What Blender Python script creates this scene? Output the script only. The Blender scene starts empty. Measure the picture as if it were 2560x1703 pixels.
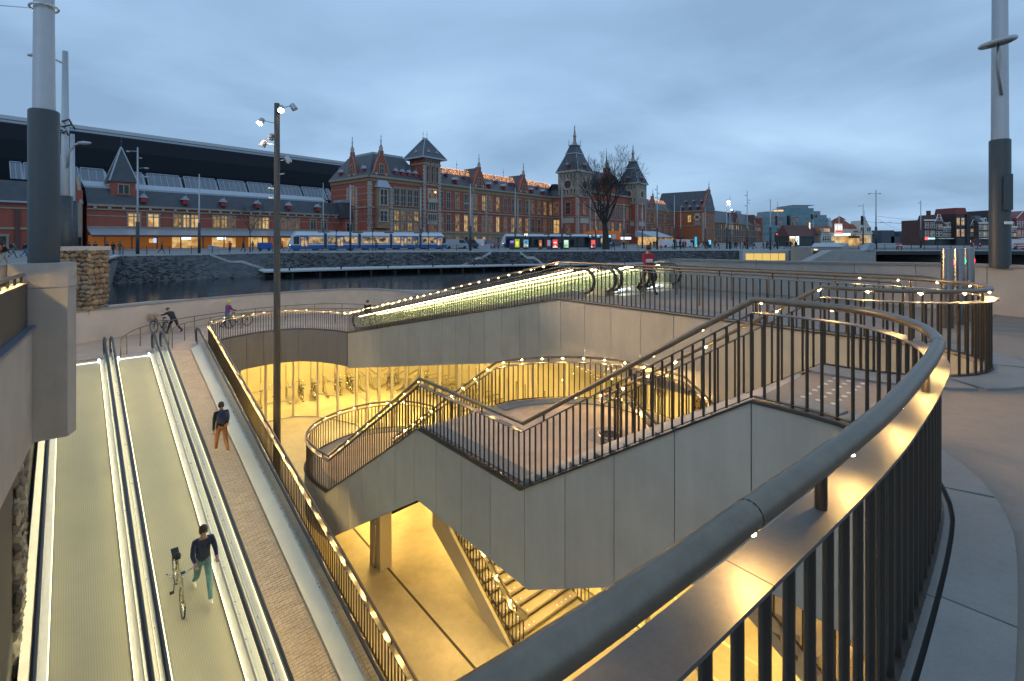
import bpy, bmesh, math, random
from mathutils import Vector, Matrix, geometry
random.seed(7)
sc = bpy.context.scene
COL = sc.collection
PI = math.pi
R = math.radians
# ------------------------------------------------------------------ camera, sky, sun, exposure
EYE, F, CX, HY = 1.9, 1209.0, 1280.0, 600.0          # metres and photograph pixels
cam = bpy.data.cameras.new('camera'); cam.lens = 17; cam.sensor_width = 36; cam.shift_y = -0.0981
cam.clip_start = 0.05; cam.clip_end = 3000
camo = bpy.data.objects.new('camera', cam); COL.objects.link(camo)
camo.location = (0, 0, EYE); camo.rotation_euler = (R(90), 0, 0); sc.camera = camo

def lin(c):
    return tuple(((x/255)/12.92 if x/255 <= .04045 else ((x/255+.055)/1.055)**2.4) for x in c)

w = bpy.data.worlds.new('World'); sc.world = w; w.use_nodes = True
nt = w.node_tree; N = nt.nodes; L = nt.links; N.clear()
out = N.new('ShaderNodeOutputWorld'); bg = N.new('ShaderNodeBackground'); bg.inputs['Strength'].default_value = 0.146
L.new(bg.outputs[0], out.inputs[0])
sky = N.new('ShaderNodeTexSky'); sky.sky_type = 'NISHITA'; sky.sun_disc = False
SUN_EL, SUN_ROT = R(5), R(200)
sky.sun_elevation = SUN_EL; sky.sun_rotation = SUN_ROT; sky.air_density = 1.2; sky.ozone_density = 3
tc = N.new('ShaderNodeTexCoord'); sep = N.new('ShaderNodeSeparateXYZ'); L.new(tc.outputs['Generated'], sep.inputs[0])
def wm(op, a, b=None, clamp=False):
    n = N.new('ShaderNodeMath'); n.operation = op; n.use_clamp = clamp
    for i, v in enumerate((a, b)):
        if v is None: continue
        if isinstance(v, (int, float)): n.inputs[i].default_value = v
        else: L.new(v, n.inputs[i])
    return n.outputs[0]
zz = wm('ADD', wm('MAXIMUM', sep.outputs[2], 0.0), 0.22)
cmb = N.new('ShaderNodeCombineXYZ')
L.new(wm('DIVIDE', sep.outputs[0], zz), cmb.inputs[0]); L.new(wm('DIVIDE', sep.outputs[1], zz), cmb.inputs[1])
mp = N.new('ShaderNodeMapping'); mp.inputs['Scale'].default_value = (0.75, 0.95, 1); mp.inputs['Rotation'].default_value = (0, 0, R(-28)); mp.inputs['Location'].default_value = (3.1, 1.7, 0)
L.new(cmb.outputs[0], mp.inputs[0])
nz = N.new('ShaderNodeTexNoise'); nz.inputs['Scale'].default_value = .95; nz.inputs['Detail'].default_value = 6; nz.inputs['Roughness'].default_value = .5; nz.inputs['Distortion'].default_value = .35
L.new(mp.outputs[0], nz.inputs['Vector'])
cr = N.new('ShaderNodeValToRGB'); e = cr.color_ramp.elements
e[0].position = .34; e[0].color = (*[v*10 for v in lin((126, 155, 186))], 1)
e[1].position = .68; e[1].color = (*[v*10 for v in lin((164, 195, 224))], 1)
m_ = e.new(.5); m_.color = (*[v*10 for v in lin((145, 176, 208))], 1)
L.new(nz.outputs['Fac'], cr.inputs[0])
sk = N.new('ShaderNodeVectorMath'); sk.operation = 'SCALE'; sk.inputs['Scale'].default_value = 0.55
L.new(sky.outputs[0], sk.inputs[0])
mx = N.new('ShaderNodeMixRGB'); mx.inputs[0].default_value = .86
L.new(sk.outputs[0], mx.inputs[1]); L.new(cr.outputs[0], mx.inputs[2]); L.new(mx.outputs[0], bg.inputs[0])
sun = bpy.data.lights.new('sun', 'SUN'); sun.energy = .12; sun.angle = R(40); sun.color = (1, .93, .85)
suno = bpy.data.objects.new('sun', sun); COL.objects.link(suno)
suno.rotation_euler = (R(90)-R(35), 0, R(180)-SUN_ROT)
sc.view_settings.view_transform = 'Standard'; sc.view_settings.look = 'None'
sc.view_settings.exposure = 0; sc.view_settings.gamma = 1; sc.view_settings.use_curve_mapping = False
FLOOD_W = 11500
cy = sc.cycles
cy.use_denoising = True; cy.max_bounces = 6; cy.diffuse_bounces = 3; cy.glossy_bounces = 3; cy.transmission_bounces = 4
cy.transparent_max_bounces = 24; cy.sample_clamp_indirect = 4; cy.caustics_reflective = False; cy.caustics_refractive = False
cy.blur_glossy = .8

# ------------------------------------------------------------------ materials
MAT = {}
def M(name, col=(.5, .5, .5), rough=.6, metal=0., noise=None, bump=None, emit=None, estr=1., spec=.5, vor=None, wave=None, stretch=None, rand=0., fine=None):
    if name in MAT: return MAT[name]
    m = bpy.data.materials.new(name); MAT[name] = m; m.use_nodes = True
    t = m.node_tree; n = t.nodes; l = t.links
    b = n['Principled BSDF']
    b.inputs['Base Color'].default_value = (*col, 1); b.inputs['Roughness'].default_value = rough; b.inputs['Metallic'].default_value = metal
    b.inputs['Specular IOR Level'].default_value = spec
    if emit:
        b.inputs['Emission Color'].default_value = (*emit, 1); b.inputs['Emission Strength'].default_value = estr
    tcn = None
    def coord():
        nonlocal tcn
        if tcn is None:
            g = n.new('ShaderNodeTexCoord'); mpn = n.new('ShaderNodeMapping'); l.new(g.outputs['Object'], mpn.inputs[0])
            if stretch: mpn.inputs['Scale'].default_value = stretch
            tcn = mpn.outputs[0]
        return tcn
    src = None
    if noise:
        scl, amt = noise[0], noise[1]
        a = n.new('ShaderNodeTexNoise'); a.inputs['Scale'].default_value = scl; a.inputs['Detail'].default_value = 8; a.inputs['Roughness'].default_value = .62
        l.new(coord(), a.inputs['Vector'])
        r = n.new('ShaderNodeValToRGB'); r.color_ramp.elements[0].position = .28; r.color_ramp.elements[1].position = .74
        r.color_ramp.elements[0].color = (*[c*(1-amt) for c in col], 1); r.color_ramp.elements[1].color = (*[min(1, c*(1+amt)) for c in col], 1)
        l.new(a.outputs['Fac'], r.inputs[0]); src = r.outputs[0]
        rr = n.new('ShaderNodeMapRange'); rr.inputs[3].default_value = max(0.03, rough-.12); rr.inputs[4].default_value = min(1, rough+.12)
        l.new(a.outputs['Fac'], rr.inputs[0]); l.new(rr.outputs[0], b.inputs['Roughness'])
    def scale_by(val, lo, hi):
        nonlocal src
        r = n.new('ShaderNodeMapRange'); r.inputs[3].default_value = lo; r.inputs[4].default_value = hi; l.new(val, r.inputs[0])
        mm = n.new('ShaderNodeVectorMath'); mm.operation = 'SCALE'
        if src is not None: l.new(src, mm.inputs[0])
        else: mm.inputs[0].default_value = col
        l.new(r.outputs[0], mm.inputs['Scale']); src = mm.outputs[0]
    if rand:
        oi = n.new('ShaderNodeObjectInfo'); scale_by(oi.outputs['Random'], 1-rand, 1+rand)
    if fine:
        for scl, amt, st_ in fine:
            mp2 = n.new('ShaderNodeMapping'); g2 = n.new('ShaderNodeTexCoord'); l.new(g2.outputs['Object'], mp2.inputs[0]); mp2.inputs['Scale'].default_value = st_
            a = n.new('ShaderNodeTexNoise'); a.inputs['Scale'].default_value = scl; a.inputs['Detail'].default_value = 5; a.inputs['Roughness'].default_value = .7; l.new(mp2.outputs[0], a.inputs['Vector']); scale_by(a.outputs['Fac'], 1-2*amt, 1+2*amt)
    if vor:
        scl, amt = vor
        v = n.new('ShaderNodeTexVoronoi'); v.inputs['Scale'].default_value = scl; l.new(coord(), v.inputs['Vector'])
        bw = n.new('ShaderNodeRGBToBW'); l.new(v.outputs['Color'], bw.inputs[0])
        r = n.new('ShaderNodeMapRange'); r.inputs[3].default_value = 1-amt; r.inputs[4].default_value = 1+amt; l.new(bw.outputs[0], r.inputs[0])
        mm = n.new('ShaderNodeVectorMath'); mm.operation = 'SCALE'
        if src is not None: l.new(src, mm.inputs[0])
        else: mm.inputs[0].default_value = col
        l.new(r.outputs[0], mm.inputs['Scale']); src = mm.outputs[0]
    if wave:
        scl, amt, ax = wave
        v = n.new('ShaderNodeTexWave'); v.bands_direction = ax; v.inputs['Scale'].default_value = scl; l.new(coord(), v.inputs['Vector'])
        r = n.new('ShaderNodeMapRange'); r.inputs[3].default_value = 1-amt; r.inputs[4].default_value = 1+amt; l.new(v.outputs['Fac'], r.inputs[0])
        mm = n.new('ShaderNodeVectorMath'); mm.operation = 'SCALE'
        if src is not None: l.new(src, mm.inputs[0])
        else: mm.inputs[0].default_value = col
        l.new(r.outputs[0], mm.inputs['Scale']); src = mm.outputs[0]
    if src is not None: l.new(src, b.inputs['Base Color'])
    if bump:
        a = n.new('ShaderNodeTexNoise'); a.inputs['Scale'].default_value = bump[0]; a.inputs['Detail'].default_value = 6; l.new(coord(), a.inputs['Vector'])
        bp = n.new('ShaderNodeBump'); bp.inputs['Strength'].default_value = bump[1]; bp.inputs['Distance'].default_value = bump[2] if len(bump) > 2 else .01
        l.new(a.outputs['Fac'], bp.inputs['Height']); l.new(bp.outputs[0], b.inputs['Normal'])
    return m
def EM(name, col, s):
    return M(name, (.02, .02, .02), .5, emit=col, estr=s)
def facing_fresnel(n, l, ior):
    """Schlick reflectance of a thin pane, alike from both sides"""
    f0 = ((ior-1)/(ior+1))**2*1.6
    lw = n.new('ShaderNodeLayerWeight'); lw.inputs[0].default_value = .5
    pw = n.new('ShaderNodeMath'); pw.operation = 'POWER'; pw.inputs[1].default_value = 5; l.new(lw.outputs['Facing'], pw.inputs[0])
    mr = n.new('ShaderNodeMapRange'); mr.inputs[3].default_value = f0; mr.inputs[4].default_value = .75; l.new(pw.outputs[0], mr.inputs[0])
    return mr.outputs[0]
def thin_glass(name, tint=(.9, .95, .93), gl=.12, rough=.02, ior=1.45):
    if name in MAT: return MAT[name]
    m = bpy.data.materials.new(name); MAT[name] = m; m.use_nodes = True
    t = m.node_tree; n = t.nodes; l = t.links; n.clear()
    o = n.new('ShaderNodeOutputMaterial'); tr = n.new('ShaderNodeBsdfTransparent'); tr.inputs[0].default_value = (*tint, 1)
    g = n.new('ShaderNodeBsdfGlossy'); g.inputs['Roughness'].default_value = rough
    fr = facing_fresnel(n, l, ior)
    ad = n.new('ShaderNodeMath'); ad.operation = 'ADD'; ad.inputs[1].default_value = gl*.3; l.new(fr, ad.inputs[0])
    mxx = n.new('ShaderNodeMixShader'); l.new(ad.outputs[0], mxx.inputs[0]); l.new(tr.outputs[0], mxx.inputs[1]); l.new(g.outputs[0], mxx.inputs[2])
    l.new(mxx.outputs[0], o.inputs[0])
    return m

def opal_glass(name):
    m = bpy.data.materials.new(name); MAT[name] = m; m.use_nodes = True
    t = m.node_tree; n = t.nodes; l = t.links; n.clear()
    o = n.new('ShaderNodeOutputMaterial'); tr = n.new('ShaderNodeBsdfTransparent'); tr.inputs[0].default_value = (.97, .99, .95, 1)
    d = n.new('ShaderNodeBsdfDiffuse'); d.inputs[0].default_value = (.74, .80, .58, 1); tl = n.new('ShaderNodeBsdfTranslucent'); tl.inputs[0].default_value = (.74, .80, .58, 1)
    g = n.new('ShaderNodeBsdfGlossy'); g.inputs['Roughness'].default_value = .06
    a = n.new('ShaderNodeMixShader'); a.inputs[0].default_value = .5; l.new(d.outputs[0], a.inputs[1]); l.new(tl.outputs[0], a.inputs[2])
    b = n.new('ShaderNodeMixShader'); b.inputs[0].default_value = .19; l.new(tr.outputs[0], b.inputs[1]); l.new(a.outputs[0], b.inputs[2])
    fr = facing_fresnel(n, l, 1.35)
    c = n.new('ShaderNodeMixShader'); l.new(fr, c.inputs[0]); l.new(b.outputs[0], c.inputs[1]); l.new(g.outputs[0], c.inputs[2]); l.new(c.outputs[0], o.inputs[0])
    return m

# ------------------------------------------------------------------ mesh helpers
class MB:
    def __init__(s): s.v = []; s.f = []; s.m = []
    def add(s, vs, fs, m=0):
        o = len(s.v); s.v += [Vector(p) for p in vs]
        for f in fs: s.f.append([i+o for i in f]); s.m.append(m)
    def box(s, c, d, rz=0, m=0, rot=None):
        x, y, z = d[0]/2, d[1]/2, d[2]/2
        Rm = rot if rot is not None else Matrix.Rotation(rz, 3, 'Z')
        vs = [Vector(c)+Rm @ Vector((a*x, b*y, e_*z)) for a, b, e_ in ((-1,-1,-1),(1,-1,-1),(1,1,-1),(-1,1,-1),(-1,-1,1),(1,-1,1),(1,1,1),(-1,1,1))]
        s.add(vs, [(3,2,1,0),(4,5,6,7),(0,1,5,4),(1,2,6,5),(2,3,7,6),(3,0,4,7)], m); return s
    def b2(s, a, b, m=0):
        return s.box([(a[i]+b[i])/2 for i in range(3)], [abs(b[i]-a[i]) for i in range(3)], 0, m)
    def prism(s, poly, ext, m=0):
        n = len(poly); p = [Vector(q) for q in poly]; e_ = Vector(ext)
        s.add(p+[q+e_ for q in p], [tuple(range(n-1, -1, -1)), tuple(range(n, 2*n))]+[(i, (i+1) % n, n+(i+1) % n, n+i) for i in range(n)], m); return s
    def flat(s, poly2, z, m=0, zb=None):
        """filled polygon (possibly concave) at z; with zb also the sides and the underside"""
        tr = geometry.tessellate_polygon([[Vector((p[0], p[1], 0)) for p in poly2]])
        up = []
        for t in tr:
            a, b, c = [Vector((poly2[i][0], poly2[i][1])) for i in t]
            up.append(tuple(t) if (b-a).cross(c-a) > 0 else (t[0], t[2], t[1]))
        zs = z if isinstance(z, (list, tuple)) else [z]*len(poly2)
        s.add([(p[0], p[1], zs[i]) for i, p in enumerate(poly2)], up, m)
        if zb is not None:
            n = len(poly2)
            s.add([(p[0], p[1], zb) for p in poly2], [(t[0], t[2], t[1]) for t in up], m)
            ar = sum(poly2[i][0]*poly2[(i+1) % n][1]-poly2[(i+1) % n][0]*poly2[i][1] for i in range(n))
            for i in range(n):
                j = (i+1) % n
                q = [(*poly2[i][:2], zb), (*poly2[j][:2], zb), (*poly2[j][:2], zs[j]), (*poly2[i][:2], zs[i])]
                s.add(q if ar > 0 else q[::-1], [(0,1,2,3)], m)
        return s
    def tube(s, pts, r, n=8, m=0, closed=False, cap=True):
        P = [Vector(p) for p in pts]; k = len(P)
        rs = r if isinstance(r, (list, tuple)) else [r]*k
        T = []
        for i in range(k):
            a = P[(i-1) % k] if (closed or i > 0) else P[i]; b = P[(i+1) % k] if (closed or i < k-1) else P[i]
            T.append((b-a).normalized())
        up = Vector((0, 0, 1)) if abs(T[0].z) < .9 else Vector((1, 0, 0))
        u = T[0].cross(up).normalized(); vs = []
        for i in range(k):
            u = (u-T[i]*u.dot(T[i])).normalized(); w_ = T[i].cross(u)
            for j in range(n):
                a = 2*PI*j/n; vs.append(P[i]+(u*math.cos(a)+w_*math.sin(a))*rs[i])
        fs = [(i*n+j, i*n+(j+1) % n, ((i+1) % k)*n+(j+1) % n, ((i+1) % k)*n+j) for i in range(k if closed else k-1) for j in range(n)]
        if cap and not closed: fs += [tuple(range(n-1, -1, -1)), tuple((k-1)*n+j for j in range(n))]
        s.add(vs, fs, m); return s
    def lathe(s, prof, c=(0,0,0), n=16, m=0, cap=True):
        c = Vector(c); vs = [c+Vector((r_*math.cos(2*PI*j/n), r_*math.sin(2*PI*j/n), z)) for r_, z in prof for j in range(n)]
        k = len(prof); fs = [(i*n+j, i*n+(j+1) % n, (i+1)*n+(j+1) % n, (i+1)*n+j) for i in range(k-1) for j in range(n)]
        if cap: fs += [tuple(range(n-1, -1, -1)), tuple((k-1)*n+j for j in range(n))]
        s.add(vs, fs, m); return s
    def sweep(s, pts, prof, m=0, closed=False):
        """profile (lateral to the right of travel, up) swept along a path, kept upright"""
        P = [Vector(p) for p in pts]; k = len(P); n = len(prof); vs = []
        for i in range(k):
            a = P[(i-1) % k] if (closed or i > 0) else None; b = P[(i+1) % k] if (closed or i < k-1) else None
            d1 = (P[i]-a).xy.normalized() if a is not None else None; d2 = (b-P[i]).xy.normalized() if b is not None else None
            if d1 is None: d1 = d2
            if d2 is None: d2 = d1
            t = (d1+d2)
            t = t.normalized() if t.length > 1e-6 else d1
            sc_ = 1/max(.35, t.dot(d1)); nr = Vector((t.y, -t.x))*sc_
            for (x, z) in prof: vs.append(Vector((P[i].x+nr.x*x, P[i].y+nr.y*x, P[i].z+z)))
        fs = [(i*n+j, ((i+1) % k)*n+j, ((i+1) % k)*n+(j+1) % n, i*n+(j+1) % n) for i in range(k if closed else k-1) for j in range(n)]
        if not closed: fs += [tuple(range(n)), tuple((k-1)*n+j for j in range(n-1, -1, -1))]
        s.add(vs, fs, m); return s
    def blob(s, c, r, m=0, jit=.2, rnd=random):
        ph = (1+5**.5)/2
        vs = [(-1,ph,0),(1,ph,0),(-1,-ph,0),(1,-ph,0),(0,-1,ph),(0,1,ph),(0,-1,-ph),(0,1,-ph),(ph,0,-1),(ph,0,1),(-ph,0,-1),(-ph,0,1)]
        fs = [(0,11,5),(0,5,1),(0,1,7),(0,7,10),(0,10,11),(1,5,9),(5,11,4),(11,10,2),(10,7,6),(7,1,8),(3,9,4),(3,4,2),(3,2,6),(3,6,8),(3,8,9),(4,9,5),(2,4,11),(6,2,10),(8,6,7),(9,8,1)]
        r3 = r if isinstance(r, (tuple, list)) else (r, r, r)
        s.add([(c[0]+v[0]/1.9*r3[0]*(1+rnd.uniform(-jit, jit)), c[1]+v[1]/1.9*r3[1]*(1+rnd.uniform(-jit, jit)), c[2]+v[2]/1.9*r3[2]*(1+rnd.uniform(-jit, jit))) for v in vs], fs, m); return s
    def mesh(s, name, mats, smooth=False, fix=True):
        me = bpy.data.meshes.new(name); me.from_pydata([tuple(v) for v in s.v], [], s.f)
        for mm in (mats if isinstance(mats, (list, tuple)) else [mats]): me.materials.append(mm)
        me.polygons.foreach_set('material_index', s.m)
        if smooth: me.polygons.foreach_set('use_smooth', [True]*len(me.polygons))
        me.validate()
        if fix:
            bm = bmesh.new(); bm.from_mesh(me); bmesh.ops.recalc_face_normals(bm, faces=bm.faces); bm.to_mesh(me); bm.free()
        if smooth == 'auto':
            try: me.set_sharp_from_angle(angle=R(38))
            except Exception: pass
        me.update(); return me
    def build(s, name, mats, parent=None, smooth=False, fix=True):
        return link(name, s.mesh(name, mats, smooth, fix), parent)
ID = [[1,0,0,0],[0,1,0,0],[0,0,1,0],[0,0,0,1]]
WORLD = {}
def thing(name, label, cat, loc=(0,0,0), rz=0, group=None, world=True, kind=None):
    """an Empty at the base of a thing; children are given in world coordinates (world=True) or in the thing's own"""
    o = bpy.data.objects.new(name, None); COL.objects.link(o); o.empty_display_size = .2
    o.location = loc; o.rotation_euler = (0, 0, rz)
    tag(o, label, cat, group, kind)
    if world: WORLD[o.name] = (Matrix.Translation(Vector(loc)) @ Matrix.Rotation(rz, 4, 'Z')).inverted()
    return o
def link(name, me, parent=None, mat=None):
    o = bpy.data.objects.new(name, me); COL.objects.link(o)
    if parent is not None:
        o.parent = parent
        if parent.name in WORLD: o.matrix_parent_inverse = WORLD[parent.name]
    if mat is not None: o.matrix_basis = mat
    return o
def tag(o, label=None, cat=None, group=None, kind=None):
    if label: o['label'] = label
    if cat: o['category'] = cat
    if group: o['group'] = group
    if kind: o['kind'] = kind
    return o
def struct(o): o['kind'] = 'structure'; return o
def copy_tree(root, loc=None, rz=None, label=None, group=None, scale=None):
    def rec(o, par):
        c = o.copy(); COL.objects.link(c)
        if par is not None: c.parent = par
        for ch in o.children: rec(ch, c)
        return c
    c = rec(root, None)
    if loc is not None: c.location = loc
    if rz is not None: c.rotation_euler = (0, 0, rz)
    if label: c['label'] = label
    if group: c['group'] = group
    if scale: c.scale = (scale,)*3
    return c
def resample(pts, ds, start=0., end=None, at=None):
    """points every ds of plan length (all coordinates interpolated) -> list of (arc, tuple, tangent)"""
    acc = [0.]
    for a, b in zip(pts, pts[1:]): acc.append(acc[-1]+math.hypot(b[0]-a[0], b[1]-a[1]))
    tot = acc[-1] if end is None else end
    if at is None:
        at = []; x = start
        while x <= tot+1e-6: at.append(x); x += ds
    res = []; i = 0
    for x in at:
        x = min(max(x, 0), acc[-1])
        i = 0
        while i < len(pts)-2 and acc[i+1] < x: i += 1
        seg = acc[i+1]-acc[i]; k = (x-acc[i])/seg if seg > 1e-9 else 0
        a, b = pts[i], pts[i+1]
        res.append((x, tuple(a[j]+(b[j]-a[j])*k for j in range(len(a))), Vector((b[0]-a[0], b[1]-a[1])).normalized()))
    return res
def plen(pts): return sum(math.hypot(b[0]-a[0], b[1]-a[1]) for a, b in zip(pts, pts[1:]))
def smoothp(ctrl, n=6):
    """Catmull-Rom through control points"""
    P = [Vector(c) for c in ctrl]; o = []
    for i in range(len(P)-1):
        p0 = P[max(i-1, 0)]; p1 = P[i]; p2 = P[i+1]; p3 = P[min(i+2, len(P)-1)]
        for k in range(n):
            t = k/n; o.append(.5*((2*p1)+(p2-p0)*t+(2*p0-5*p1+4*p2-p3)*t*t+(3*p1-p0-3*p2+p3)*t**3))
    o.append(P[-1]); return [tuple(p) for p in o]
# ------------------------------------------------------------------ places
O_ = Vector((2.88, 5.76)); D_ = Vector((-.651, .759)); N_ = Vector((.759, .651))
def W(s, t, z=0.):
    p = O_+D_*s+N_*t; return (p.x, p.y, z)
R0 = Vector((-15.5, 24.8)); RD = Vector((-.675, .738)); RM = Vector((-.738, -.675))
def RF(q, w_, z=0.):
    p = R0-RD*q+RM*w_; return (p.x, p.y, z)
def GP(px, py, z=0.):
    Y = (EYE-z)*F/(py-HY); return Vector(((px-CX)/F*Y, Y, z))
def PX(px, py, Y): return Vector(((px-CX)/F*Y, Y, EYE+(HY-py)*Y/F))
ZL, ZP, ZQ, ZB, ZW = -3.6, -2.65, -6.6, -9.1, -3.2       # ramp landing, stair landings, basement floor, water
# ------------------------------------------------------------------ material list
YEL = (1.0, .63, .15); LEDC = (1.0, .60, .19); WARMW = (1.0, .86, .46)
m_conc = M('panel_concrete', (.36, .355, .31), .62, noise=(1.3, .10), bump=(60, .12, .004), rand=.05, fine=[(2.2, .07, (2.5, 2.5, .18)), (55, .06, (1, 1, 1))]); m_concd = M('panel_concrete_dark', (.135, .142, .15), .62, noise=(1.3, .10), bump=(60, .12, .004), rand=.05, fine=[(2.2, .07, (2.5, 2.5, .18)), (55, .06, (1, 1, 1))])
m_conc2 = M('cast_concrete', (.34, .33, .31), .7, noise=(1.2, .12), bump=(40, .2, .004), fine=[(1.6, .08, (2.2, 2.2, .25)), (45, .05, (1, 1, 1))])
m_beige = M('beige_concrete', (.48, .42, .36), .7, noise=(.8, .12), bump=(30, .2, .004))
m_dark = M('dark_joint', (.02, .02, .02), .9)
m_plaza = M('plaza_concrete', (.225, .185, .152), .75, noise=(.8, .16), bump=(90, .35, .004), fine=[(6, .10, (1, 1, 1)), (70, .13, (1, 1, 1))])
m_kerb = M('kerb_concrete', (.235, .222, .205), .7, noise=(2.2, .14), bump=(70, .25, .004), rand=.05, fine=[(9, .08, (1, 1, 1)), (80, .10, (1, 1, 1))])
m_land = M('landing_paving', (.42, .325, .25), .7, fine=[(7, .10, (1, 1, 1)), (60, .10, (1, 1, 1))], noise=(1.2, .2), bump=(60, .2, .003))
m_step = M('step_concrete', (.40, .36, .31), .7, noise=(3, .12), bump=(70, .2, .003))
m_floor = M('basement_concrete', (.40, .365, .30), .5, fine=[(3.5, .10, (1, 1, 1)), (22, .07, (1, 1, 1))], noise=(.5, .26), bump=(25, .15, .004))
m_bar = M('bronze_bar', (.075, .064, .052), .42, .75, noise=(6, .12))
m_cap = M('bronze_flat', (.12, .115, .11), .56, .35, noise=(7, .14), fine=[(90, .10, (1, 1, .2)), (14, .08, (1, 1, 1))], bump=(220, .05, .001))
m_rail = M('bronze_handrail', (.20, .165, .125), .42, .75, noise=(9, .18), fine=[(60, .09, (1, 1, 1))], bump=(160, .06, .002))
m_led = EM('led_warm', LEDC, 5200)
m_lamp = EM('ceiling_lamp_warm', YEL, 56)
m_steel = M('brushed_steel', (.56, .55, .52), .3, .9, noise=(8, .1), stretch=(1, 1, 1))
m_steeld = M('steel_deck', (.72, .70, .64), .42, .2, noise=(6, .05))
m_rubber = M('black_rubber', (.03, .034, .042), .38)
m_pallet = M('pallet_belt', (.36, .33, .235), .5, .35, noise=(1.0, .10))
m_ledw = EM('led_strip_white', WARMW, 25); m_ledl = EM('led_line_white', WARMW, 3.5)
m_ledb = EM('comb_light_blue', (.72, .88, 1.0), 5)
m_yell = M('yellow_paint_glow', (.75, .52, .05), .5, emit=(.9, .6, .1), estr=.25)  # painted comb line with a faint glow put into its colour, not a lamp
m_glass = thin_glass('clear_glass'); m_cglass = thin_glass('balustrade_glass', (.97, .985, .97), 0, .05, 1.18); m_gglass = opal_glass('green_glass')
m_brick = M('brick_paver', (.34, .285, .245), .8, rand=.12, fine=[(2.5, .12, (1, 1, 1))], noise=(14, .2), bump=(80, .3, .004))
m_mortar = M('paving_joint', (.14, .12, .105), .9)
m_white = M('white_paint', (.78, .76, .70), .45, noise=(3, .06))
m_mull = M('steel_mullion', (.62, .58, .48), .4, .5)
m_grit = M('dark_slot', (.03, .028, .025), .7)
m_wallin = M('basement_wall', (.52, .48, .40), .7, noise=(.7, .12))
m_gold = M('gold_panel', (.62, .48, .16), .35, .8, noise=(5, .1))
m_stones = [M('field_stone_%s' % k, c, .85, noise=(9, .22), bump=(30, .5, .01)) for k, c in (('tan', (.25, .185, .11)), ('brown', (.17, .12, .075)), ('buff', (.32, .24, .15)), ('grey', (.19, .16, .125)))]
m_slate = [M('split_stone_%s' % k, c, .8, noise=(10, .3), bump=(26, .6, .015)) for k, c in (('grey', (.17, .155, .13)), ('dark', (.085, .08, .07)), ('pale', (.30, .275, .23)))]
m_void = M('dark_wall', (.05, .05, .05), .9)

# ------------------------------------------------------------------ walls made of panels
def normals(pts, closed=False):
    o = []; k = len(pts)
    for i in range(k):
        a = pts[i-1] if i > 0 else None; b = pts[i+1] if i < k-1 else None
        d1 = Vector((pts[i][0]-a[0], pts[i][1]-a[1])).normalized() if a else None
        d2 = Vector((b[0]-pts[i][0], b[1]-pts[i][1])).normalized() if b else None
        d1 = d1 or d2; d2 = d2 or d1; t = (d1+d2).normalized(); o.append(Vector((t.y, -t.x))/max(.4, t.dot(d1)))
    return o
def strip(mb, pts, nr, l0, l1, m=0):
    vs = []
    for p, n in zip(pts, nr):
        for l_, z in ((l0, p[3]), (l1, p[3]), (l1, p[2]), (l0, p[2])): vs.append((p[0]+n.x*l_, p[1]+n.y*l_, z))
    k = len(pts); fs = [(i*4+j, (i+1)*4+j, (i+1)*4+(j+1) % 4, i*4+(j+1) % 4) for i in range(k-1) for j in range(4)]
    fs += [(0, 1, 2, 3), ((k-1)*4+3, (k-1)*4+2, (k-1)*4+1, (k-1)*4)]
    mb.add(vs, fs, m)
def panel_wall(th, path, face=.07, core=-.2, pw=1.0, start=0., mat=None, gap=.007):
    """face: lateral offset of the panel face (+ right of travel); core: how far the core goes the other way"""
    mb = MB(); strip(mb, path, normals(path), core, face*.55); mb.build('wall_core', [m_dark], th)
    tot = plen(path); acc = [0.]
    for a, b in zip(path, path[1:]): acc.append(acc[-1]+math.hypot(b[0]-a[0], b[1]-a[1]))
    a = start-pw if start > 0 else 0.
    while a < tot-.05:
        b = min(a+pw, tot); a0 = max(a, 0)
        at = sorted(set([a0+gap]+[x for x in acc if a0+gap+.01 < x < b-gap-.01]+[b-gap]))
        if b-a0 > .05:
            P = [r[1] for r in resample(path, 1, at=at)]
            mb = MB(); strip(mb, P, normals(P), face*.55, face); mb.build('wall_panel', [mat or m_conc], th)
        a = b
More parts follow.
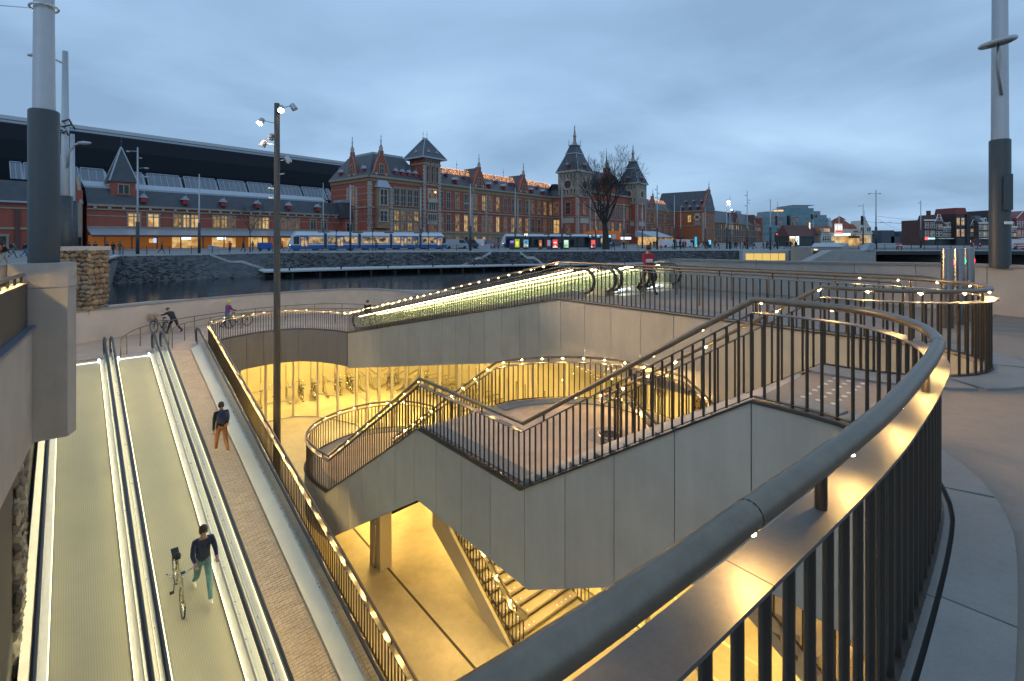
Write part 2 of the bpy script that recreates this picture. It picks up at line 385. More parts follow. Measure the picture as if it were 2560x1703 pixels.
# ------------------------------------------------------------------ railings
def cyl_mesh(name, r, h, n, mat):
    mb = MB(); mb.lathe([(r, 0), (r, h)], (0, 0, 0), n); return mb.mesh(name, mat, smooth='auto')
me_bar = cyl_mesh('baluster', .0168, 1.0, 10, m_bar)
me_foot = MB().lathe([(.0155, 0), (.0155, .012), (.026, .002), (.028, 0)], n=12).mesh('weld_foot', m_bar, True)
me_post = cyl_mesh('stanchion', .018, .13, 12, m_bar)
mb = MB(); mb.lathe([(.003, -.006), (.008, -.005), (.010, 0)], (0, 0, 0), 8); me_led = mb.mesh('led_lamp', m_led, True)
mb = MB(); mb.lathe([(.0095, 0), (.010, .002)], (0, 0, 0), 12); me_led2 = mb.mesh('led_lamp', EM('led_warm_soft', LEDC, 2300)); me_led3 = mb.mesh('led_lamp', EM('led_warm_ramp', LEDC, 5200))
def railing(name, label, path, side=1, spacing=.15, group='bronze railings around the openings', led=True, ledsp=.6, lat=0., ledo=.02, ledz=1.157, capw=.085, hr=.032, lm=None, bars=1.0, stsp=1.2, ledskip=-1, start=.04, bstart=0., bend=None):
    th = thing(name, label, 'railing', path[0], group=group)
    off = [(p[0]+n.x*lat, p[1]+n.y*lat, p[2]) for p, n in zip(path, normals(path))]
    up = lambda z: [(p[0], p[1], p[2]+z) for p in off]
    MB().sweep(up(1.03), [(-capw, 0), (capw, 0), (capw, .012), (-capw, .012)]).build('cap_bar', [m_cap], th)
    MB().sweep(up(.035), [(-.03, 0), (.03, 0), (.03, .012), (-.03, .012)]).build('bottom_bar', [m_bar], th)
    MB().tube(up(1.19), hr, 14).build('handrail', [m_rail], th, smooth='auto')
    for x, p, t in resample(off, spacing, start=start):
        if x < bstart or (bend and x > bend): continue
        link('baluster', me_bar, th, Matrix.Translation((p[0], p[1], p[2]+.03)))
    for x, p, t in resample(off, stsp, start=.5):
        link('stanchion', me_post, th, Matrix.Translation((p[0], p[1], p[2]+1.04)))
    if led:
        for x, p, t in resample(off, ledsp, start=.3):
            if x < ledskip: continue
            n = Vector((t.y, -t.x))*side*ledo
            link('led_lamp', lm or me_led, th, Matrix.Translation((p[0]+n.x, p[1]+n.y, p[2]+ledz)))
    return th
def arc(cs, ct, r, a0, a1, n=10, r2=None):
    return [(cs+r*math.cos(a0+(a1-a0)*i/n), ct+(r2 or r)*math.sin(a0+(a1-a0)*i/n)) for i in range(n+1)]
SL = .645
# the near loop, upper flight, landing, lower flight and lower landing
A_pl = smoothp([(-1.1, -10), (-1.58, -8), (-1.80, -6.4), (-1.908, -5.4), (-1.95, -4.6), (-1.98, -3.7), (-1.97, -3.0), (-1.92, -1.95), (-1.84, -1.33), (-1.6, -.68), (-1.15, -.14), (-.6, -.005), (-.3, 0)], 4)
A_pl = [(a, min(b, 0)) for a, b in A_pl]
A1 = [W(s, t, 0) for s, t in A_pl]+[W(0, 0, 0), W(4.1, 0, ZP), W(7.85, 0, ZP), W(13.95, 0, ZQ)]
loopQ = smoothp([(13.95, 0), (15.2, -.12), (16.5, .1), (17.5, .95), (18.05, 2.3), (17.95, 3.6), (17.2, 4.75), (15.9, 5.3)], 5)[1:]
A2 = A1+[W(s, t, ZQ) for s, t in loopQ]
rA = railing('stair_railing', 'bronze railing sweeping round the near bend then down both flights to the lower landing loop', A2, 1, lat=.0, ledo=.012, ledz=1.1498, lm=me_led2, ledsp=.73, stsp=1.8, capw=.062, hr=.0385, start=.11)
offA = [W(s, t, 0) for s, t in A_pl]
aj = min(resample(offA, .02), key=lambda r_: abs(O_.x+0-r_[1][0]-2.26)+abs(r_[1][1]-1.22))
for da in (0, -2.9, 3.1):
    r_ = resample(offA, 1, at=[aj[0]+da-.002, aj[0]+da+.002]); pa_, pb_ = Vector(r_[0][1]), Vector(r_[1][1]); up = Vector((0, 0, 1))
    MB().tube([pa_+up*1.19, pb_+up*1.19], .0391, 16).build('joint_ring', [m_dark], rA, True)
    MB().sweep([pa_+up*1.03, pb_+up*1.03], [(-.0625, -.0005), (.0625, -.0005), (.0625, .0125), (-.0625, .0125)]).build('joint_line', [m_dark], rA)
for x, p, t in resample(A1, .15, start=.11):
    if x < plen(offA)-.01: link('weld_foot', me_foot, rA, Matrix.Translation((p[0], p[1], p[2]+.012)))
# far rail of the plaza loop, upper flight and the flight going back under it
B_loop = arc(-.2, 3.88, 1.5, PI/2, 3*PI/2, 16)
E_plz = [(8.36, 5.38), (6, 5.38), (3, 5.38)]
Bp = [W(s, t, 0) for s, t in E_plz+B_loop]+[W(0, 2.38, 0), W(4.1, 2.38, ZP)]+[W(s, t, ZP) for s, t in arc(4.12, 2.6, .22, -PI/2, PI/2, 6)[1:]]+[W(3.8, 2.82, ZP), W(-.5, 2.82, ZP-4.3*SL)]
rB = railing('stair_railing', 'bronze railing from the walkway top round the far plaza loop and down the upper flight', Bp, -1, lat=.0, ledskip=7.5, start=.08)
# ramp one: sloping side
Ep = [W(25.6, 5.38, ZL), W(8.36, 5.38, 0)]
rE = railing('ramp_railing', 'sloping bronze railing in front of the brightly lit moving walkways', Ep, -1, ledz=1.16)
# far side of lower flight, back arc of the landing, far side of return flight
plat = smoothp([(7.85, 2.35), (7.75, 3.1), (7.2, 4.1), (6.4, 4.85), (5.5, 5.15), (4.6, 5.15), (3.75, 5.0)], 4)
Cp = [W(13.9, 2.35, ZQ), W(7.85, 2.35, ZP)]+[W(s, t, ZP) for s, t in plat[1:]]+[W(-.5, 5.0, ZP-4.25*SL)]
rC = railing('landing_railing', 'curved bronze railing with star bright lamps round the back of the upper landing', Cp, 1)
# curved end of the opening and the long ramp side
Ecv = [(-9.72, 28.68), (-10.6, 29.25), (-11.8, 29.75), (-13.0, 29.95), (-14.1, 29.6), (-15.1, 28.7), (-15.8, 27.5), (-16.1, 26.3), (-15.95, 25.4), (-15.55, 24.8)]
Ecv = smoothp(Ecv, 4)
QB = (ZL-ZB)/.2417
Dp = [(x, y, ZL) for x, y in Ecv]+[RF(1, 0, ZL-.2417), RF(QB, 0, ZB)]
rD = railing('ramp_railing', 'long bronze railing dropping beside the left walkways with a string of glowing lamps', Dp, 1, lat=-.02, ledo=.004, ledz=1.1565, lm=me_led3)
# far rail of the flight down to the basement and its near rail
H1 = [W(11.4, 2.62, ZQ), W(7.45, 2.62, ZB), W(6.9, 2.62, ZB)]
railing('basement_stair_railing', 'short railing on the left of the basement steps below the grey wall', H1, 1)
H2 = [W(11.4, 5.25, ZQ), W(7.45, 5.25, ZB), W(6.9, 5.25, ZB)]
railing('basement_stair_railing', 'short railing on the right of the basement steps below the grey wall', H2, -1)

# ------------------------------------------------------------------ walls of the openings
wA = thing('stair_wall', 'tall grey panelled wall zigzagging under the near stair railing', 'wall', W(4, 0, -4.4))
Aw = []
A_w = [p for p in A_pl if p[1] > -3]
for s, t in A_w: Aw.append((*W(s, t)[:2], -.02, -2.15))
Aw += [(*W(0, 0)[:2], -.02, -2.15), (*W(3.9, 0)[:2], ZP+.2*SL-.02, -4.38), (*W(4.1, 0)[:2], ZP-.02, -4.38), (*W(7.85, 0)[:2], ZP-.02, -4.38), (*W(13.95, 0)[:2], ZQ-.02, -8.2)]
for s, t in loopQ: Aw.append((*W(s, t)[:2], ZQ-.02, -8.2))
panel_wall(wA, Aw, face=-.07, core=.2, start=(plen(Aw[:len(A_w)+1]) % 1.0) or 1.0)
MB().sweep([(p[0], p[1], p[2]) for p in Aw[1:]], [(-.1, 0), (.06, 0), (.06, .03), (-.1, .03)]).build('coping_strip', [m_bar], wA)
wE = thing('ramp_wall', 'long grey panelled wall below the lit walkways', 'wall', W(8, 5.4, -2))
Ew = [(*W(s, 5.4)[:2], ZL-.02, ZL-2.1) for s in (25.6,)]+[(*W(8.36, 5.4)[:2], -.02, -2.0)]+[(*W(s, t)[:2], -.02, -2.0) for s, t in [(5, 5.4), (2, 5.4)]+arc(-.2, 3.88, 1.52, PI/2, 3*PI/2, 18)]+[(*W(0, 2.36)[:2], -.02, -2.0)]
Ew += [(*W(4.1, 2.36)[:2], ZP-.02, ZP-1.6)]
panel_wall(wE, Ew, face=.07, core=-.2, start=.35)
MB().sweep([(p[0], p[1], p[2]) for p in Ew], [(-.06, 0), (.1, 0), (.1, .03), (-.06, .03)]).build('coping_strip', [m_bar], wE)
wV = thing('curved_wall', 'dark curved panelled wall over the glass front of the bicycle room', 'wall', (-13, 29.9, -5.7))
Vw = [(x, y, ZL-.02, ZL-2.0) for x, y in Ecv]
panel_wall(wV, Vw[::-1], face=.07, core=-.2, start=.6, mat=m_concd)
MB().sweep([(p[0], p[1], p[2]) for p in Vw], [(-.06, 0), (.1, 0), (.1, .03), (-.06, .03)]).build('coping_strip', [m_bar], wV)
wP = thing('landing_edge_wall', 'grey curved edge wall under the back of the upper landing', 'wall', W(7, 4, ZP))
Pw = [(*W(13.9, 2.35)[:2], ZQ-.02, ZQ-1.6), (*W(7.85, 2.35)[:2], ZP-.02, ZP-1.6)]+[(*W(s, t)[:2], ZP-.02, ZP-1.6) for s, t in plat[1:]]
panel_wall(wP, Pw, face=-.06, core=.15)

# ------------------------------------------------------------------ stairs and landings
me_stud = MB().lathe([(.022, 0), (.018, .006)], n=8).mesh('nosing_stud', [EM('stud_white', (1, .88, .6), 1.6)])
def flight(th, s0, s1, t0, t1, z0, z1, n, open_=False, studs=False):
    """n risers from (s0,z0) down to (s1,z1)"""
    for i in range(n-1):
        a = s0+(s1-s0)*i/(n-1); b = s0+(s1-s0)*(i+1)/(n-1); z = z0+(z1-z0)*(i+1)/n
        lo = .07 if open_ else .34
        nose = .03*(1 if s1 > s0 else -1)
        mb = MB(); q = [W(a, t0, z), W(b+nose, t0, z), W(b+nose, t1, z), W(a, t1, z)]
        mb.prism([(p[0], p[1], z) for p in q], (0, 0, -lo)); st = mb.build('step', [m_step], th)
        if studs:
            mb = MB()
            for k in (0, 1, 2, 3, 8, 9, 10, 11):
                c = W(b-.07*(1 if s1 > s0 else -1), t0+.22+(t1-t0-.44)*k/11, z)
                link('nosing_stud', me_stud, st, Matrix.Translation(c))

    mb = MB(); mb.prism([W(s0, t0, z0-.35), W(s1, t0, z1-.3), W(s1, t0, z1-.55), W(s0, t0, z0-.6)], (N_.x*(t1-t0), N_.y*(t1-t0), 0)); mb.build('flight_slab', [m_conc2], th)
st = thing('staircase', 'upper stone stair flight dropping from the plaza to the rounded landing', 'stairs', W(4, 1.2, ZP))
flight(st, 0, 4.1, .08, 2.28, 0, ZP, 16)
lp = [(4.1, .06), (7.85, .06), (7.85, 2.35)]+plat[1:]+[(3.8, 2.85), (4.1, 2.85), (4.1, 2.3)]
MB().flat([W(s, t)[:2] for s, t in lp], ZP, zb=ZP-.4).build('landing', [m_land], st)
mb = MB(); mb.sweep([W(s, t, ZP) for s, t in [(7.6, .06)]+[(4.1, .06)]], [(-.42, 0), (-.05, 0), (-.05, .03), (-.42, .03)]); mb.build('landing_kerb', [m_kerb], st)
MB().sweep([W(s, t, ZP) for s, t in plat], [(.05, 0), (.45, 0), (.45, .03), (.05, .03)]).build('landing_kerb', [m_kerb], st)
rg = thing('floor_grate', 'round steel rimmed floor grate in a pale disc at the foot of the upper flight', 'grate', W(4.55, 3.1, ZP))
c_ = W(4.55, 3.1, ZP); MB().lathe([(0, .0), (.55, .0), (.55, .006), (0, .006)], c_, 28, cap=False).build('pale_disc', [m_kerb], rg); MB().lathe([(0, .007), (.25, .007), (.25, .012), (0, .012)], c_, 24, cap=False).build('dark_well', [m_dark], rg)
MB().tube([(c_[0]+.26*math.cos(a), c_[1]+.26*math.sin(a), c_[2]+.03) for a in [2*PI*i/24 for i in range(24)]], .03, 8, closed=True).build('rim', [m_steel], rg, True)
st2 = thing('staircase', 'lower stone stair flight running from the rounded landing to the lower loop', 'stairs', W(13, 1.2, ZQ))
flight(st2, 7.85, 13.9, .08, 2.28, ZP, ZQ, 24)
lq = [(11.4, 2.62), (11.4, 5.3), (15.9, 5.3)]+loopQ[::-1]+[(13.95, .06), (13.95, 2.62)]
MB().flat([W(s, t)[:2] for s, t in lq], ZQ, zb=ZQ-.45).build('landing', [m_land], st2)
MB().sweep([W(s, t, ZQ) for s, t in [(13.95, .0)]+loopQ], [(.06, 0), (.5, 0), (.5, .03), (.06, .03)]).build('landing_kerb', [m_kerb], st2)
st3 = thing('staircase', 'stair flight turning back beneath the upper flight', 'stairs', W(2, 4, ZP-2))
flight(st3, 3.8, -.6, 2.88, 4.95, ZP, ZP-4.4*SL, 17)
st4 = thing('staircase', 'basement stair with pale studs on each tread', 'stairs', W(8, 4, ZB))
flight(st4, 11.4, 7.45, 2.7, 5.2, ZQ, ZB, 15, True, True)
mb = MB(); mb.prism([W(11.4, 2.5, ZQ+.03), W(7.45, 2.5, ZB+.03), W(6.9, 2.5, ZB+.03), W(6.9, 2.5, ZB-.01), W(8.3, 2.5, ZB-.01), W(11.4, 2.5, ZQ-1.0)], (N_.x*.16, N_.y*.16, 0)); mb.build('stringer', [m_wallin], st4)
mb = MB(); mb.prism([W(11.4, 5.22, ZQ+.03), W(7.45, 5.22, ZB+.03), W(6.9, 5.22, ZB+.03), W(6.9, 5.22, ZB-.01), W(8.3, 5.22, ZB-.01), W(11.4, 5.22, ZQ-1.0)], (N_.x*.3, N_.y*.3, 0)); mb.build('stringer', [m_wallin], st4)

# ------------------------------------------------------------------ plaza, kerbs, basement floor
hole_side = [(8.36, 5.46), (5, 5.46), (2, 5.46)]+arc(-.2, 3.88, 1.58, PI/2, 3*PI/2, 18)+[(0, 2.3), (0, 0), (-.3, 0)]+A_pl[:-1][::-1][0:]
plz = [(8.36, 12.1)]+hole_side[:len(hole_side)]+[(-1.1, -22), (-30, -22), (-60, -14), (-60, 12.1)]
pl = MB().flat([W(s, t)[:2] for s, t in plz], 0., zb=-.6).build('plaza', [m_plaza]); struct(pl)
def kerb(name, label, path, l0, l1, seg, z=.004, h=.03, group='pale kerb rings at the railing loops'):
    th = thing(name, label, 'kerb', path[0], group=group); tot = plen(path); a = 0
    while a < tot-.1:
        b = min(a+seg, tot); P = [r_[1] for r_ in resample(path, 1, at=[a+.006+(b-a-.012)*k/6 for k in range(7)])]
        MB().sweep(P, [(l0, -.01), (l1, -.01), (l1, h), (l0, h)]).build('kerb_stone', [m_kerb], th); a = b
kerb('kerb_ring', 'pale curved kerb at the foot of the near railing bend', [W(s, t, 0) for s, t in A_pl], .085, .36, 1.5)
kerb('kerb_ring', 'thin inner kerb plate where the near balusters are fixed', [W(s, t, 0) for s, t in A_pl], -.05, .058, 1.5, h=.012)
slot_ = thing('drain_slot', 'thin black slot between the baluster plate and the near kerb', 'drain', W(-1.9, -2, 0)); MB().sweep([W(s, t, 0) for s, t in A_pl], [(.06, -.01), (.082, -.01), (.082, .006), (.06, .006)]).build('slot', [m_dark], slot_)
kerb('kerb_ring', 'pale curved kerb round the far railing loop', [W(s, t, 0) for s, t in E_plz+B_loop+[(0, 2.38)]], -.55, .08, 1.5)
tactile = MB()
for i in range(9):
    for j in range(3): tactile.lathe([(.035, 0), (.03, .006)], W(-.35-.16*j, .35+.2*i, .0), 8)
struct(tactile.build('tactile_studs', [M('stud_pale', (.55, .52, .47), .5)])); bpy.data.objects['tactile_studs']['kind'] = 'stuff'
pj = MB()
for k in range(9):
    s0 = -3.2-k*2.2
    pj.add([W(s0, -9, .004), W(s0, 11, .004), W(s0+.014, 11, .004), W(s0+.014, -9, .004)], [(0, 1, 2, 3)])
for t0 in (-2.6, 2.6, 5.2, 7.8, 10): pj.add([W(-2.8 if t0 < 6 else 8, t0, .0045), W(-24, t0, .0045), W(-24, t0+.014, .0045), W(-2.8 if t0 < 6 else 8, t0+.014, .0045)], [(0, 1, 2, 3)])
for s0 in (-1.2, 1.2, 3.6, 6): pj.add([W(s0, 6.1, .0042), W(s0, 11.5, .0042), W(s0+.012, 11.5, .0042), W(s0+.012, 6.1, .0042)], [(0, 1, 2, 3)])
struct(pj.build('paving_joints', [M('joint_dark', (.10, .09, .08), .9)], fix=False))
bf = [W(s, t)[:2] for s, t in ((-14, -14), (40, -14), (40, 24), (-14, 24))]
struct(MB().flat(bf, ZB, zb=ZB-.4).build('basement_floor', [m_floor]))
dr = thing('slot_drain', 'narrow dark slot drain crossing the basement floor', 'drain', (-3, 15, ZB))
a, b = Vector((-6.6, 19.1)), Vector((-.6, 12.0)); d_ = (b-a).normalized(); nn = Vector((d_.y, -d_.x))*.035
MB().prism([(a.x+nn.x, a.y+nn.y, ZB-.01), (b.x+nn.x, b.y+nn.y, ZB-.01), (b.x-nn.x, b.y-nn.y, ZB-.01), (a.x-nn.x, a.y-nn.y, ZB-.01)], (0, 0, .016)).build('slot', [m_grit], dr)
# basement enclosure
bw = thing('basement_wall', 'pale basement walls enclosing the lit level below the plaza', 'wall', W(-9, 0, ZB))
MB().prism([W(-9, -12, ZB), W(-9, 24, ZB), W(-9, 24, -.62), W(-9, -12, -.62)], (-D_.x*.3, -D_.y*.3, 0)).build('end_wall', [m_wallin], bw)
MB().prism([W(-9, 11.9, ZB), W(9, 11.9, ZB), W(9, 11.9, -.62), W(-9, 11.9, -.62)], (N_.x*.3, N_.y*.3, 0)).build('side_wall', [m_wallin], bw)
# column under the lower landing
cl = thing('support_column', 'square concrete column with a downpipe under the lower flight', 'column', (-4.5, 16.5, ZB))
ang = math.atan2(D_.y, D_.x)
MB().box((-4.62, 16.62, ZB+1.0), (.30, .42, 2.0), ang).build('shaft', [m_wallin], cl)
MB().box((-4.33, 16.3, ZB+1.0), (.34, .42, 2.0), ang).build('shaft', [m_wallin], cl)
MB().tube([(-4.62, 16.28, ZB), (-4.62, 16.28, ZB+.12), (-4.60, 16.30, ZB+2.0)], .05, 10).build('downpipe', [m_steel], cl, True)

# ------------------------------------------------------------------ glass front and bicycle room
gf = thing('glazed_facade', 'tall glazed front of the yellow lit bicycle room with slim posts', 'glass wall', (-12, 30, ZB))
gl_path = [W(2.2, 5.75)[:2], W(9, 5.75)[:2], W(17, 5.75)[:2], W(25.5, 5.8)[:2]]+[(x*1.0, y+.25) for x, y in Ecv]
gl_path = [(*p, 0.) for p in gl_path]
S = resample(gl_path, 1.55)
def gtop(i):
    x = S[i][0]; return -2.02 if x < 6 else max(-2.02-(x-6)*.207, ZL-2.02)
for i in range(len(S)-1):
    p, q = S[i][1], S[i+1][1]; zt = max(gtop(i), gtop(i+1))+.15
    mb = MB(); mb.add([(p[0], p[1], ZB+.05), (q[0], q[1], ZB+.05), (q[0], q[1], zt), (p[0], p[1], zt)], [(0, 1, 2, 3)])
    mb.build('glass_pane', [m_glass], gf, fix=False)
    mb = MB(); mb.box((p[0], p[1], (ZB+zt)/2), (.09, .14, zt-ZB), math.atan2(q[1]-p[1], q[0]-p[0])); mb.build('mullion', [m_mull], gf)
    if i % 2 == 0 or i % 5 == 1:
        zr = ZB+1.1+(i % 3)*.35
        MB().tube([(p[0], p[1], zr), (q[0], q[1], zr)], .035, 4).build('transom', [m_mull], gf)
MB().sweep([(s_[1][0], s_[1][1], ZB) for s_ in S], [(-.05, 0), (.05, 0), (.05, .06), (-.05, .06)]).build('floor_rail', [m_mull], gf)
rm = thing('bicycle_room', 'back wall of the bicycle room washed with yellow light', 'room', (-12, 36, ZB))
bwp = [(-26, 27), (-23.5, 31.5), (-18, 35.5), (-12, 38.6), (-5, 38.5), (2.0, 30), (10, 20.7)]
MB().sweep([(x, y, ZB) for x, y in bwp], [(-.3, 0), (0, 0), (0, 7.0), (-.3, 7.0)]).build('back_wall', [m_wallin], rm)
# gold perforated panels beside the return flight
gp = thing('perforated_screen', 'gold screen with round holes beside the return flight', 'screen', W(2.5, 5.3, -4))
for k in range(5):
    s0 = -.2+k*.82
    mb = MB(); zt = -2.05; zb_ = ZP-(3.8-s0)*SL+.05 if s0 < 3.8 else ZP
    zb_ = min(zb_, zt-1.1)
    mb.prism([W(s0, 5.62, zb_), W(s0+.74, 5.62, zb_+.4), W(s0+.74, 5.62, zt), W(s0, 5.62, zt)], (N_.x*.03, N_.y*.03, 0)); mb.build('gold_panel', [m_gold], gp)
    mb = MB()
    for a in range(8):
        for b in range(12):
            z = zt-.14-b*.16
            if z < zb_+.45: continue
            c = W(s0+.06+a*.089+(.04 if b % 2 else 0), 5.612, z)
            u = Vector((D_.x, D_.y, 0))*.024; v = Vector((0, 0, .024)); c = Vector(c)
            mb.add([c+u*math.cos(i*PI/3)+v*math.sin(i*PI/3) for i in range(6)], [tuple(range(6))])
    o_ = mb.build('perforations', [m_dark], gp, fix=False); o_['kind'] = 'stuff'

# ------------------------------------------------------------------ ramp landing and ramps
Fc = [(33.0, 11.9), (25.6, 11.9)]
F_pts = [W(8.36, 11.95)[:2], W(17, 11.95)[:2], W(25.6, 11.9)[:2], W(29.5, 11.7)[:2], (-8.6, 36.6), (-10.2, 37.8), (-12.2, 38.1), (-15, 36.9), (-18.5, 34), (-21, 30.8), (-22.9, 27.4), (-23.6, 25.0), (-23.9, 22.0), (-23.2, 19.6)]
land = [W(8.36+17.2, 5.46)[:2]]+[W(25.56, 11.95)[:2]]+F_pts[3:]+[RF(0, 7.6)[:2], RF(0, 0)[:2]]+Ecv[::-1][1:]
lo = MB().flat(land, ZL, zb=ZL-.4).build('ramp_landing', [m_land]); struct(lo)
wF = thing('quay_parapet', 'low curved beige parapet between the walkway landing and the water', 'wall', (-19, 33, ZL))
def fz(i, p):
    if i == 0: return 1.06
    if i == 1: return -.9
    if i == 2: return -2.1
    return -1.95
Fw = [(x, y, fz(i, (x, y)), -4.2) for i, (x, y) in enumerate(F_pts)]
Fs = smoothp(Fw[2:], 4); Fw = Fw[:2]+Fs
mb = MB(); strip(mb, Fw, normals(Fw), -.45, -.03); mb.build('parapet_core', [m_beige], wF)
tot = plen(Fw); acc = [0.]
for a_, b_ in zip(Fw, Fw[1:]): acc.append(acc[-1]+math.hypot(b_[0]-a_[0], b_[1]-a_[1]))
a = 0.
while a < tot-.1:
    b = min(a+2.4, tot); at = sorted(set([a+.008]+[x for x in acc if a+.03 < x < b-.03]+[b-.008]))
    P = [r_[1] for r_ in resample(Fw, 1, at=at)]; mb = MB(); strip(mb, P, normals(P), -.03, .0); mb.build('facing_panel', [m_beige], wF); a = b
MB().sweep([(p[0], p[1], p[2]) for p in Fw], [(-.5, 0), (.04, 0), (.04, .06), (-.5, .06)]).build('coping', [m_kerb], wF)
# plaza side parapet in front of the bridge
wG = thing('plaza_parapet', 'grey parapet of smooth panels along the far edge of the plaza', 'wall', W(2, 12, 0))
Gp = [(*W(8.36, 11.95)[:2], 1.06, -3.5), (*W(4, 12.0)[:2], 1.10, -3.5), (*W(-.3, 11.7)[:2], 1.2, -3.5), (*W(-2.2, 11.2)[:2], 1.2, -3.5), (*W(-7, 9.6)[:2], 1.2, -3.5), (*W(-18, 5.6)[:2], 1.2, -3.5)]
Gp = Gp[::-1]
mb = MB(); strip(mb, Gp, normals(Gp), .03, .5); mb.build('parapet_core', [m_conc2], wG)
tot = plen(Gp); acc = [0.]
for a_, b_ in zip(Gp, Gp[1:]): acc.append(acc[-1]+math.hypot(b_[0]-a_[0], b_[1]-a_[1]))
a = 0.
while a < tot-.1:
    b = min(a+1.5, tot); at = sorted(set([a+.007]+[x for x in acc if a+.03 < x < b-.03]+[b-.007]))
    P = [r_[1] for r_ in resample(Gp, 1, at=at)]; mb = MB(); strip(mb, P, normals(P), 0, .03); mb.build('facing_panel', [m_conc2], wG); a = b
MB().sweep([(p[0], p[1], p[2]) for p in Gp], [(-.04, 0), (.54, 0), (.54, .07), (-.04, .07)]).build('coping', [m_kerb], wG)
# ramp frames
class Ramp:
    def __init__(s, fn, z0, slope, Q): s.fn, s.z0, s.sl, s.Q = fn, z0, slope, Q
    def z(s, q): return s.z0-s.sl*min(max(q, 0), s.Q)
    def p(s, q, w_, h=0.): return s.fn(q, w_, s.z(q)+h)
ramp2 = Ramp(RF, ZL, .2417, QB)
ramp1 = Ramp(lambda q, w_, z: W(8.36+q, 5.46+w_, z), 0., .2093, 17.2)
def rprism(mb, rp, q0, q1, w0, w1, h0, h1, m=0):
    a = [rp.p(q0, w0, h0), rp.p(q0, w1, h0), rp.p(q0, w1, h1), rp.p(q0, w0, h1)]; b = [rp.p(q1, w0, h0), rp.p(q1, w1, h0), rp.p(q1, w1, h1), rp.p(q1, w0, h1)]
    mb.add(a+b, [(3,2,1,0),(4,5,6,7),(0,1,5,4),(1,2,6,5),(2,3,7,6),(3,0,4,7)], m); return mb
for rp, nm in ((ramp2, 'ramp_slab'), (ramp1, 'ramp_slab')):
    mb = MB(); rprism(mb, rp, 0, rp.Q, 0 if rp is ramp2 else 0, 6.5, -.6, -.06)
    struct(mb.build(nm, [m_mortar]))
def balustrade(th, rp, w_, inn, q0, q1, glow=True):
    gm = m_gglass if rp is ramp1 else m_cglass
    """w_: handrail line, inn: +1/-1 towards the belt"""
    e0, e1 = q0-.55, q1+.55; H = .96
    path = []
    for k in range(9):
        a = -PI/2-PI*k/8; path.append((e0+.38*math.cos(a)*1., .58+.38*-math.sin(a)*-1))
    path = [(e0-.38*math.sin(PI*k/8)*1.0, .2+.38-.38*math.cos(PI*k/8)) for k in range(9)]
    mid = [(q0, .96), (q1, .96)]
    end = [(e1+.38*math.sin(PI*k/8), .58+.38*math.cos(PI*k/8)) for k in range(9)]
    pts = [rp.p(q, w_, h) for q, h in path+mid+end]
    mb = MB(); mb.tube(pts, .054, 8); mb.build('handrail', [m_rubber], th, 'auto')
    n = 9
    for i in range(n):
        a = q0-.5+(q1-q0+1)*i/n+.006; b = q0-.5+(q1-q0+1)*(i+1)/n-.006
        mb = MB(); rprism(mb, rp, a, b, w_-.006, w_+.006, .24, .93); mb.build('glass_panel', [gm], th)
    mb = MB(); rprism(mb, rp, e0, q0, w_-.03, w_+.03, -.02, .24); rprism(mb, rp, q0, q1, w_-.03, w_+.03, -.1, .24); rprism(mb, rp, q1, e1, w_-.03, w_+.03, -.02, .24); mb.build('skirt', [m_steel], th)
    if glow:
        mb = MB(); rprism(mb, rp, q0, q1, w_-.020, w_+.020, .888, .908); mb.build('led_strip', [m_ledw], th)
        mb = MB(); rprism(mb, rp, q0, q1, w_+inn*.175, w_+inn*.19, .078, .088); mb.build('led_strip', [m_ledl], th)
def walkway(name, label, rp, w0, w1, q1):
    """belt between the handrails w0 < w1"""
    th = thing(name, label, 'moving walkway', rp.p(q1/2, (w0+w1)/2))
    a, b = w0+.19, w1-.19
    n = 40; 
    mb = MB(); rprism(mb, rp, 0.05, q1, a, b, -.05, 0.); mb.build('pallet_belt', [m_pallet], th)
    nl = int((b-a)/.045); mb = MB()
    for i in range(nl):
        x = a+.02+i*.045; mb.add([rp.p(.2, x, .002), rp.p(.2, x+.018, .002), rp.p(q1, x+.018, .002), rp.p(q1, x, .002)], [(0,1,2,3)])
    mb.build('belt_grooves', [M('groove_dark', (.29, .27, .20), .6)], th, fix=False)['kind'] = 'stuff'
    for i in range(int(q1/.42)):
        pass
    mb = MB(); rprism(mb, rp, -.9, .05, a, b, -.03, .006); mb.build('comb_plate', [m_steel], th)
    mb = MB(); rprism(mb, rp, .0, .07, a+.02, b-.02, .006, .016); mb.build('comb_line', [m_yell], th)
    for x in (a+.0, b-.07):
        mb = MB(); rprism(mb, rp, -.02, .22, x, x+.06, .05, .12); mb.build('comb_lamp', [m_ledb], th)
    mb = MB(); rprism(mb, rp, .08, .1, a+.05, b-.05, .02, .03); mb.build('comb_lamp', [m_ledb], th)
    for w_, inn in ((w0, 1), (w1, -1)):
        balustrade(th, rp, w_, inn, 0, q1)
        mb = MB(); rprism(mb, rp, 0, q1, min(w_+inn*.03, w_+inn*.19), max(w_+inn*.03, w_+inn*.19), .05, .075); mb.build('inner_deck', [m_steeld], th)
    return th
walkway('moving_walkway', 'left moving walkway beside the rough stone wall', ramp2, 4.11, 5.82, QB)
walkway('moving_walkway', 'right moving walkway carrying the person with the bicycle', ramp2, 2.29, 3.87, QB)
walkway('moving_walkway', 'nearer brightly lit moving walkway behind the sloping railing', ramp1, 2.0+.0, 3.6, 17.2)
walkway('moving_walkway', 'farther brightly lit moving walkway by the plaza parapet', ramp1, 4.0, 5.7, 17.2)
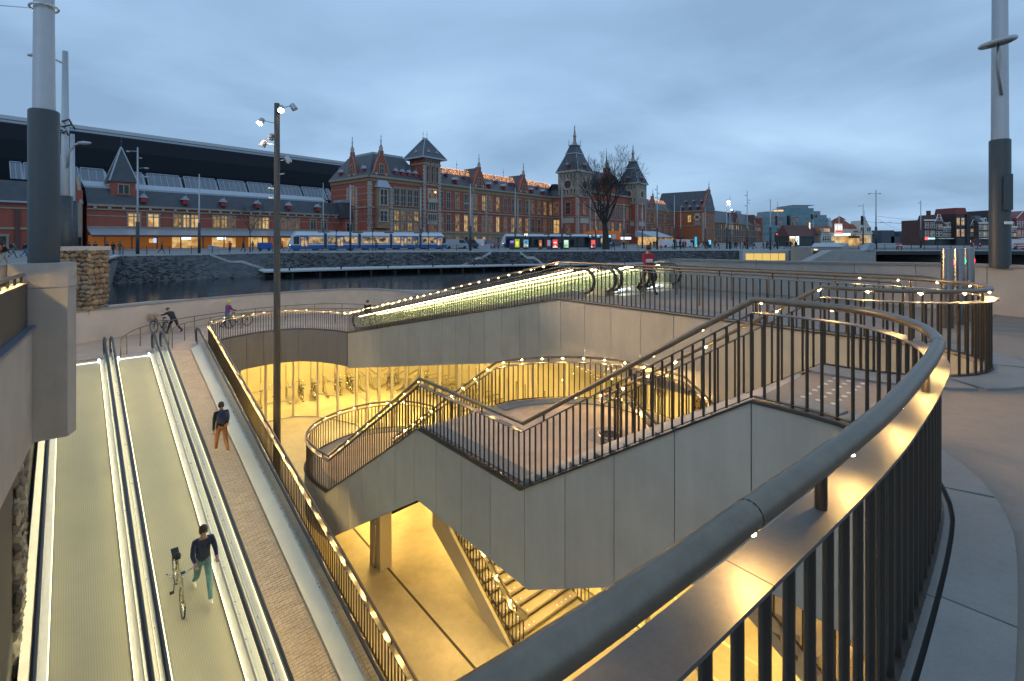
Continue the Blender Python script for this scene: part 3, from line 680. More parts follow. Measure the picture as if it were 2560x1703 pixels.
for rp, nm in ((ramp2, 'left'), (ramp1, 'right')):
    dk = thing('walkway_deck', 'bright steel deck strips between the %s' % ('two left walkway balustrades' if rp is ramp2 else 'balustrades of the upper walkways'), 'deck', rp.p(8, 4))
    for a, b in (((1.99, 2.26), (3.90, 4.08)) if rp is ramp2 else ((1.7, 1.97), (3.63, 3.97))):
        n = 6
        for i in range(n):
            mb = MB(); rprism(mb, rp, rp.Q*i/n+.004, rp.Q*(i+1)/n-.004, a, b, .12, .145); mb.build('deck_plate', [m_steeld], dk)
# balustrades either side of the stepped brick path
pb = thing('path_balustrade', 'glass balustrade on the right of the brick path with a bright steel skirt', 'balustrade', RF(8, .45, ramp2.z(8)))
balustrade(pb, ramp2, .447, 1, 0, QB, False)
mb = MB()
a_, b_ = [ramp2.p(0, .47, .24), ramp2.p(0, .82, .06), ramp2.p(0, .82, -.05), ramp2.p(0, .47, -.05)], [ramp2.p(QB, .47, .24), ramp2.p(QB, .82, .06), ramp2.p(QB, .82, -.05), ramp2.p(QB, .47, -.05)]
mb.add(a_+b_, [(3,2,1,0),(4,5,6,7),(0,1,5,4),(1,2,6,5),(2,3,7,6),(3,0,4,7)]); mb.build('sloping_deck', [M('satin_steel', (.52, .50, .45), .42, .35, noise=(3, .05))], pb)
pb2 = thing('path_balustrade', 'glass balustrade on the left of the brick path against the walkway', 'balustrade', RF(8, 1.96, ramp2.z(8)))
balustrade(pb2, ramp2, 1.96, -1, 0, QB, True)
mb = MB(); rprism(mb, ramp2, 0, QB, 1.70, 1.93, .03, .06); mb.build('inner_deck', [m_steeld], pb2)
pb3 = thing('path_balustrade', 'glass balustrade nearest the sloping railing on the upper walkways', 'balustrade', ramp1.p(8, .5))
balustrade(pb3, ramp1, .55, 1, 0, 17.2, True)
pb4 = thing('path_balustrade', 'glass balustrade behind the brick path of the upper walkways', 'balustrade', ramp1.p(8, 1.7))
balustrade(pb4, ramp1, 1.66, -1, 0, 17.2, True)
# brick path: single bricks where they show, the rest one mass
pa = thing('brick_path', 'walking ramp paved with rows of small brown bricks', 'path', RF(10, 1.3, ramp2.z(10)))
mb = MB(); rprism(mb, ramp2, 0, QB, .83, 1.69, -.07, -.012); mb.build('bed', [m_mortar], pa)
bh, bl = .074, .205; rowsn = int(QB/bh); rest = MB(); cnt = 0
rnd = random.Random(3)
bm_ = MB(); c0 = Vector(ramp2.p(5, 1.2)); 
def brickverts(q, w_, dq, dw, up):
    return [Vector(ramp2.p(a, b, c)) for a, b, c in ((q, w_, -.02), (q+dq, w_, -.02), (q+dq, w_+dw, -.02), (q, w_+dw, -.02), (q, w_, up), (q+dq, w_, up), (q+dq, w_+dw, up), (q, w_+dw, up))]
BF = [(3,2,1,0),(4,5,6,7),(0,1,5,4),(1,2,6,5),(2,3,7,6),(3,0,4,7)]
base = MB(); base.add([v-Vector(ramp2.p(5, 1.2)) for v in brickverts(5, 1.2, bh-.012, bl-.008, .0)], BF); me_brick = base.mesh('brick', [m_brick])
for r_ in range(rowsn):
    q = r_*bh; off = (r_ % 2)*bl/2
    x = .84-off
    while x < 1.68:
        x0 = max(x, .835); x1 = min(x+bl-.008, 1.685)
        if x1-x0 > .03:
            up = rnd.uniform(-.005, .004)
            if 11.2 < q < 16.2 and x1-x0 > .19 and cnt < 300:
                cnt += 1; p = Vector(ramp2.p(q, x0)); link('brick', me_brick, pa, Matrix.Translation((p.x, p.y, p.z+up)))
            else: rest.add(brickverts(q, x0, bh-.012, x1-x0, up), BF)
        x += bl
rest.build('brick_rows', [m_brick], pa, fix=False)['kind'] = 'stuff'
mb = MB()
for r_ in range(int(QB/.11)):
    for x in (.06, .25):
        mb.add(brickverts(r_*.11, x, .1, .18 if x < .1 else .14, rnd.uniform(-.004, .002)), BF)
o_ = mb.build('edge_bricks', [m_brick], pa, fix=False); o_['kind'] = 'stuff'
mb = MB(); rprism(mb, ramp1, 0, 17.2, .6, 1.6, -.06, 0); mb.build('upper_path', [m_brick], pa)
# side wall of the left ramp towards the pit
rw = thing('ramp_side_wall', 'wall under the long sloping railing facing the pit', 'wall', RF(8, 0, ZB))
mb = MB(); mb.prism([RF(0, .0, ZB), RF(0, 0, ZL-.05), RF(QB, 0, ZB-.05)], (-RM.x*.08, -RM.y*.08, 0)); mb.build('wall_face', [m_conc2], rw)
# guide rails on both walkway landings
def guide(label, pts, base):
    th = thing('guide_rail', label, 'guide rail', (*pts[0][:2], base), group='guide rails leading to the walkways')
    p0, p1 = Vector(pts[0]), Vector(pts[-1]); P = list(pts)
    def turn(p, d): return [p+d*.25+Vector((0, 0, -.05)), p+d*.38+Vector((0, 0, -.25)), p+d*.4+Vector((0, 0, -.9))]
    d0 = (Vector(pts[0])-Vector(pts[1])).normalized(); d1 = (Vector(pts[-1])-Vector(pts[-2])).normalized()
    P = turn(p0, d0)[::-1]+[Vector(p) for p in pts]+turn(p1, d1)
    MB().tube(P, .026, 8).build('rail', [m_rail], th, True)
    me = cyl_mesh('post', .022, .93, 8, m_rail)
    for x, p, t in resample([tuple(p) for p in pts], 1.9, start=.5): link('post', me, th, Matrix.Translation((p[0], p[1], base)))
g1 = smoothp([(-18.4, 22.9), (-19.4, 25.6), (-18.9, 29), (-16.6, 32.6), (-13.4, 34.6), (-10.2, 34.0), W(26.9, 9.3)[:2]], 5)
g2 = smoothp([(-17.1, 24.2), (-17.9, 26.3), (-17.4, 29), (-15.4, 31.3), (-12.6, 32.2), (-10.2, 31.9), W(26.9, 7.3)[:2]], 5)
guide('outer curved guide rail crossing the lower landing', [(x, y, ZL+.95) for x, y in g1], ZL)
guide('inner curved guide rail close to the curved railing', [(x, y, ZL+.95) for x, y in g2], ZL)
guide('straight guide rail behind the plaza railing, nearer of two', [W(s, 7.3, .98) for s in (7.0, 4, 1, .2)], 0)
guide('straight guide rail along the far parapet of the plaza', [W(s, 9.3, 1.02) for s in (7.0, 4, 1, -.1)], 0)

# ------------------------------------------------------------------ left side: stone wall, parapet with rounded end, stone pier
sw = thing('stone_wall', 'rough split stone wall below the overhanging parapet at the left', 'wall', RF(16, 6.4, ramp2.z(16)))
mb = MB(); mb.prism([RF(3, 6.16, -3.5), RF(QB, 6.16, -1.8), RF(QB, 6.16, ZB-.3), RF(3, 6.16, ramp2.z(3)-.6)], (RM.x*.5, RM.y*.5, 0)); mb.build('wall_backing', [m_slate[1]], sw)
rn = random.Random(11); n_ = 0; restm = MB()
meS = []
for k in range(9):
    mb = MB(); mb.blob((0, 0, 0), (1, 1, 1), 0, .28, rn); meS.append([mb.mesh('stone', [mm]) for mm in m_slate])
rampang = math.atan2(RD.y, RD.x)
q = 12.6
while q < 20.6:
    z = ramp2.z(q)-.1
    while z < -1.7:
        sz = rn.uniform(.09, .17); qq = q+rn.uniform(-.06, .06); c = RF(qq, 6.12+rn.uniform(-.02, .04), z)
        if n_ < 300:
            n_ += 1
            me = rn.choice(meS)[rn.choice((0, 0, 2, 1, 0, 2))]
            link('stone', me, sw, Matrix.Translation(c) @ Matrix.Rotation(rampang, 4, 'Z') @ Matrix.Rotation(rn.uniform(-.5, .5), 4, 'Y') @ Matrix.Diagonal((sz*.85, .10, sz*1.3, 1)))
        z += sz*1.55*(1.05 if q < 17 else 1.2)
    q += .175 if q < 17 else .23
mb = MB(); rprism(mb, ramp2, 0, QB, 5.91, 6.06, -.1, .5); mb.build('white_ledge', [m_white], sw)
pp = thing('left_parapet', 'smooth concrete parapet with a rounded hanging end at the left of the ramp', 'wall', (-8.7, 9.0, -1.6))
ax = Vector((.62, -.785)).normalized(); nl_ = Vector((-ax.y, ax.x))    # along towards the camera; nl_: towards the ramp side
c0 = Vector((-8.72, 9.02)); r_ = .44
ring = [c0+r_*(nl_*math.cos(a)-ax*math.sin(a)) for a in [PI*i/16 for i in range(17)]]
body = ring+[c0-nl_*r_+ax*6, c0+nl_*r_+ax*6]
def prz(poly, z0, z1): mb = MB(); mb.flat([(p.x, p.y) for p in poly], z1, zb=z0); return mb
nose = ring+[c0-nl_*r_+ax*.30, c0+nl_*(r_-.1)+ax*.30]
prz(nose, -1.75, 1.02).build('rounded_end', [m_conc2], pp, 'auto'); 
nose2 = [c0+(p-c0)*1.012 for p in nose]; prz(nose2, 1.03, 1.48).build('capital', [m_conc2], pp, 'auto')
lowb = [c0-nl_*.13+ax*.2, c0-nl_*.5+ax*.2, c0-nl_*.5+ax*7, c0-nl_*.13+ax*7]
prz(lowb, -1.75, .30).build('lower_wall', [m_conc2], pp)
midb = [c0-nl_*.19+ax*.2, c0-nl_*.28+ax*.2, c0-nl_*.28+ax*7, c0-nl_*.19+ax*7]
prz(midb, .36, 1.12).build('dark_panel', [M('dark_sheet', (.075, .068, .06), .5, .4)], pp)
lg = [c0-nl_*.08+ax*.2, c0-nl_*.4+ax*.2, c0-nl_*.4+ax*7, c0-nl_*.08+ax*7]
prz(lg, .30, .36).build('ledge', [M('blue_steel', (.16, .19, .24), .45, .4)], pp)
back = [c0-nl_*.44-ax*.1, c0-nl_*.95+ax*.0, c0-nl_*1.25+ax*7, c0-nl_*.75+ax*7]
prz(back, 1.2, 1.47).build('back_coping', [m_kerb], pp)
hr = thing('parapet_handrail', 'short bronze handrail with warm lamps on the left parapet', 'railing', (-7.6, 8, 1.12))
pth = [c0-nl_*.24+ax*a for a in (.4, 3, 7)]
MB().tube([(p.x, p.y, 1.29) for p in pth], .032, 10).build('handrail', [m_rail], hr, True)
MB().sweep([(p.x, p.y, 1.14) for p in pth], [(-.085, 0), (.085, 0), (.085, .012), (-.085, .012)]).build('cap_bar', [m_cap], hr)
for k in range(5):
    p = pth[0]+ax*(.15+.6*k); link('stanchion', me_post, hr, Matrix.Translation((p.x, p.y, 1.15)))
    p = p+ax*.3; link('led_lamp', me_led, hr, Matrix.Translation((p.x-nl_.x*.015, p.y-nl_.y*.015, 1.26)))
# stone pier beyond
pr = thing('stone_pier', 'square pier of tan field stones with a pale cap slab', 'pier', (-15, 16.5, -2.2))
pcx = PX(187, 617, 26.0); pw_ = 1.55
prx = math.atan2(RD.y, RD.x)
ctr = Vector((pcx.x-.2, pcx.y+.75))
MB().box((ctr.x, ctr.y, -.4), (pw_-.1, pw_-.1, 3.5), .15).build('core', [M('stone_joint', (.07, .055, .04), .95)], pr)
MB().box((ctr.x, ctr.y, 1.44), (pw_+.14, pw_+.14, .22), .15).build('cap_slab', [m_beige], pr)
rn = random.Random(5); meP = []
for k in range(8):
    mb = MB(); mb.blob((0, 0, 0), (1, 1, 1), 0, .2, rn); meP.append([mb.mesh('stone', [mm]) for mm in m_stones])
Rz = Matrix.Rotation(.15, 4, 'Z')
for face in range(2):
    z = -2.0
    while z < 1.3:
        hgt = rn.uniform(.2, .38); x = -pw_/2
        while x < pw_/2-.04:
            wd = rn.uniform(.2, .5); wd = min(wd, pw_/2-x+.03)
            l_ = Vector((x+wd/2, -pw_/2+.04, 0)) if face == 0 else Vector((pw_/2-.04, x+wd/2, 0))
            loc = Rz.to_3x3() @ l_
            sx = (wd*.56, .13, hgt*.56*rn.uniform(.85, 1.15)) if face == 0 else (.13, wd*.56, hgt*.56)
            link('stone', rn.choice(meP)[rn.choice((0, 1, 1, 1, 3, 3, 0, 2))], pr, Matrix.Translation((ctr.x+loc.x, ctr.y+loc.y, z+hgt/2+rn.uniform(-.03, .03))) @ Rz @ Matrix.Rotation(rn.uniform(-.3, .3), 4, 'Y') @ Matrix.Diagonal((*sx, 1)))
            x += wd
        z += hgt*.93
# ------------------------------------------------------------------ lamps below ground (the lit luminaires of the bicycle level)
m_lampb = EM('ceiling_lamp_bright', YEL, 160)
def lampbox(c, sx, sy, rz, label, m=None):
    o = MB().box((0, 0, 0), (sx, sy, .06)).build('ceiling_lamp', [m or m_lamp]); o.location = c; o.rotation_euler = (0, 0, rz)
    tag(o, label, 'ceiling lamp', 'ceiling lamps of the bicycle level')
ra = math.atan2(D_.y, D_.x)
LB = 'yellow ceiling lamp hidden under the slab of the bicycle level'
for x, y in ((-19.5, 30.5), (-16.5, 32.5), (-13, 34), (-9.5, 33.5), (-6, 31), (-3.5, 28)): lampbox((x, y, ZL-.5), 1.6, .6, ra, LB, m_lampb)
for s in (1, 4, 7, 11, 15, 19, 23): lampbox(W(s, 8.0, -1.0 if s < 8 else -(s-8.36)*.2093-1.0), 1.6, .6, ra, LB, m_lampb)
for s, t in ((-4.5, -5), (-4.5, -1), (-4.5, 3), (-4.5, 6.5)): lampbox(W(s, t, -.75), 1.8, .6, ra, LB)
lampbox(W(6, 2.2, ZP-.55), 2.4, .8, ra, LB); lampbox(W(15.8, 2.6, ZQ-.6), 1.6, .8, ra, LB)
lampbox(W(12.5, 4.4, ZQ-.6), 1.2, .6, ra, LB)
# ------------------------------------------------------------------ people
m_skin = M('skin', (.42, .27, .20), .55)
m_hair = M('dark_hair', (.035, .025, .02), .6)
CL = {k: M('cloth_'+k, c, .85, noise=(12, .25), bump=(16, .7, .03)) for k, c in dict(black=(.018, .018, .02), navy=(.02, .03, .07), grey=(.14, .15, .16), orange=(.30, .12, .035), teal=(.10, .22, .25), red=(.42, .02, .035), purple=(.16, .05, .16), blue=(.05, .12, .28), tan=(.42, .30, .19), white=(.62, .6, .56), green=(.07, .12, .07), yellow=(.6, .5, .06), orangered=(.6, .12, .03)).items()}
def body_mesh(name, top, legs, shoes, pose='walk', arms='swing', lean=0., fine=False, hat=None):
    """one continuous figure, feet at z=0, facing +y, about 1.76 m tall; returns the mesh"""
    J = {}; E = []; rad = {}; reg = {}
    def j(n, p, r, par=None, rg='top'):
        J[n] = Vector(p); rad[n] = r; reg[n] = rg
        if par: E.append((par, n, rg))
    def up(p):      # lean the trunk about the hips
        v = Vector(p)-Vector((0, 0, .95)); v.rotate(Matrix.Rotation(-lean, 3, 'X')); return v+Vector((0, 0, .95))
    j('pel', (0, 0, .95), (.145, .115), rg='legs')
    j('waist', up((0, 0, 1.10)), (.145, .11), 'pel'); j('chest', up((0, .0, 1.33)), (.165, .12), 'waist'); j('nb', up((0, -.01, 1.46)), (.075, .07), 'chest')
    j('neck', up((0, 0, 1.52)), (.052, .055), 'nb', 'skin'); j('head', up((0, .02, 1.60)), (.073, .085), 'neck', 'skin'); j('crown', up((0, .015, 1.70)), (.068, .08), 'head', 'skin')
    sw = {'walk': (.42, -.36), 'stand': (.03, -.03), 'stride': (.55, -.45)}[pose]
    for sd, x, a in (('l', -.09, sw[0]), ('r', .09, sw[1])):
        hip = Vector((x, 0, .90)); knee = hip+Vector((x*.12, math.sin(a)*.43, -math.cos(a)*.43))
        b = a-(.55 if a < -.1 else .1 if a > .1 else .02)
        ank = knee+Vector((0, math.sin(b)*.40, -math.cos(b)*.40)); f = Vector((0, .16, -.055 if b > -.5 else -.12))
        j('hip'+sd, hip, (.098, .1), 'pel', 'legs'); j('knee'+sd, knee, (.066, .07), 'hip'+sd, 'legs'); j('ank'+sd, ank, (.045, .05), 'knee'+sd, 'legs')
        j('heel'+sd, ank+Vector((0, -.015, -.045)), (.042, .045), 'ank'+sd, 'shoe'); j('toe'+sd, ank+f, (.038, .03), 'heel'+sd, 'shoe')
    hands = []
    for sd, x, a in (('l', -.18, sw[1]), ('r', .18, sw[0])):
        sh = up((x, 0, 1.415))
        if arms == 'swing': el = sh+Vector((x*.25, math.sin(a*.7)*.28, -math.cos(a*.7)*.28)); wr = el+Vector((x*.05, math.sin(a*.7+.35)*.25, -math.cos(a*.7+.35)*.25))
        elif arms == 'push': el = sh+Vector((x*.3, .12, -.25)); wr = el+Vector((-x*.1, .23, -.06))
        elif arms == 'reach': el = sh+Vector((x*.2, .24, -.13)); wr = el+Vector((-x*.2, .25, -.02))
        else: el = sh+Vector((x*.2, -.03, -.28)); wr = el+Vector((-x*.6, .2, -.08))
        j('sh'+sd, sh, (.068, .075), 'chest'); j('el'+sd, el, (.05, .052), 'sh'+sd); j('wr'+sd, wr, (.034, .036), 'el'+sd)
        dd = (wr-el).normalized(); j('pm'+sd, wr+dd*.075, (.024, .036), 'wr'+sd, 'skin'); hands.append((wr+dd*.06, dd, 1 if x > 0 else -1))
    names = list(J); ix = {n: i for i, n in enumerate(names)}
    me = bpy.data.meshes.new(name+'_cage'); me.from_pydata([tuple(J[n]) for n in names], [(ix[a], ix[b]) for a, b, _ in E], []); me.update()
    ob = bpy.data.objects.new('cage', me); COL.objects.link(ob)
    sk = ob.modifiers.new('skin', 'SKIN'); sk.use_smooth_shade = True
    for n in names:
        v = me.skin_vertices[0].data[ix[n]]; v.radius = rad[n]; v.use_root = (n == 'pel')
    sb = ob.modifiers.new('sub', 'SUBSURF'); sb.levels = 2 if fine else 1; sb.render_levels = sb.levels
    bpy.context.view_layer.update(); dg = bpy.context.evaluated_depsgraph_get()
    m2 = bpy.data.meshes.new_from_object(ob.evaluated_get(dg)); bpy.data.objects.remove(ob)
    bm = bmesh.new(); bm.from_mesh(m2)
    slot = {'skin': 0, 'top': 1, 'legs': 2, 'shoe': 3}
    segs = [(J[a], J[b], r_) for a, b, r_ in E]
    for f in bm.faces:
        c = f.calc_center_median(); best = None
        for a, b, r_ in segs:
            d = b-a; t = max(0, min(1, (c-a).dot(d)/max(1e-9, d.length_squared))); q = (c-a-d*t).length
            if best is None or q < best[0]: best = (q, r_)
        f.material_index = slot[best[1]]; f.smooth = True
    bm.to_mesh(m2); bm.free(); m2.name = name
    mats = [m_skin, CL[top], CL[legs], shoes if not isinstance(shoes, str) else CL[shoes]]
    # fingers, nose and ears added to the same mesh
    mb = MB()
    if fine:
        for w0, d, sx in hands:
            side = d.cross(Vector((0, 0, 1)));  side = side.normalized() if side.length > .1 else Vector((1, 0, 0)); dn = d.cross(side).normalized()
            for k, ln in enumerate((.060, .072, .078, .070)):
                p = w0+side*(.026-.017*k)+d*.04; mb.tube([p, p+d*ln*.5+dn*.006, p+d*ln*.85+dn*.03], [.0095, .0085, .007], 6)
            p = w0+side*.03+d*.0; mb.tube([p, p+side*.03+d*.03, p+side*.03+d*.058+dn*.01], [.011, .010, .008], 6)
    h = J['head']; fw = Vector((0, math.cos(lean), -math.sin(lean)))
    mb.blob(h+fw*.092+Vector((0, 0, .012)), (.014, .02, .022), 0, 0)
    for sx in (-1, 1): mb.blob(h+Vector((sx*.078, 0, .01)), (.014, .022, .032), 0, 0)
    for sx in (-1, 1): mb.blob(h+fw*.078+Vector((sx*.03, 0, .034)), (.012, .010, .009), 3, 0)
    mb.add([h+fw*.083+Vector((x, 0, z)) for x, z in ((-.024, -.038), (.024, -.038), (.02, -.046), (-.02, -.046))], [(0, 1, 2, 3)], 2)
    b2 = bmesh.new(); b2.from_mesh(m2); base = [b2.verts.new(v) for v in mb.v]
    for f, mi in zip(mb.f, mb.m):
        try: nf = b2.faces.new([base[i] for i in f]); nf.material_index = 0 if mi == 0 else 3; nf.smooth = True
        except ValueError: pass
    b2.to_mesh(m2); b2.free()
    idx = [f.material_index for f in m2.polygons]; m2.materials.clear()
    for mm in mats: m2.materials.append(mm)
    m2.polygons.foreach_set('material_index', idx)
    zmin = min(v.co.z for v in m2.vertices)
    for v in m2.vertices: v.co.z -= zmin
    hb = MB(); c = J['crown']-Vector((0, 0, zmin)); hb.lathe([(.088, -.10), (.094, -.04), (.088, .02), (.06, .062), (.02, .078)], c-fw*.018, 12)
    hm = hb.mesh(name+'_hair', [CL[hat] if hat else m_hair], True)
    return m2, hm
def person(label, loc, facing, meshes, group=None, extra=None, scale=1.):
    """facing: direction in plan"""
    rz = math.atan2(facing[1], facing[0])-PI/2
    o = bpy.data.objects.new('person', meshes[0]); COL.objects.link(o); o.location = loc; o.rotation_euler = (0, 0, rz); o.scale = (scale,)*3
    tag(o, label, 'person', group)
    link('hair', meshes[1], o)
    if extra:
        for n, me in extra: link(n, me, o)
    return o
shoe_w = CL['white']
def walkz(q, w_): return ramp2.p(q, w_)
P1 = body_mesh('walker', 'black', 'orange', 'white', 'walk', 'swing', .06, True)
bk = MB(); bk.blob((0, -.20, 1.26), (.20, .13, .27), 0, .06); bpm = bk.mesh('backpack', [CL['navy']], True)
person('person in orange trousers and black jacket walking up the brick path', ramp2.p(8.9, 1.28), RD, P1, extra=[('backpack', bpm)], scale=1.06)
P2 = body_mesh('cyclist', 'navy', 'teal', 'white', 'walk', 'push', .05, True)
person('person in dark jacket and blue jeans wheeling a bicycle down the walkway', ramp2.p(14.5, 2.82), -RD, P2, scale=1.06)
P3 = body_mesh('leaner', 'black', 'black', 'black', 'stride', 'reach', .75, True)
person('person in black bending forward over a bicycle on the lower landing', (-20.0, 28.6, ZL), (-1, .35), P3)
P4 = body_mesh('purple', 'purple', 'blue', 'black', 'walk', 'push', .15, True, 'yellow')
person('person in purple jacket and yellow hat behind the curved railing', (-17.9, 30.4, ZL), (.5, .85), P4)
P5 = body_mesh('dark', 'black', 'navy', 'black', 'walk', 'swing', .05, True)
person('person in black at the foot of the lit upper walkways', W(26.6, 7.0, ZL), (-D_.x, -D_.y), P5)
P6 = body_mesh('redcoat', 'red', 'black', 'black', 'walk', 'swing', .08, True)
person('person in red jacket stepping off the upper walkways', W(7.4, 8.9, 0), (.3, -.95), P6, extra=[('scarf', MB().lathe([(.165, 1.10), (.172, 1.13), (.172, 1.20), (.165, 1.23)], (0, 0.02, 0), 12).mesh('scarf', [CL['white']], True))])
# ------------------------------------------------------------------ bicycles
m_tyre = M('tyre', (.02, .02, .02), .8); m_chrome = M('chrome', (.6, .6, .6), .25, 1.)
def bike_parts(col):
    fm = M('bike_'+col, {'yellow': (.30, .26, .13), 'black': (.02, .02, .02), 'red': (.4, .03, .03), 'blue': (.04, .12, .3)}[col], .4)
    P = {}
    mb = MB()
    for a, b, r_ in (((0, -.15, .30), (0, .42, .85), .017), ((0, -.15, .30), (0, -.28, .88), .016), ((0, -.26, .74), (0, .40, .78), .014), ((0, .43, .92), (0, .56, .34), .016)):
        mb.tube([a, b], r_, 8)
    for sx in (-.05, .05):
        mb.tube([(sx*.4, -.15, .30), (sx, -.55, .34)], .009, 6); mb.tube([(sx*.3, -.26, .74), (sx, -.55, .34)], .009, 6)
        mb.tube([(sx*.5, .52, .5), (sx, .56, .34)], .011, 6)
    P['frame'] = mb.mesh('frame', [fm], True)
    t = MB(); t.tube([(0, .335*math.cos(a), .335*math.sin(a)) for a in [2*PI*i/24 for i in range(24)]], .02, 6, closed=True); P['tyre'] = t.mesh('tyre', [m_tyre], True)
    t = MB(); t.tube([(0, .31*math.cos(a), .31*math.sin(a)) for a in [2*PI*i/24 for i in range(24)]], .010, 5, closed=True)
    for i in range(14):
        a = 2*PI*i/14; t.tube([(.02*(-1)**i, 0, 0), (0, .31*math.cos(a), .31*math.sin(a))], .002, 3)
    t.tube([(-.05, 0, 0), (.05, 0, 0)], .022, 8); P['rim'] = t.mesh('rim', [m_chrome])
    t = MB(); t.tube([(-.30, .22, 1.02), (-.22, .34, 1.04), (0, .42, 1.0), (.22, .34, 1.04), (.30, .22, 1.02)], .012, 7); t.tube([(0, .42, .85), (0, .42, 1.0)], .013, 7); P['handlebar'] = t.mesh('handlebar', [m_chrome], True)
    t = MB(); t.blob((0, -.33, .93), (.09, .15, .04), 0, 0); t.tube([(0, -.28, .86), (0, -.29, .92)], .012, 6); P['saddle'] = t.mesh('saddle', [m_tyre], True)
    t = MB(); t.tube([(-.02, .35*math.cos(a)-.55, .34+.365*math.sin(a)) for a in [R(20)+R(160)*i/8 for i in range(9)]], .018, 5); t.tube([(0, .365*math.cos(a)+.56, .34+.365*math.sin(a)) for a in [R(30)+R(140)*i/8 for i in range(9)]], .018, 5); P['mudguard'] = t.mesh('mudguard', [fm], True)
    t = MB(); t.tube([(.07, -.15, .30), (.09, -.03, .18)], .01, 5); t.tube([(-.07, -.15, .30), (-.09, -.27, .42)], .01, 5); t.box((.13, -.03, .18), (.09, .07, .02)); t.box((-.13, -.27, .42), (.09, .07, .02)); P['pedals'] = t.mesh('pedals', [m_tyre])
    t = MB(); t.box((0, -.62, .78), (.16, .36, .02)); t.tube([(.06, -.7, .77), (.05, -.55, .34)], .006, 5); t.tube([(-.06, -.7, .77), (-.05, -.55, .34)], .006, 5); P['carrier'] = t.mesh('carrier', [m_tyre])
    return P
BP = {c: bike_parts(c) for c in ('yellow', 'black', 'red')}
def bicycle(label, loc, facing, col, group=None, tilt=0., crate=None):
    rz = math.atan2(facing[1], facing[0])-PI/2
    o = thing('bicycle', label, 'bicycle', loc, rz, group, world=False); o.rotation_euler = (tilt, 0, rz); P = BP[col]
    for n in ('frame', 'handlebar', 'saddle', 'mudguard', 'pedals', 'carrier'): link(n, P[n], o)
    for y in (-.55, .56):
        wh = link('wheel', P['rim'], o, Matrix.Translation((0, y, .345))); link('tyre', P['tyre'], wh)
    if crate: link('crate', MB().box((0, .62, .98), (.38, .30, .26)).mesh('crate', [CL[crate]]), o)
    return o
p = Vector(ramp2.p(14.2, 3.3)); bicycle('yellowish bicycle wheeled down the walkway by the person in jeans', p, -RD, 'yellow', tilt=-.235)
bicycle('bicycle with a tan front crate under the bending person in black', (-20.75, 28.55, ZL), (-1, .35), 'black', crate='tan')
bicycle('dark bicycle pushed by the person in the yellow hat', (-17.3, 30.6, ZL), (.5, .85), 'black')
# racks with blue handles and a few parked bicycles behind the glass
m_blue = M('blue_plastic', (.06, .18, .42), .4); m_rack = M('rack_steel', (.34, .31, .25), .5, .6)
rackm = MB(); rackm.box((0, 0, .12), (.10, 1.7, .08)); rackm.box((0, .75, .55), (.06, .06, .9)); rackm.tube([(0, -.2, .16), (0, .5, .95)], .03, 6); rackm.box((0, .1, 1.25), (.09, 1.8, .06)); rackm.box((0, .95, 1.2), (.07, .07, 2.4))
rack_me = rackm.mesh('bicycle_rack', [m_rack])
gut = MB(); gut.tube([(-.09, -.86, 1.30), (-.11, -.98, 1.27), (0, -1.04, 1.25), (.11, -.98, 1.27), (.09, -.86, 1.30)], .026, 6); gut_me = gut.mesh('blue_handle', [m_blue], True)
ORD = 'first second third fourth fifth sixth seventh eighth ninth tenth eleventh twelfth thirteenth fourteenth fifteenth sixteenth seventeenth eighteenth nineteenth'.split()
def ordinal(i): return ORD[i] if i < 19 else ('twentieth' if i == 19 else ('twenty ' if i < 29 else 'thirty ')+ORD[(i-20) % 10] if i != 29 else 'thirtieth')
rk = resample([(-22.2, 28.6), (-19.8, 30.3), (-15.6, 32.6), (-10, 36.3), (-6.0, 35.2), (1.5, 26.5)], .82)
for i, (x, q_, t) in enumerate(rk):
    n = Vector((-t.y, t.x)); rz = math.atan2(n.y, n.x)-PI/2
    th = thing('bicycle_rack', 'steel bicycle rack with blue pull handle, %s from the row\'s left end' % ordinal(i), 'bicycle rack', (q_[0], q_[1], ZB), rz, 'bicycle racks behind the glass front', world=False)
    link('rack_frame', rack_me, th); link('blue_handle', gut_me, th)
    if i in (4, 9, 11, 12, 14, 15, 19, 22, 25):
        bicycle({4: 'black bicycle parked low at the left end of the racks', 9: 'red bicycle parked in the rack behind the glass front', 11: 'black bicycle beside the red one in the racks'}.get(i, 'black bicycle parked in the %s rack from the left behind the glass' % ordinal(i)),
                (q_[0]+n.x*.1, q_[1]+n.y*.1, ZB+.15), n, 'red' if i == 9 else 'black', 'bicycles parked in the racks')
# ------------------------------------------------------------------ tall poles close by
m_polel = M('pole_grey', (.42, .44, .46), .45, .5, noise=(4, .06)); m_poled = M('pole_sleeve', (.055, .065, .07), .5, .3, noise=(5, .1))
def big_pole(label, x, y, z0, r0, r1, zs, top, tp=.6):
    th = thing('tram_wire_pole', label, 'pole', (x, y, z0))
    MB().lathe([(r1, z0), (r1, zs), (r1-.02, zs+.03)], (x, y, 0), 28).build('sleeve', [m_poled], th, 'auto')
    MB().lathe([(r0, zs-.1), (r0*tp, top)], (x, y, 0), 28).build('pole', [m_polel], th, 'auto')
    return th
bpL = big_pole('thick grey pole with dark sleeve on the rounded left parapet', -8.71, 9.0, 1.48, .163, .224, 4.28, 13)
cz = 6.22
MB().tube([(-8.71+.2*math.cos(a), 9+.2*math.sin(a), cz+.02*math.cos(a)) for a in [2*PI*i/20 for i in range(20)]], .02, 6, closed=True).build('ring_clamp', [m_chrome], bpL, True)
MB().tube([(-8.9, 9, cz), (-9.3, 9.0, cz+.03), (-14, 9.2, cz+.5)], .010, 5).build('span_wire', [m_chrome], bpL)
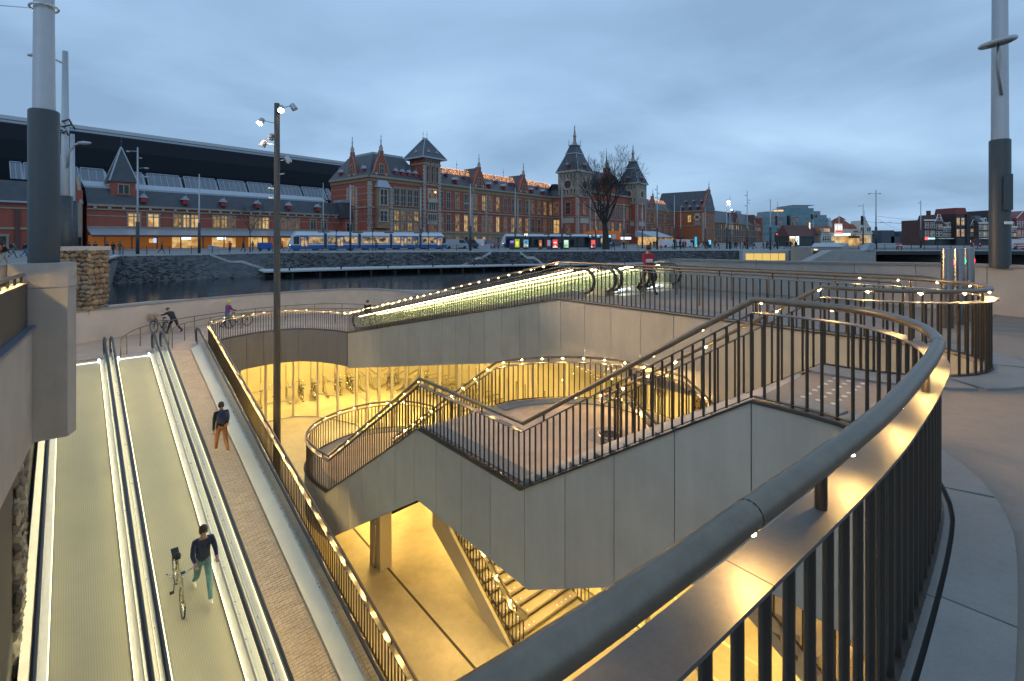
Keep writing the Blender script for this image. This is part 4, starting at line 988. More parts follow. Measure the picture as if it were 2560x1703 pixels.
bpR = big_pole('thick grey pole with dark sleeve and ring lamp on the right parapet', 12.41, 12.3, 1.2, .17, .208, 4.42, 14, .72)
la = Vector((11.80, 11.75, 6.70))
mb = MB(); mb.tube([(la.x+.30*math.cos(a), la.y+.30*math.sin(a), la.z+.06*math.cos(a)) for a in [2*PI*i/24 for i in range(24)]], .055, 8, closed=True); mb.build('ring_lamp', [m_polel], bpR, True)
mb = MB(); mb.lathe([(.0, .0), (.27, .0), (.27, .03), (0, .05)], (la.x, la.y, la.z-.02), 20, cap=False); mb.build('lamp_glass', [M('lamp_dark', (.05, .06, .06), .3)], bpR)
MB().tube([(la.x+.02, la.y, la.z-.03), (la.x+.08, la.y+.1, la.z-.5), (12.3, 12.15, la.z-1.15)], [.025, .03, .035], 8).build('lamp_arm', [m_polel], bpR, True)
mb = MB(); mb.box((12.36, 12.035, 2.33), (.22, .012, .07), .05); mb.build('label_plate', [m_white], bpR)
mb = MB(); mb.box((12.36, 12.040, 3.1), (.24, .012, .9), .05); mb.build('door_panel', [m_poled], bpR)
# floodlight pole standing in the pit
fp = thing('floodlight_pole', 'slim dark pole with clustered floodlights rising from the pit', 'lamp post', (-9.72, 20, ZB))
MB().lathe([(.15, ZB), (.13, 0), (.105, 7.55)], (-9.72, 20, 0), 16).build('pole', [M('pole_bronze', (.10, .09, .08), .5, .4)], fp, 'auto')
m_flood = EM('flood_lit', (1, .80, .50), 60); m_headg = M('flood_head', (.40, .42, .43), .4, .6)
def flood(dz, dx, dy, lit, ln=.55):
    base = Vector((-9.72, 20, dz)); h = base+Vector((dx, dy, .0)); d = Vector((dx, dy, 0)).normalized()
    mb = MB(); mb.tube([base, base+d*.2, h+Vector((0, 0, .1))], .018, 6); a = mb.build('lamp_bracket', [m_headg], fp)
    tip = (d*.25+Vector((0, -.55, -.85))).normalized() if lit else (d*.5+Vector((0, 0, -.8))).normalized()
    q = Vector((0, 0, -1)).rotation_difference(tip).to_matrix()
    mb = MB(); mb.lathe([(.02, .2), (.1, .17), (.125, 0), (.125, -.08)], (0, 0, 0), 14)
    mb.v = [h+q @ v for v in mb.v]; hd = mb.build('lamp_head', [m_headg], fp, 'auto')
    mb = MB(); mb.lathe([(.0, -.075), (.11, -.075), (.11, -.09), (0, -.09)], (0, 0, 0), 14, cap=False); mb.v = [h+q @ v for v in mb.v]
    mb.build('lamp_lens', [m_flood if lit else M('lens_off', (.5, .55, .6), .2)], hd)
    return h, tip
L1 = flood(7.25, .28, -.22, True); L2 = flood(6.75, -.62, -.12, True)
flood(7.38, .68, .05, False); flood(6.15, -.3, .1, False); flood(5.85, -.58, 0, False); flood(5.2, .42, .1, False)
for dz in (4.6, 4.0, 3.6): MB().tube([(-9.72, 20, dz), (-9.72+(.3 if dz > 4.3 else -.35), 20, dz+.05)], .03, 6).build('sensor', [m_headg], fp)
def spot(name, loc, target, power, ang, blend=.6, col=(1, .76, .47), size=1.0):
    l = bpy.data.lights.new(name, 'SPOT'); l.energy = power; l.spot_size = R(ang); l.spot_blend = blend; l.color = col; l.shadow_soft_size = size
    o = bpy.data.objects.new(name, l); COL.objects.link(o); o.location = loc
    o.rotation_euler = (Vector(target)-Vector(loc)).to_track_quat('-Z', 'Y').to_euler(); return o
spot('floodlight_beam', L1[0]+L1[1]*.3+Vector((.1, -.3, -.1)), (6.5, 9.5, 0), FLOOD_W, 37, .3, (1, .60, .27))
spot('floodlight_beam', L2[0]+L2[1]*.3+Vector((-.2, .2, -.1)), (-16, 27, -3.6), 2700, 100, .6, (1, .70, .42))
# bicycle counters: three steel bollards with signal lights
for k, (px, Y, col, c) in enumerate(((2368, 10.5, 'red', (1, .03, .03)), (2397, 10.9, 'green', (.05, 1, .35)), (2421, 11.3, 'red', (1, .03, .03)))):
    p = GP(px, 700); X = (px-CX)/F*Y
    th = thing('steel_bollard', ['polished steel signal bollard with red light, leftmost of three', 'polished steel signal bollard with green light, middle of three', 'polished steel signal bollard with red light, rightmost of three'][k], 'bollard', (X, Y, 0), group='steel bollards by the plaza loop')
    MB().lathe([(.105, 0), (.105, 1.70), (.10, 1.715), (0.02, 1.72)], (X, Y, 0), 24).build('cylinder', [M('mirror_steel', (.20, .19, .18), .28, 1., noise=(3, .04))], th, 'auto')
    MB().lathe([(.09, 0), (.09, 1.45)], (X+.14, Y+.12, 0), 16).build('rear_case', [M('bollard_dark', (.03, .04, .07), .4)], th, 'auto')
    mb = MB(); mb.blob((X+.125, Y-.0, 1.42), (.03, .03, .10), 0, 0); mb.build('signal_light', [EM('signal_'+col, c, 4)], th, True)
# ------------------------------------------------------------------ far bank: ground, water, revetment, bridge
m_street = M('street_paving', (.20, .195, .19), .7, noise=(.3, .18), bump=(3, .1, .01))
m_water = M('canal_water', (.012, .016, .020), .06, noise=None, bump=(1.6, .38, .05), stretch=(.5, 1.6, 1), spec=.5)
m_rev = M('revetment_stone', (.058, .06, .063), .85, noise=(2.5, .35), vor=(2.2, .5)); m_rev2 = M('revetment_stone_pale', (.13, .145, .16), .85, noise=(3, .3))
m_quay = M('quay_stone', (.42, .43, .43), .7, noise=(1.3, .14))
m_brickr = M('red_brick', (.33, .085, .055), .8, noise=(.6, .18), bump=(6, .1, .02)); m_brickd = M('dark_brick', (.115, .055, .045), .8, noise=(.8, .2)); m_bricko = M('orange_brick', (.36, .115, .05), .8, noise=(.6, .12))
m_trim = M('sandstone_trim', (.31, .255, .195), .75, noise=(1.5, .18)); m_trimp = M('pale_stone', (.43, .39, .335), .7, noise=(1.5, .15)); m_slater = M('roof_slate', (.055, .062, .075), .5, noise=(.7, .25), bump=(4, .2, .03))
m_lead = M('roof_lead', (.33, .37, .42), .45, .2, noise=(1, .08)); m_pane = M('dark_window', (.012, .015, .02), .12); m_tanb = M('tan_brickwork', (.30, .19, .11), .8, noise=(.8, .15))
def lit_mat(name, c1, c2, s, scale=.8):
    m = bpy.data.materials.new(name); MAT[name] = m; m.use_nodes = True; t = m.node_tree; n = t.nodes; l = t.links; b = n['Principled BSDF']
    b.inputs['Base Color'].default_value = (.03, .025, .02, 1); b.inputs['Roughness'].default_value = .2
    g = n.new('ShaderNodeTexCoord'); oi = n.new('ShaderNodeObjectInfo'); ad = n.new('ShaderNodeVectorMath'); ad.operation = 'ADD'; l.new(g.outputs['Object'], ad.inputs[0]); l.new(oi.outputs['Location'], ad.inputs[1])
    a = n.new('ShaderNodeTexNoise'); a.inputs['Scale'].default_value = scale; a.inputs['Detail'].default_value = 4; l.new(ad.outputs[0], a.inputs['Vector'])
    r = n.new('ShaderNodeValToRGB'); r.color_ramp.elements[0].position = .36; r.color_ramp.elements[1].position = .66; r.color_ramp.elements[0].color = (*c1, 1); r.color_ramp.elements[1].color = (*c2, 1)
    l.new(a.outputs['Fac'], r.inputs[0]); l.new(r.outputs[0], b.inputs['Emission Color']); b.inputs['Emission Strength'].default_value = s; return m
m_lit = lit_mat('window_lit', (.10, .035, .008), (1, .55, .12), .55); m_litb = lit_mat('window_bright', (.55, .25, .05), (1, .70, .28), .8); m_dim = lit_mat('window_dim', (.015, .012, .012), (.22, .10, .035), .9)
WMATS = {'lit': m_lit, 'bright': m_litb, 'dim': m_dim, 'dark': m_pane}
Q = [(-25.2, 20.5), (-27.5, 27), (-37, 43), (-49, 60.4), (-41, 66), (-37, 74.8), (-18.6, 80), (1.4, 83), (32, 91), (46, 93), (58, 96)]
far = Q+[(61, 111), (900, 160), (1500, 1400), (-1500, 1400), (-1500, -60), (-90, -60), (-17, -6), (-15.5, 3), (-22, 12)]
struct(MB().flat(far, 0, zb=-4).build('street', [m_street]))
wt = MB(); wt.flat([(-60, 10), (-24.2, 19.6), (-23.9, 25), (-22.9, 27.6), (-21, 31), (-18.5, 34.2), (-15, 37.1), (-12.2, 38.3), (-10.2, 38), (-8.6, 36.8), W(29.5, 12.0)[:2], W(8, 12.3)[:2], W(-18, 6.3)[:2], (320, -20), (320, 130), (-60, 130)], -2.9); struct(wt.build('canal_water', [m_water]))
# toe line of the revetment
T = [(-25.2, 20.4), (-26.5, 27), (-34, 40), (-45, 52.0), (-39.2, 57), (-33, 62.6), (-17.5, 72), (1.2, 79.5), (31, 87.5), (45.5, 90), (57.5, 93)]
rv = thing('stone_revetment', 'sloping bank of dark rubble stone under the far quay', 'embankment', (-30, 68, -2.9))
mb = MB(); k = len(Q)
for i in range(k-1):
    mb.add([(*Q[i], -.12), (*Q[i+1], -.12), (*T[i+1], -3.1), (*T[i], -3.1)], [(0, 1, 2, 3)])
mb.build('bank', [m_rev], rv)
rn = random.Random(21); mA, mB2 = MB(), MB()
for i in range(2, k-1):
    L_ = math.hypot(Q[i+1][0]-Q[i][0], Q[i+1][1]-Q[i][1]); near = 1.0 if i < 6 else .8
    for _ in range(int(L_*26*near)):
        a, b = rn.random(), rn.random(); p = Vector(Q[i]).lerp(Vector(Q[i+1]), a); q = Vector(T[i]).lerp(Vector(T[i+1]), a); c = p.lerp(q, b); r_ = rn.uniform(.10, .26)
        (mB2 if rn.random() < .16 else mA).blob((c.x, c.y, -.15-2.9*b), (r_, r_, r_*.75), 0, .25, rn)
mA.build('rubble_stones', [m_rev], rv, fix=False)['kind'] = 'stuff'; mB2.build('pale_rubble_stones', [m_rev2], rv, fix=False)['kind'] = 'stuff'
qe = thing('quay_edge', 'pale stone edge along the top of the far quay', 'kerb', (-30, 77, 0))
MB().sweep([(*p, 0) for p in Q[2:]], [(-.5, -.14), (.12, -.14), (.12, .05), (-.5, .05)]).build('edge_stone', [m_quay], qe)
wk = thing('quay_walkway', 'low pale concrete walkway over the water at the foot of the far bank', 'walkway', (-20, 70, -2.1))
wf = [(-31.7, 61.8), (-17.3, 69.8), (1.3, 77.5), (33, 85), (46, 88)]; wb = [(-35.6, 67.3), (-18, 75.6), (1.3, 80.8), (32, 88.8), (45.7, 91)]
MB().flat(wf+wb[::-1], -2.1, zb=-2.28).build('deck', [m_quay], wk)
for x, p, t in resample(wf, 3.4): MB().tube([(p[0]-t.y*.5, p[1]+t.x*.5, -3.0), (p[0]-t.y*.5, p[1]+t.x*.5, -2.3)], .16, 8).build('pile', [m_void], wk)
for x, p, t in resample(wf, 6.5, start=3): MB().lathe([(.09, -2.1), (.11, -1.8), (.14, -1.72), (.05, -1.66)], (p[0]-t.y*.4, p[1]+t.x*.4, 0), 8).build('mooring_post', [m_void], wk, True)
def bank_stair(label, top, mid1, mid2, bot, wv):
    th = thing('bank_stairs', label, 'stairs', bot, group='stone stairs on the far bank'); wv = Vector((*wv, 0))
    def fl(a, b, n):
        a, b = Vector(a), Vector(b)
        for i in range(n):
            p = a.lerp(b, i/n); q = a.lerp(b, (i+1)/n); z = p.z+(b.z-a.z)*.5/n
            MB().prism([(p.x, p.y, z), (q.x, q.y, z), (q.x+wv.x, q.y+wv.y, z), (p.x+wv.x, p.y+wv.y, z)], (0, 0, -.5)).build('step', [m_quay], th)
    fl(top, mid1, 8); fl(mid2, bot, 9)
    a, b = Vector(mid1), Vector(mid2); MB().prism([a, b, b+wv, a+wv], (0, 0, -.4)).build('landing', [m_quay], th)
    return th
def at(px, z, Y): return ((px-CX)/F*Y, Y, z)
bank_stair('pale stone stairs going down the left part of the far bank', at(525, .02, 65.6), at(572, -.95, 65.2), at(603, -.95, 66.4), at(664, -2.12, 66.6), (-.6, 1.5))
bank_stair('pale stone stairs rising to the quay, left side of the trapezoid', at(1226, .02, 81.5), at(1203, -.9, 80.5), at(1193, -.9, 80.2), at(1156, -2.08, 78.4), (.4, 1.2))
bank_stair('pale stone stairs falling from the quay, right side of the trapezoid', at(1300, .02, 82.6), at(1318, -.9, 82.0), at(1336, -.9, 82.2), at(1358, -2.05, 81.4), (-.2, 1.2))
# fence of posts along the far quay
fe = thing('quay_fence', 'low fence of dark posts and thin rails along the far quay', 'fence', (*Q[4], 0))
fq = [(p[0]-.15, p[1]+.7) for p in Q[3:]]; pm = cyl_mesh('fence_post', .055, 1.1, 6, m_poled)
for x, p, t in resample(fq, 2.4): link('post', pm, fe, Matrix.Translation((p[0], p[1], 0)))
for z in (.55, 1.0): MB().tube([(*p, z) for p in fq], .02, 5).build('rail', [m_poled], fe)
# yellow window strip in the quay wall, stair house, bridge
yb = thing('quay_window', 'yellow glowing strip of five windows in the far quay wall', 'window', (46, 90, -2))
a, b = PX(1864, 633, 89.5), PX(1967, 633, 90.5); z1, z0 = PX(1900, 633.5, 90).z, PX(1900, 651, 90).z
for i in range(5):
    p = a.lerp(b, i/5+.006); q = a.lerp(b, (i+1)/5-.006); mb = MB(); mb.add([(p.x, p.y, z0), (q.x, q.y, z0), (q.x, q.y, z1), (p.x, p.y, z1)], [(0, 1, 2, 3)]); mb.build('window_pane', [M('quay_light', (.1, .08, .03), .4, emit=(1, .66, .17), estr=.85)], yb, fix=False)
MB().prism([(a.x-.5, a.y+.05, z0-.3), (b.x+.5, b.y+.05, z0-.3), (b.x+.5, b.y+.05, z1+.55), (a.x-.5, a.y+.05, z1+.55)], (0, 1.4, 0)).build('window_surround', [m_quay], yb)
shs = thing('stair_house', 'grey concrete stair house with a small lit doorway by the bridge', 'stair house', (52, 84, -3))
def pxs(L_, Y): return [tuple(PX(x, y, Y)) for x, y in L_]
MB().prism(pxs([(2027, 618), (2105, 618), (2121, 609), (2126, 626), (2020, 660), (2027, 655)], 83), (0, 6, 0)).build('upper_wall', [m_conc2], shs)
MB().prism(pxs([(2079, 626), (2186, 626), (2190, 610), (2190, 665), (2000, 665)], 80), (0, 2.4, 0)).build('ramp_wall', [m_conc2], shs)
MB().prism([PX(2028, 618, 82.8), PX(2106, 618, 82.8), PX(2121, 609, 86), PX(2036, 609, 86)], (0, .0, .12)).build('sloping_roof', [m_lead], shs)
MB().prism(pxs([(2034, 627), (2045, 627), (2045, 646), (2034, 648)], 82.9), (0, -.06, 0)).build('doorway', [m_void], shs)
MB().prism(pxs([(2036, 623), (2043, 623), (2043, 625), (2036, 625)], 82.8), (0, -.06, 0)).build('door_lamp', [EM('door_lamp', (1, .85, .4), 3)], shs)
MB().prism(pxs([(2165, 626), (2175, 610), (2190, 610), (2185, 626)], 79.8), (0, 1.5, 0)).build('end_block', [m_lead], shs)
br = thing('road_bridge', 'dark low bridge with pale piers to the right of the stair house', 'bridge', (80, 88, -1))
MB().b2((60, 87.5, -.75), (230, 109, -.02)).build('deck', [M('bridge_dark', (.035, .037, .04), .6)], br)
MB().b2((60, 87.3, -.12), (230, 87.49, .12)).build('edge_beam', [m_quay], br)
for x in (61, 80, 100, 122): MB().b2((x, 89, -3.5), (x+1.2, 106, -.76)).build('pier', [m_quay], br)
MB().b2((60, 108, -3.5), (230, 109, -.76)).build('back_wall', [m_void], br)
rp_ = [(60.5+i*2.4, 87.8) for i in range(70)]
for p in rp_: link('post', pm, br, Matrix.Translation((p[0], p[1], 0)))
for z in (.5, 1.0): MB().tube([(60, 87.8, z), (228, 87.8, z)], .025, 4).build('railing_bar', [m_poled], br)

# ------------------------------------------------------------------ building helpers (own coordinates: x along the front, y into the building, z up)
WM = {}
def win_mesh(w, h, mull=1, trans=1, style='stone', sur=.32):
    k = (round(w, 2), round(h, 2), mull, trans, style, sur)
    if k in WM: return WM[k]
    m = {'stone': m_trim, 'pale': m_trimp, 'white': m_white, 'plain': m_white, 'black': m_poled, 'metal': m_headg}[style]
    f = MB(); s_ = sur
    f.b2((-w/2-s_, -.16, 0), (-w/2, .02, h)); f.b2((w/2, -.16, 0), (w/2+s_, .02, h))
    f.b2((-w/2-s_*1.3, -.2, h), (w/2+s_*1.3, .02, h+s_*1.2)); f.b2((-w/2-s_*1.3, -.26, -s_*.8), (w/2+s_*1.3, .02, 0))
    for i in range(mull): x = -w/2+w*(i+1)/(mull+1); f.b2((x-.1 if style in ('stone', 'pale') else x-.05, -.14, 0), (x+.1 if style in ('stone', 'pale') else x+.05, .0, h))
    for i in range(trans): z = h*(.62 if trans == 1 else (i+1)/(trans+1)); f.b2((-w/2, -.12, z-.07), (w/2, .0, z+.07))
    p = MB(); p.add([(-w/2, -.035, 0), (w/2, -.035, 0), (w/2, -.035, h), (-w/2, -.035, h)], [(0, 1, 2, 3)])
    WM[k] = (f.mesh('window', [m]), {q: p.mesh('pane', [mm], fix=False) for q, mm in WMATS.items()}); return WM[k]
def window(th, M0, u, z, w, h, st='dark', mull=1, trans=1, style='stone', sur=.32):
    fm, pm_ = win_mesh(w, h, mull, trans, style, sur); o = link('window', fm, th, M0 @ Matrix.Translation((u, 0, z))); link('pane', pm_[st], o); return o
def face(x, y, deg=0): return Matrix.Translation((x, y, 0)) @ Matrix.Rotation(R(deg), 4, 'Z')
def bx(th, name, a, b, m): return MB().b2(a, b).build(name, [m], th)
def hip(th, name, x0, x1, y0, y1, z0, z1, ix, iy, m, iy1=None):
    """truncated pyramid roof"""
    iy1 = iy if iy1 is None else iy1
    a = [(x0, y0, z0), (x1, y0, z0), (x1, y1, z0), (x0, y1, z0)]; b = [(x0+ix, y0+iy, z1), (x1-ix, y0+iy, z1), (x1-ix, y1-iy1, z1), (x0+ix, y1-iy1, z1)]
    mb = MB(); mb.add(a+b, [(3,2,1,0),(4,5,6,7),(0,1,5,4),(1,2,6,5),(2,3,7,6),(3,0,4,7)]); return mb.build(name, [m], th)
dm = MB(); dm.b2((-.55, -.9, 0), (.55, 1.2, 1.1)); dmw = dm.mesh('dormer', [M('dormer_red', (.33, .03, .03), .6)])
dr_ = MB(); dr_.prism([(-.85, -1.05, 1.05), (.85, -1.05, 1.05), (0, -1.05, 2.0)], (0, 2.6, 0)); dr_.tube([(0, -1, 2), (0, -1, 2.8)], .05, 4); dmr = dr_.mesh('dormer_roof', [m_lead])
dp = MB(); dp.add([(-.35, -.93, .15), (.35, -.93, .15), (.35, -.93, .95), (-.35, -.93, .95)], [(0, 1, 2, 3)]); dmp = dp.mesh('dormer_shutter', [M('shutter_red', (.24, .02, .03), .6)], fix=False)
def dormer(th, M0, u, y, z, s=1.):
    o = link('dormer', dmw, th, M0 @ Matrix.Translation((u, y, z)) @ Matrix.Scale(s, 4)); link('dormer_roof', dmr, o); return o
fin = MB(); fin.lathe([(.30, 0), (.34, .5), (.16, .7), (.14, 1.6), (.28, 1.8), (.12, 2.0), (.06, 2.9), (.16, 3.0), (.02, 3.6)], (0, 0, 0), 8); fin_me = fin.mesh('finial', [m_trim])
finm = MB(); finm.lathe([(.08, 0), (.06, 1.6), (.22, 1.9), (.05, 2.2), (.03, 3.2)], (0, 0, 0), 6); finm_me = finm.mesh('finial', [m_slater])
def finial(th, p, s=1., me=None): return link('finial', me or fin_me, th, Matrix.Translation(p) @ Matrix.Scale(s, 4))
def quoins(th, M0, u, z0, z1, m=None, w=.55):
    mb = MB(); z = z0; i = 0
    while z < z1-.4:
        ww = w*(1.15 if i % 2 else .75); mb.b2((u-ww, -.1, z), (u+ww, .1, z+.5)); z += .62; i += 1
    mb.v = [M0 @ v for v in mb.v]; return mb.build('quoins', [m or m_trimp], th)
def gable(th, M0, u, w, z0, z1, m, t=.8, fins=1.):
    """stepped curved gable with a small window and two discs"""
    pr = [(-w/2, z0), (-w/2, z0+.18*(z1-z0)), (-w*.40, z0+.3*(z1-z0)), (-w*.30, z0+.55*(z1-z0)), (-w*.16, z0+.78*(z1-z0)), (-w*.10, z0+.82*(z1-z0)), (-w*.09, z1)]
    poly = pr+[(-x, z) for x, z in pr[::-1]]
    mb = MB(); mb.prism([(u+x, -.12, z) for x, z in poly], (0, t, 0)); mb.v = [M0 @ v for v in mb.v]; mb.build('gable', [m], th)
    mb = MB()
    for (a, b) in zip(poly, poly[1:]):
        if a[0]*b[0] > 0 and abs(a[0]-b[0]) > .05: mb.tube([(u+a[0], -.15, a[1]), (u+b[0], -.15, b[1])], .16, 5)
    for sx in (-1, 1): mb.lathe([(0, 0), (.42, 0), (.42, .08), (0, .08)], (0, 0, 0), 10); 
    mb.v = [M0 @ v for v in mb.v]; mb.build('gable_coping', [m_trim], th)
    mb = MB()
    for sx in (-1, 1):
        c = Vector((u+sx*w*.27, -.2, z0+.2*(z1-z0))); mb.add([c+Vector((.45*math.cos(2*PI*i/10), 0, .45*math.sin(2*PI*i/10))) for i in range(10)], [tuple(range(10))])
    mb.v = [M0 @ v for v in mb.v]; mb.build('roundels', [m_trimp], th, fix=False)
    window(th, M0 @ Matrix.Translation((0, -.12, 0)), u, z0+.22*(z1-z0), w*.2, .3*(z1-z0), 'dark', 1, 1, 'stone', .25)
    mb = MB(); mb.b2((u-.45, -.25, z1-.1), (u+.45, .5, z1+1.2)); mb.v = [M0 @ v for v in mb.v]; mb.build('gable_pedestal', [m_trimp], th)
    finial(th, M0 @ Vector((u, .1, z1+1.1)), fins)
def band(th, name, M0, u0, u1, z, h, m, d=.22):
    mb = MB(); mb.b2((u0, -d, z), (u1, .02, z+h)); mb.v = [M0 @ v for v in mb.v]; return mb.build(name, [m], th)
S0 = Vector((-41, 139)); SE = Vector((.641, .767)); SANG = math.atan2(.767, .641)
def lpx(px, q=0.):
    u = (px-CX)/F; a = S0+Vector((-.767, .641))*q; return (a.x-u*a.y)/(u*.767-.641)
def zpx(py, px, q=0.):
    a = S0+Vector((-.767, .641))*q; Y = a.y+.767*lpx(px, q); return EYE+(HY-py)*Y/F
def station(name, label, cat='station building', l=0., q=0.):
    p = S0+SE*l+Vector((-.767, .641))*q; return thing(name, label, cat, (p.x, p.y, 0), SANG, 'wings and towers of the brick station', world=False)
rl = random.Random(77)
# ---- corner pavilion
PV = station('station_pavilion', 'three storey red brick corner pavilion with two gables and a zinc bay roof')
bx(PV, 'brick_wall', (0, 0, 0), (19.2, 21, 20.2), m_brickr)
Fr, Ls = face(0, 0), face(0, 21, -90)          # front; left side seen from outside: u runs from the back corner to the front one
hip(PV, 'slate_roof', -.5, 19.2, -.5, 21.5, 20.6, 27.6, 4.2, 4.2, m_slater)
bx(PV, 'roof_cresting', (4, 4, 27.6), (15, 4.15, 28.3), m_lead); bx(PV, 'roof_cresting', (3.9, 4.2, 27.6), (4.05, 17, 28.3), m_lead)
for z, h, m, d in ((4.2, .5, m_trim, .3), (11.2, .45, m_trim, .25), (19.0, 1.0, m_tanb, .2), (20.0, .65, m_trim, .7)):
    band(PV, 'stone_band', Fr, -.2, 19.2, z, h, m, d); band(PV, 'stone_band', Ls, 0, 21.2, z, h, m, d)
for z in (7.2, 9.4, 13.5, 15.4, 17.3): band(PV, 'pale_course', Ls, 0, 21, z, .2, m_trim, .04); band(PV, 'pale_course', Fr, 0, 19, z, .2, m_trim, .04)
band(PV, 'stone_base', Fr, -.1, 19.2, 0, 4.2, m_trim, .12); band(PV, 'stone_base', Ls, 0, 21, 0, 4.2, m_trim, .12)
quoins(PV, Fr, .3, 4.7, 19); quoins(PV, Ls, 20.7, 4.7, 19); quoins(PV, Fr, 7.6, 4.7, 18); quoins(PV, Fr, 18.9, 4.7, 19); quoins(PV, Ls, 9.6, 4.7, 18); quoins(PV, Ls, 14.4, 4.7, 18)
gable(PV, Fr, 4.0, 6.4, 19.5, 28.2, m_brickr); gable(PV, Ls, 12, 5.4, 19.5, 28.2, m_brickr)
# bay window with zinc roof
bx(PV, 'bay', (1.9, -1.2, 5.4), (6.1, 0, 17.2), m_tanb); hip(PV, 'bay_roof', 1.5, 6.5, -1.8, .2, 17.2, 19.4, 1.0, 1.1, m_lead, 0)
Bf = face(0, -1.2)
for z, h, s_ in ((12.2, 4.4, 'dark'), (7.4, 3.0, 'dark')): window(PV, Bf, 4.0, z, 2.3, h, s_, 1, 1, 'pale')
window(PV, Fr, 4.0, .9, 2.6, 2.6, 'lit')
for i, u in enumerate((9.4, 11.9, 14.4, 16.9)):
    window(PV, Fr, u, 12.4, 1.7, 5.2, 'dark'); window(PV, Fr, u, 7.9, 1.5, 2.8, ('lit', 'dim', 'dim', 'lit')[i]); window(PV, Fr, u, 4.9, 1.5, 2.2, ('lit', 'dim', 'lit', 'dim')[i]); dormer(PV, Fr, u, .9, 21.7)
    window(PV, Fr, u, .8, 1.4, 2.6, 'dim')
for u in (12.0,): window(PV, Ls, u, 12.3, 2.2, 5.4, 'dim', 1, 1, 'pale'); window(PV, Ls, u, 7.7, 2.2, 2.8, 'dim'); window(PV, Ls, u, 4.9, 2.0, 2.2, 'dark')
dormer(PV, Ls, 17.5, .9, 21.7); dormer(PV, Ls, 5, .9, 21.7)
# ---- square tower
TW = station('station_tower', 'square red brick tower with overhanging slate pyramid roof beside the pavilion', l=19.3, q=-.8)
bx(TW, 'brick_wall', (0, 0, 0), (7, 7, 28.0), m_brickr); Ft, Lt = face(0, 0), face(0, 7, -90)
for z, h, d, m in ((4.2, .5, .3, m_trim), (11.0, .4, .2, m_trim), (19.4, .5, .3, m_trim), (26.0, .5, .25, m_trim)): band(TW, 'stone_band', Ft, -.1, 7.1, z, h, m, d); band(TW, 'stone_band', Lt, -.1, 7.1, z, h, m, d)
hip(TW, 'slate_roof', -1.4, 8.4, -1.4, 8.4, 28.4, 34.6, 4.3, 4.3, m_slater); bx(TW, 'eaves', (-1.6, -1.6, 27.9), (8.6, 8.6, 28.38), m_lead)
for a, b in (((-1.4, -1.4, 28.45), (2.9, 2.9, 34.7)), ((8.4, -1.4, 28.45), (4.1, 2.9, 34.7)), ((-1.4, 8.4, 28.45), (2.9, 4.1, 34.7))): MB().tube([a, b], .13, 5).build('roof_ridge', [m_lead], TW)
bx(TW, 'ridge_cap', (2.6, 3.2, 34.6), (4.4, 3.8, 35.3), m_lead); finial(TW, (2.7, 3.5, 35.2), .75, finm_me); finial(TW, (4.3, 3.5, 35.2), .75, finm_me)
for u in (1.5, 3.5, 5.5): window(TW, Ft, u, 20.4, .8, 5.2, 'dark', 0, 1, 'stone', .3); window(TW, Ft, u, 26.7, .9, .9, 'dark', 0, 0, 'pale', .2)
window(TW, Ft, 3.5, 15.2, 3.0, 2.8, 'dim', 2, 0, 'pale', .4); window(TW, Ft, 3.5, 11.6, 2.6, 2.2, 'dark', 2, 0, 'pale', .3); window(TW, Ft, 3.5, 8.4, 3.4, 1.8, 'dark', 3, 0, 'pale', .3); window(TW, Ft, 3.5, 4.9, 2.8, 1.9, 'dim', 2, 0)
bx(TW, 'balcony', (1.6, -.6, 14.0), (5.4, 0, 15.0), m_trimp); bx(TW, 'carved_panel', (1.4, -.16, 7.0), (5.6, 0, 8.0), m_trimp); bx(TW, 'stone_base', (-.1, -.15, 0), (7.1, 0, 4.2), m_trim)
o_ = MB().blob((4.6, -.35, 17.4), (.25, .2, .3), 0, 0).build('lit_globe', [EM('globe_orange', (1, .55, .12), 8)], TW)
quoins(TW, Ft, .35, 4.7, 26); quoins(TW, Ft, 6.65, 4.7, 26)
dormer(TW, Ft, 1.8, .4, 29.2, .8); dormer(TW, Ft, 5.2, .4, 29.2, .8); dormer(TW, Lt, 3.5, .4, 29.2, .8)
# ---- long range
LR = station('station_range', 'long red brick station range with two gables and fairy lights along its roof ridge', l=26.4)
Wd = 64.8
bx(LR, 'brick_wall', (0, 0, 0), (Wd, 14, 20.2), m_brickr); Fl = face(0, 0)
hip(LR, 'slate_roof', -.1, Wd+4, -.4, 14, 20.6, 27.0, 0, 6.0, m_slater)
for z, h, m, d in ((4.2, .5, m_trim, .35), (11.4, .45, m_trim, .25), (18.6, 1.4, m_tanb, .15), (20.0, .6, m_trim, .7)): band(LR, 'stone_band', Fl, 0, Wd, z, h, m, d)
for z in (7.4, 15.0): band(LR, 'pale_course', Fl, 0, Wd, z, .18, m_trim, .04)
band(LR, 'stone_base', Fl, 0, Wd, 0, 4.2, m_tanb, .12)
def L2(zx, q=0.): return lpx(1090+zx/6.533, q)-26.4
bays = [75, 200, 345, 485, 640, 775, 885, 1005, 1130, 1250, 1370, 1480, 1575, 1680, 1775, 1870]
up_ = ['dark', 'dark', 'dim', 'dark', 'dim', 'lit', 'dim', 'lit', 'dark', 'dark', 'dark', 'dark', 'dim', 'dim', 'lit', 'lit']
lo_ = ['dim', 'dark', 'lit', 'bright', 'lit', 'dim', 'dim', 'bright', 'dim', 'lit', 'lit', 'lit', 'dark', 'dark', 'dim', 'dark']
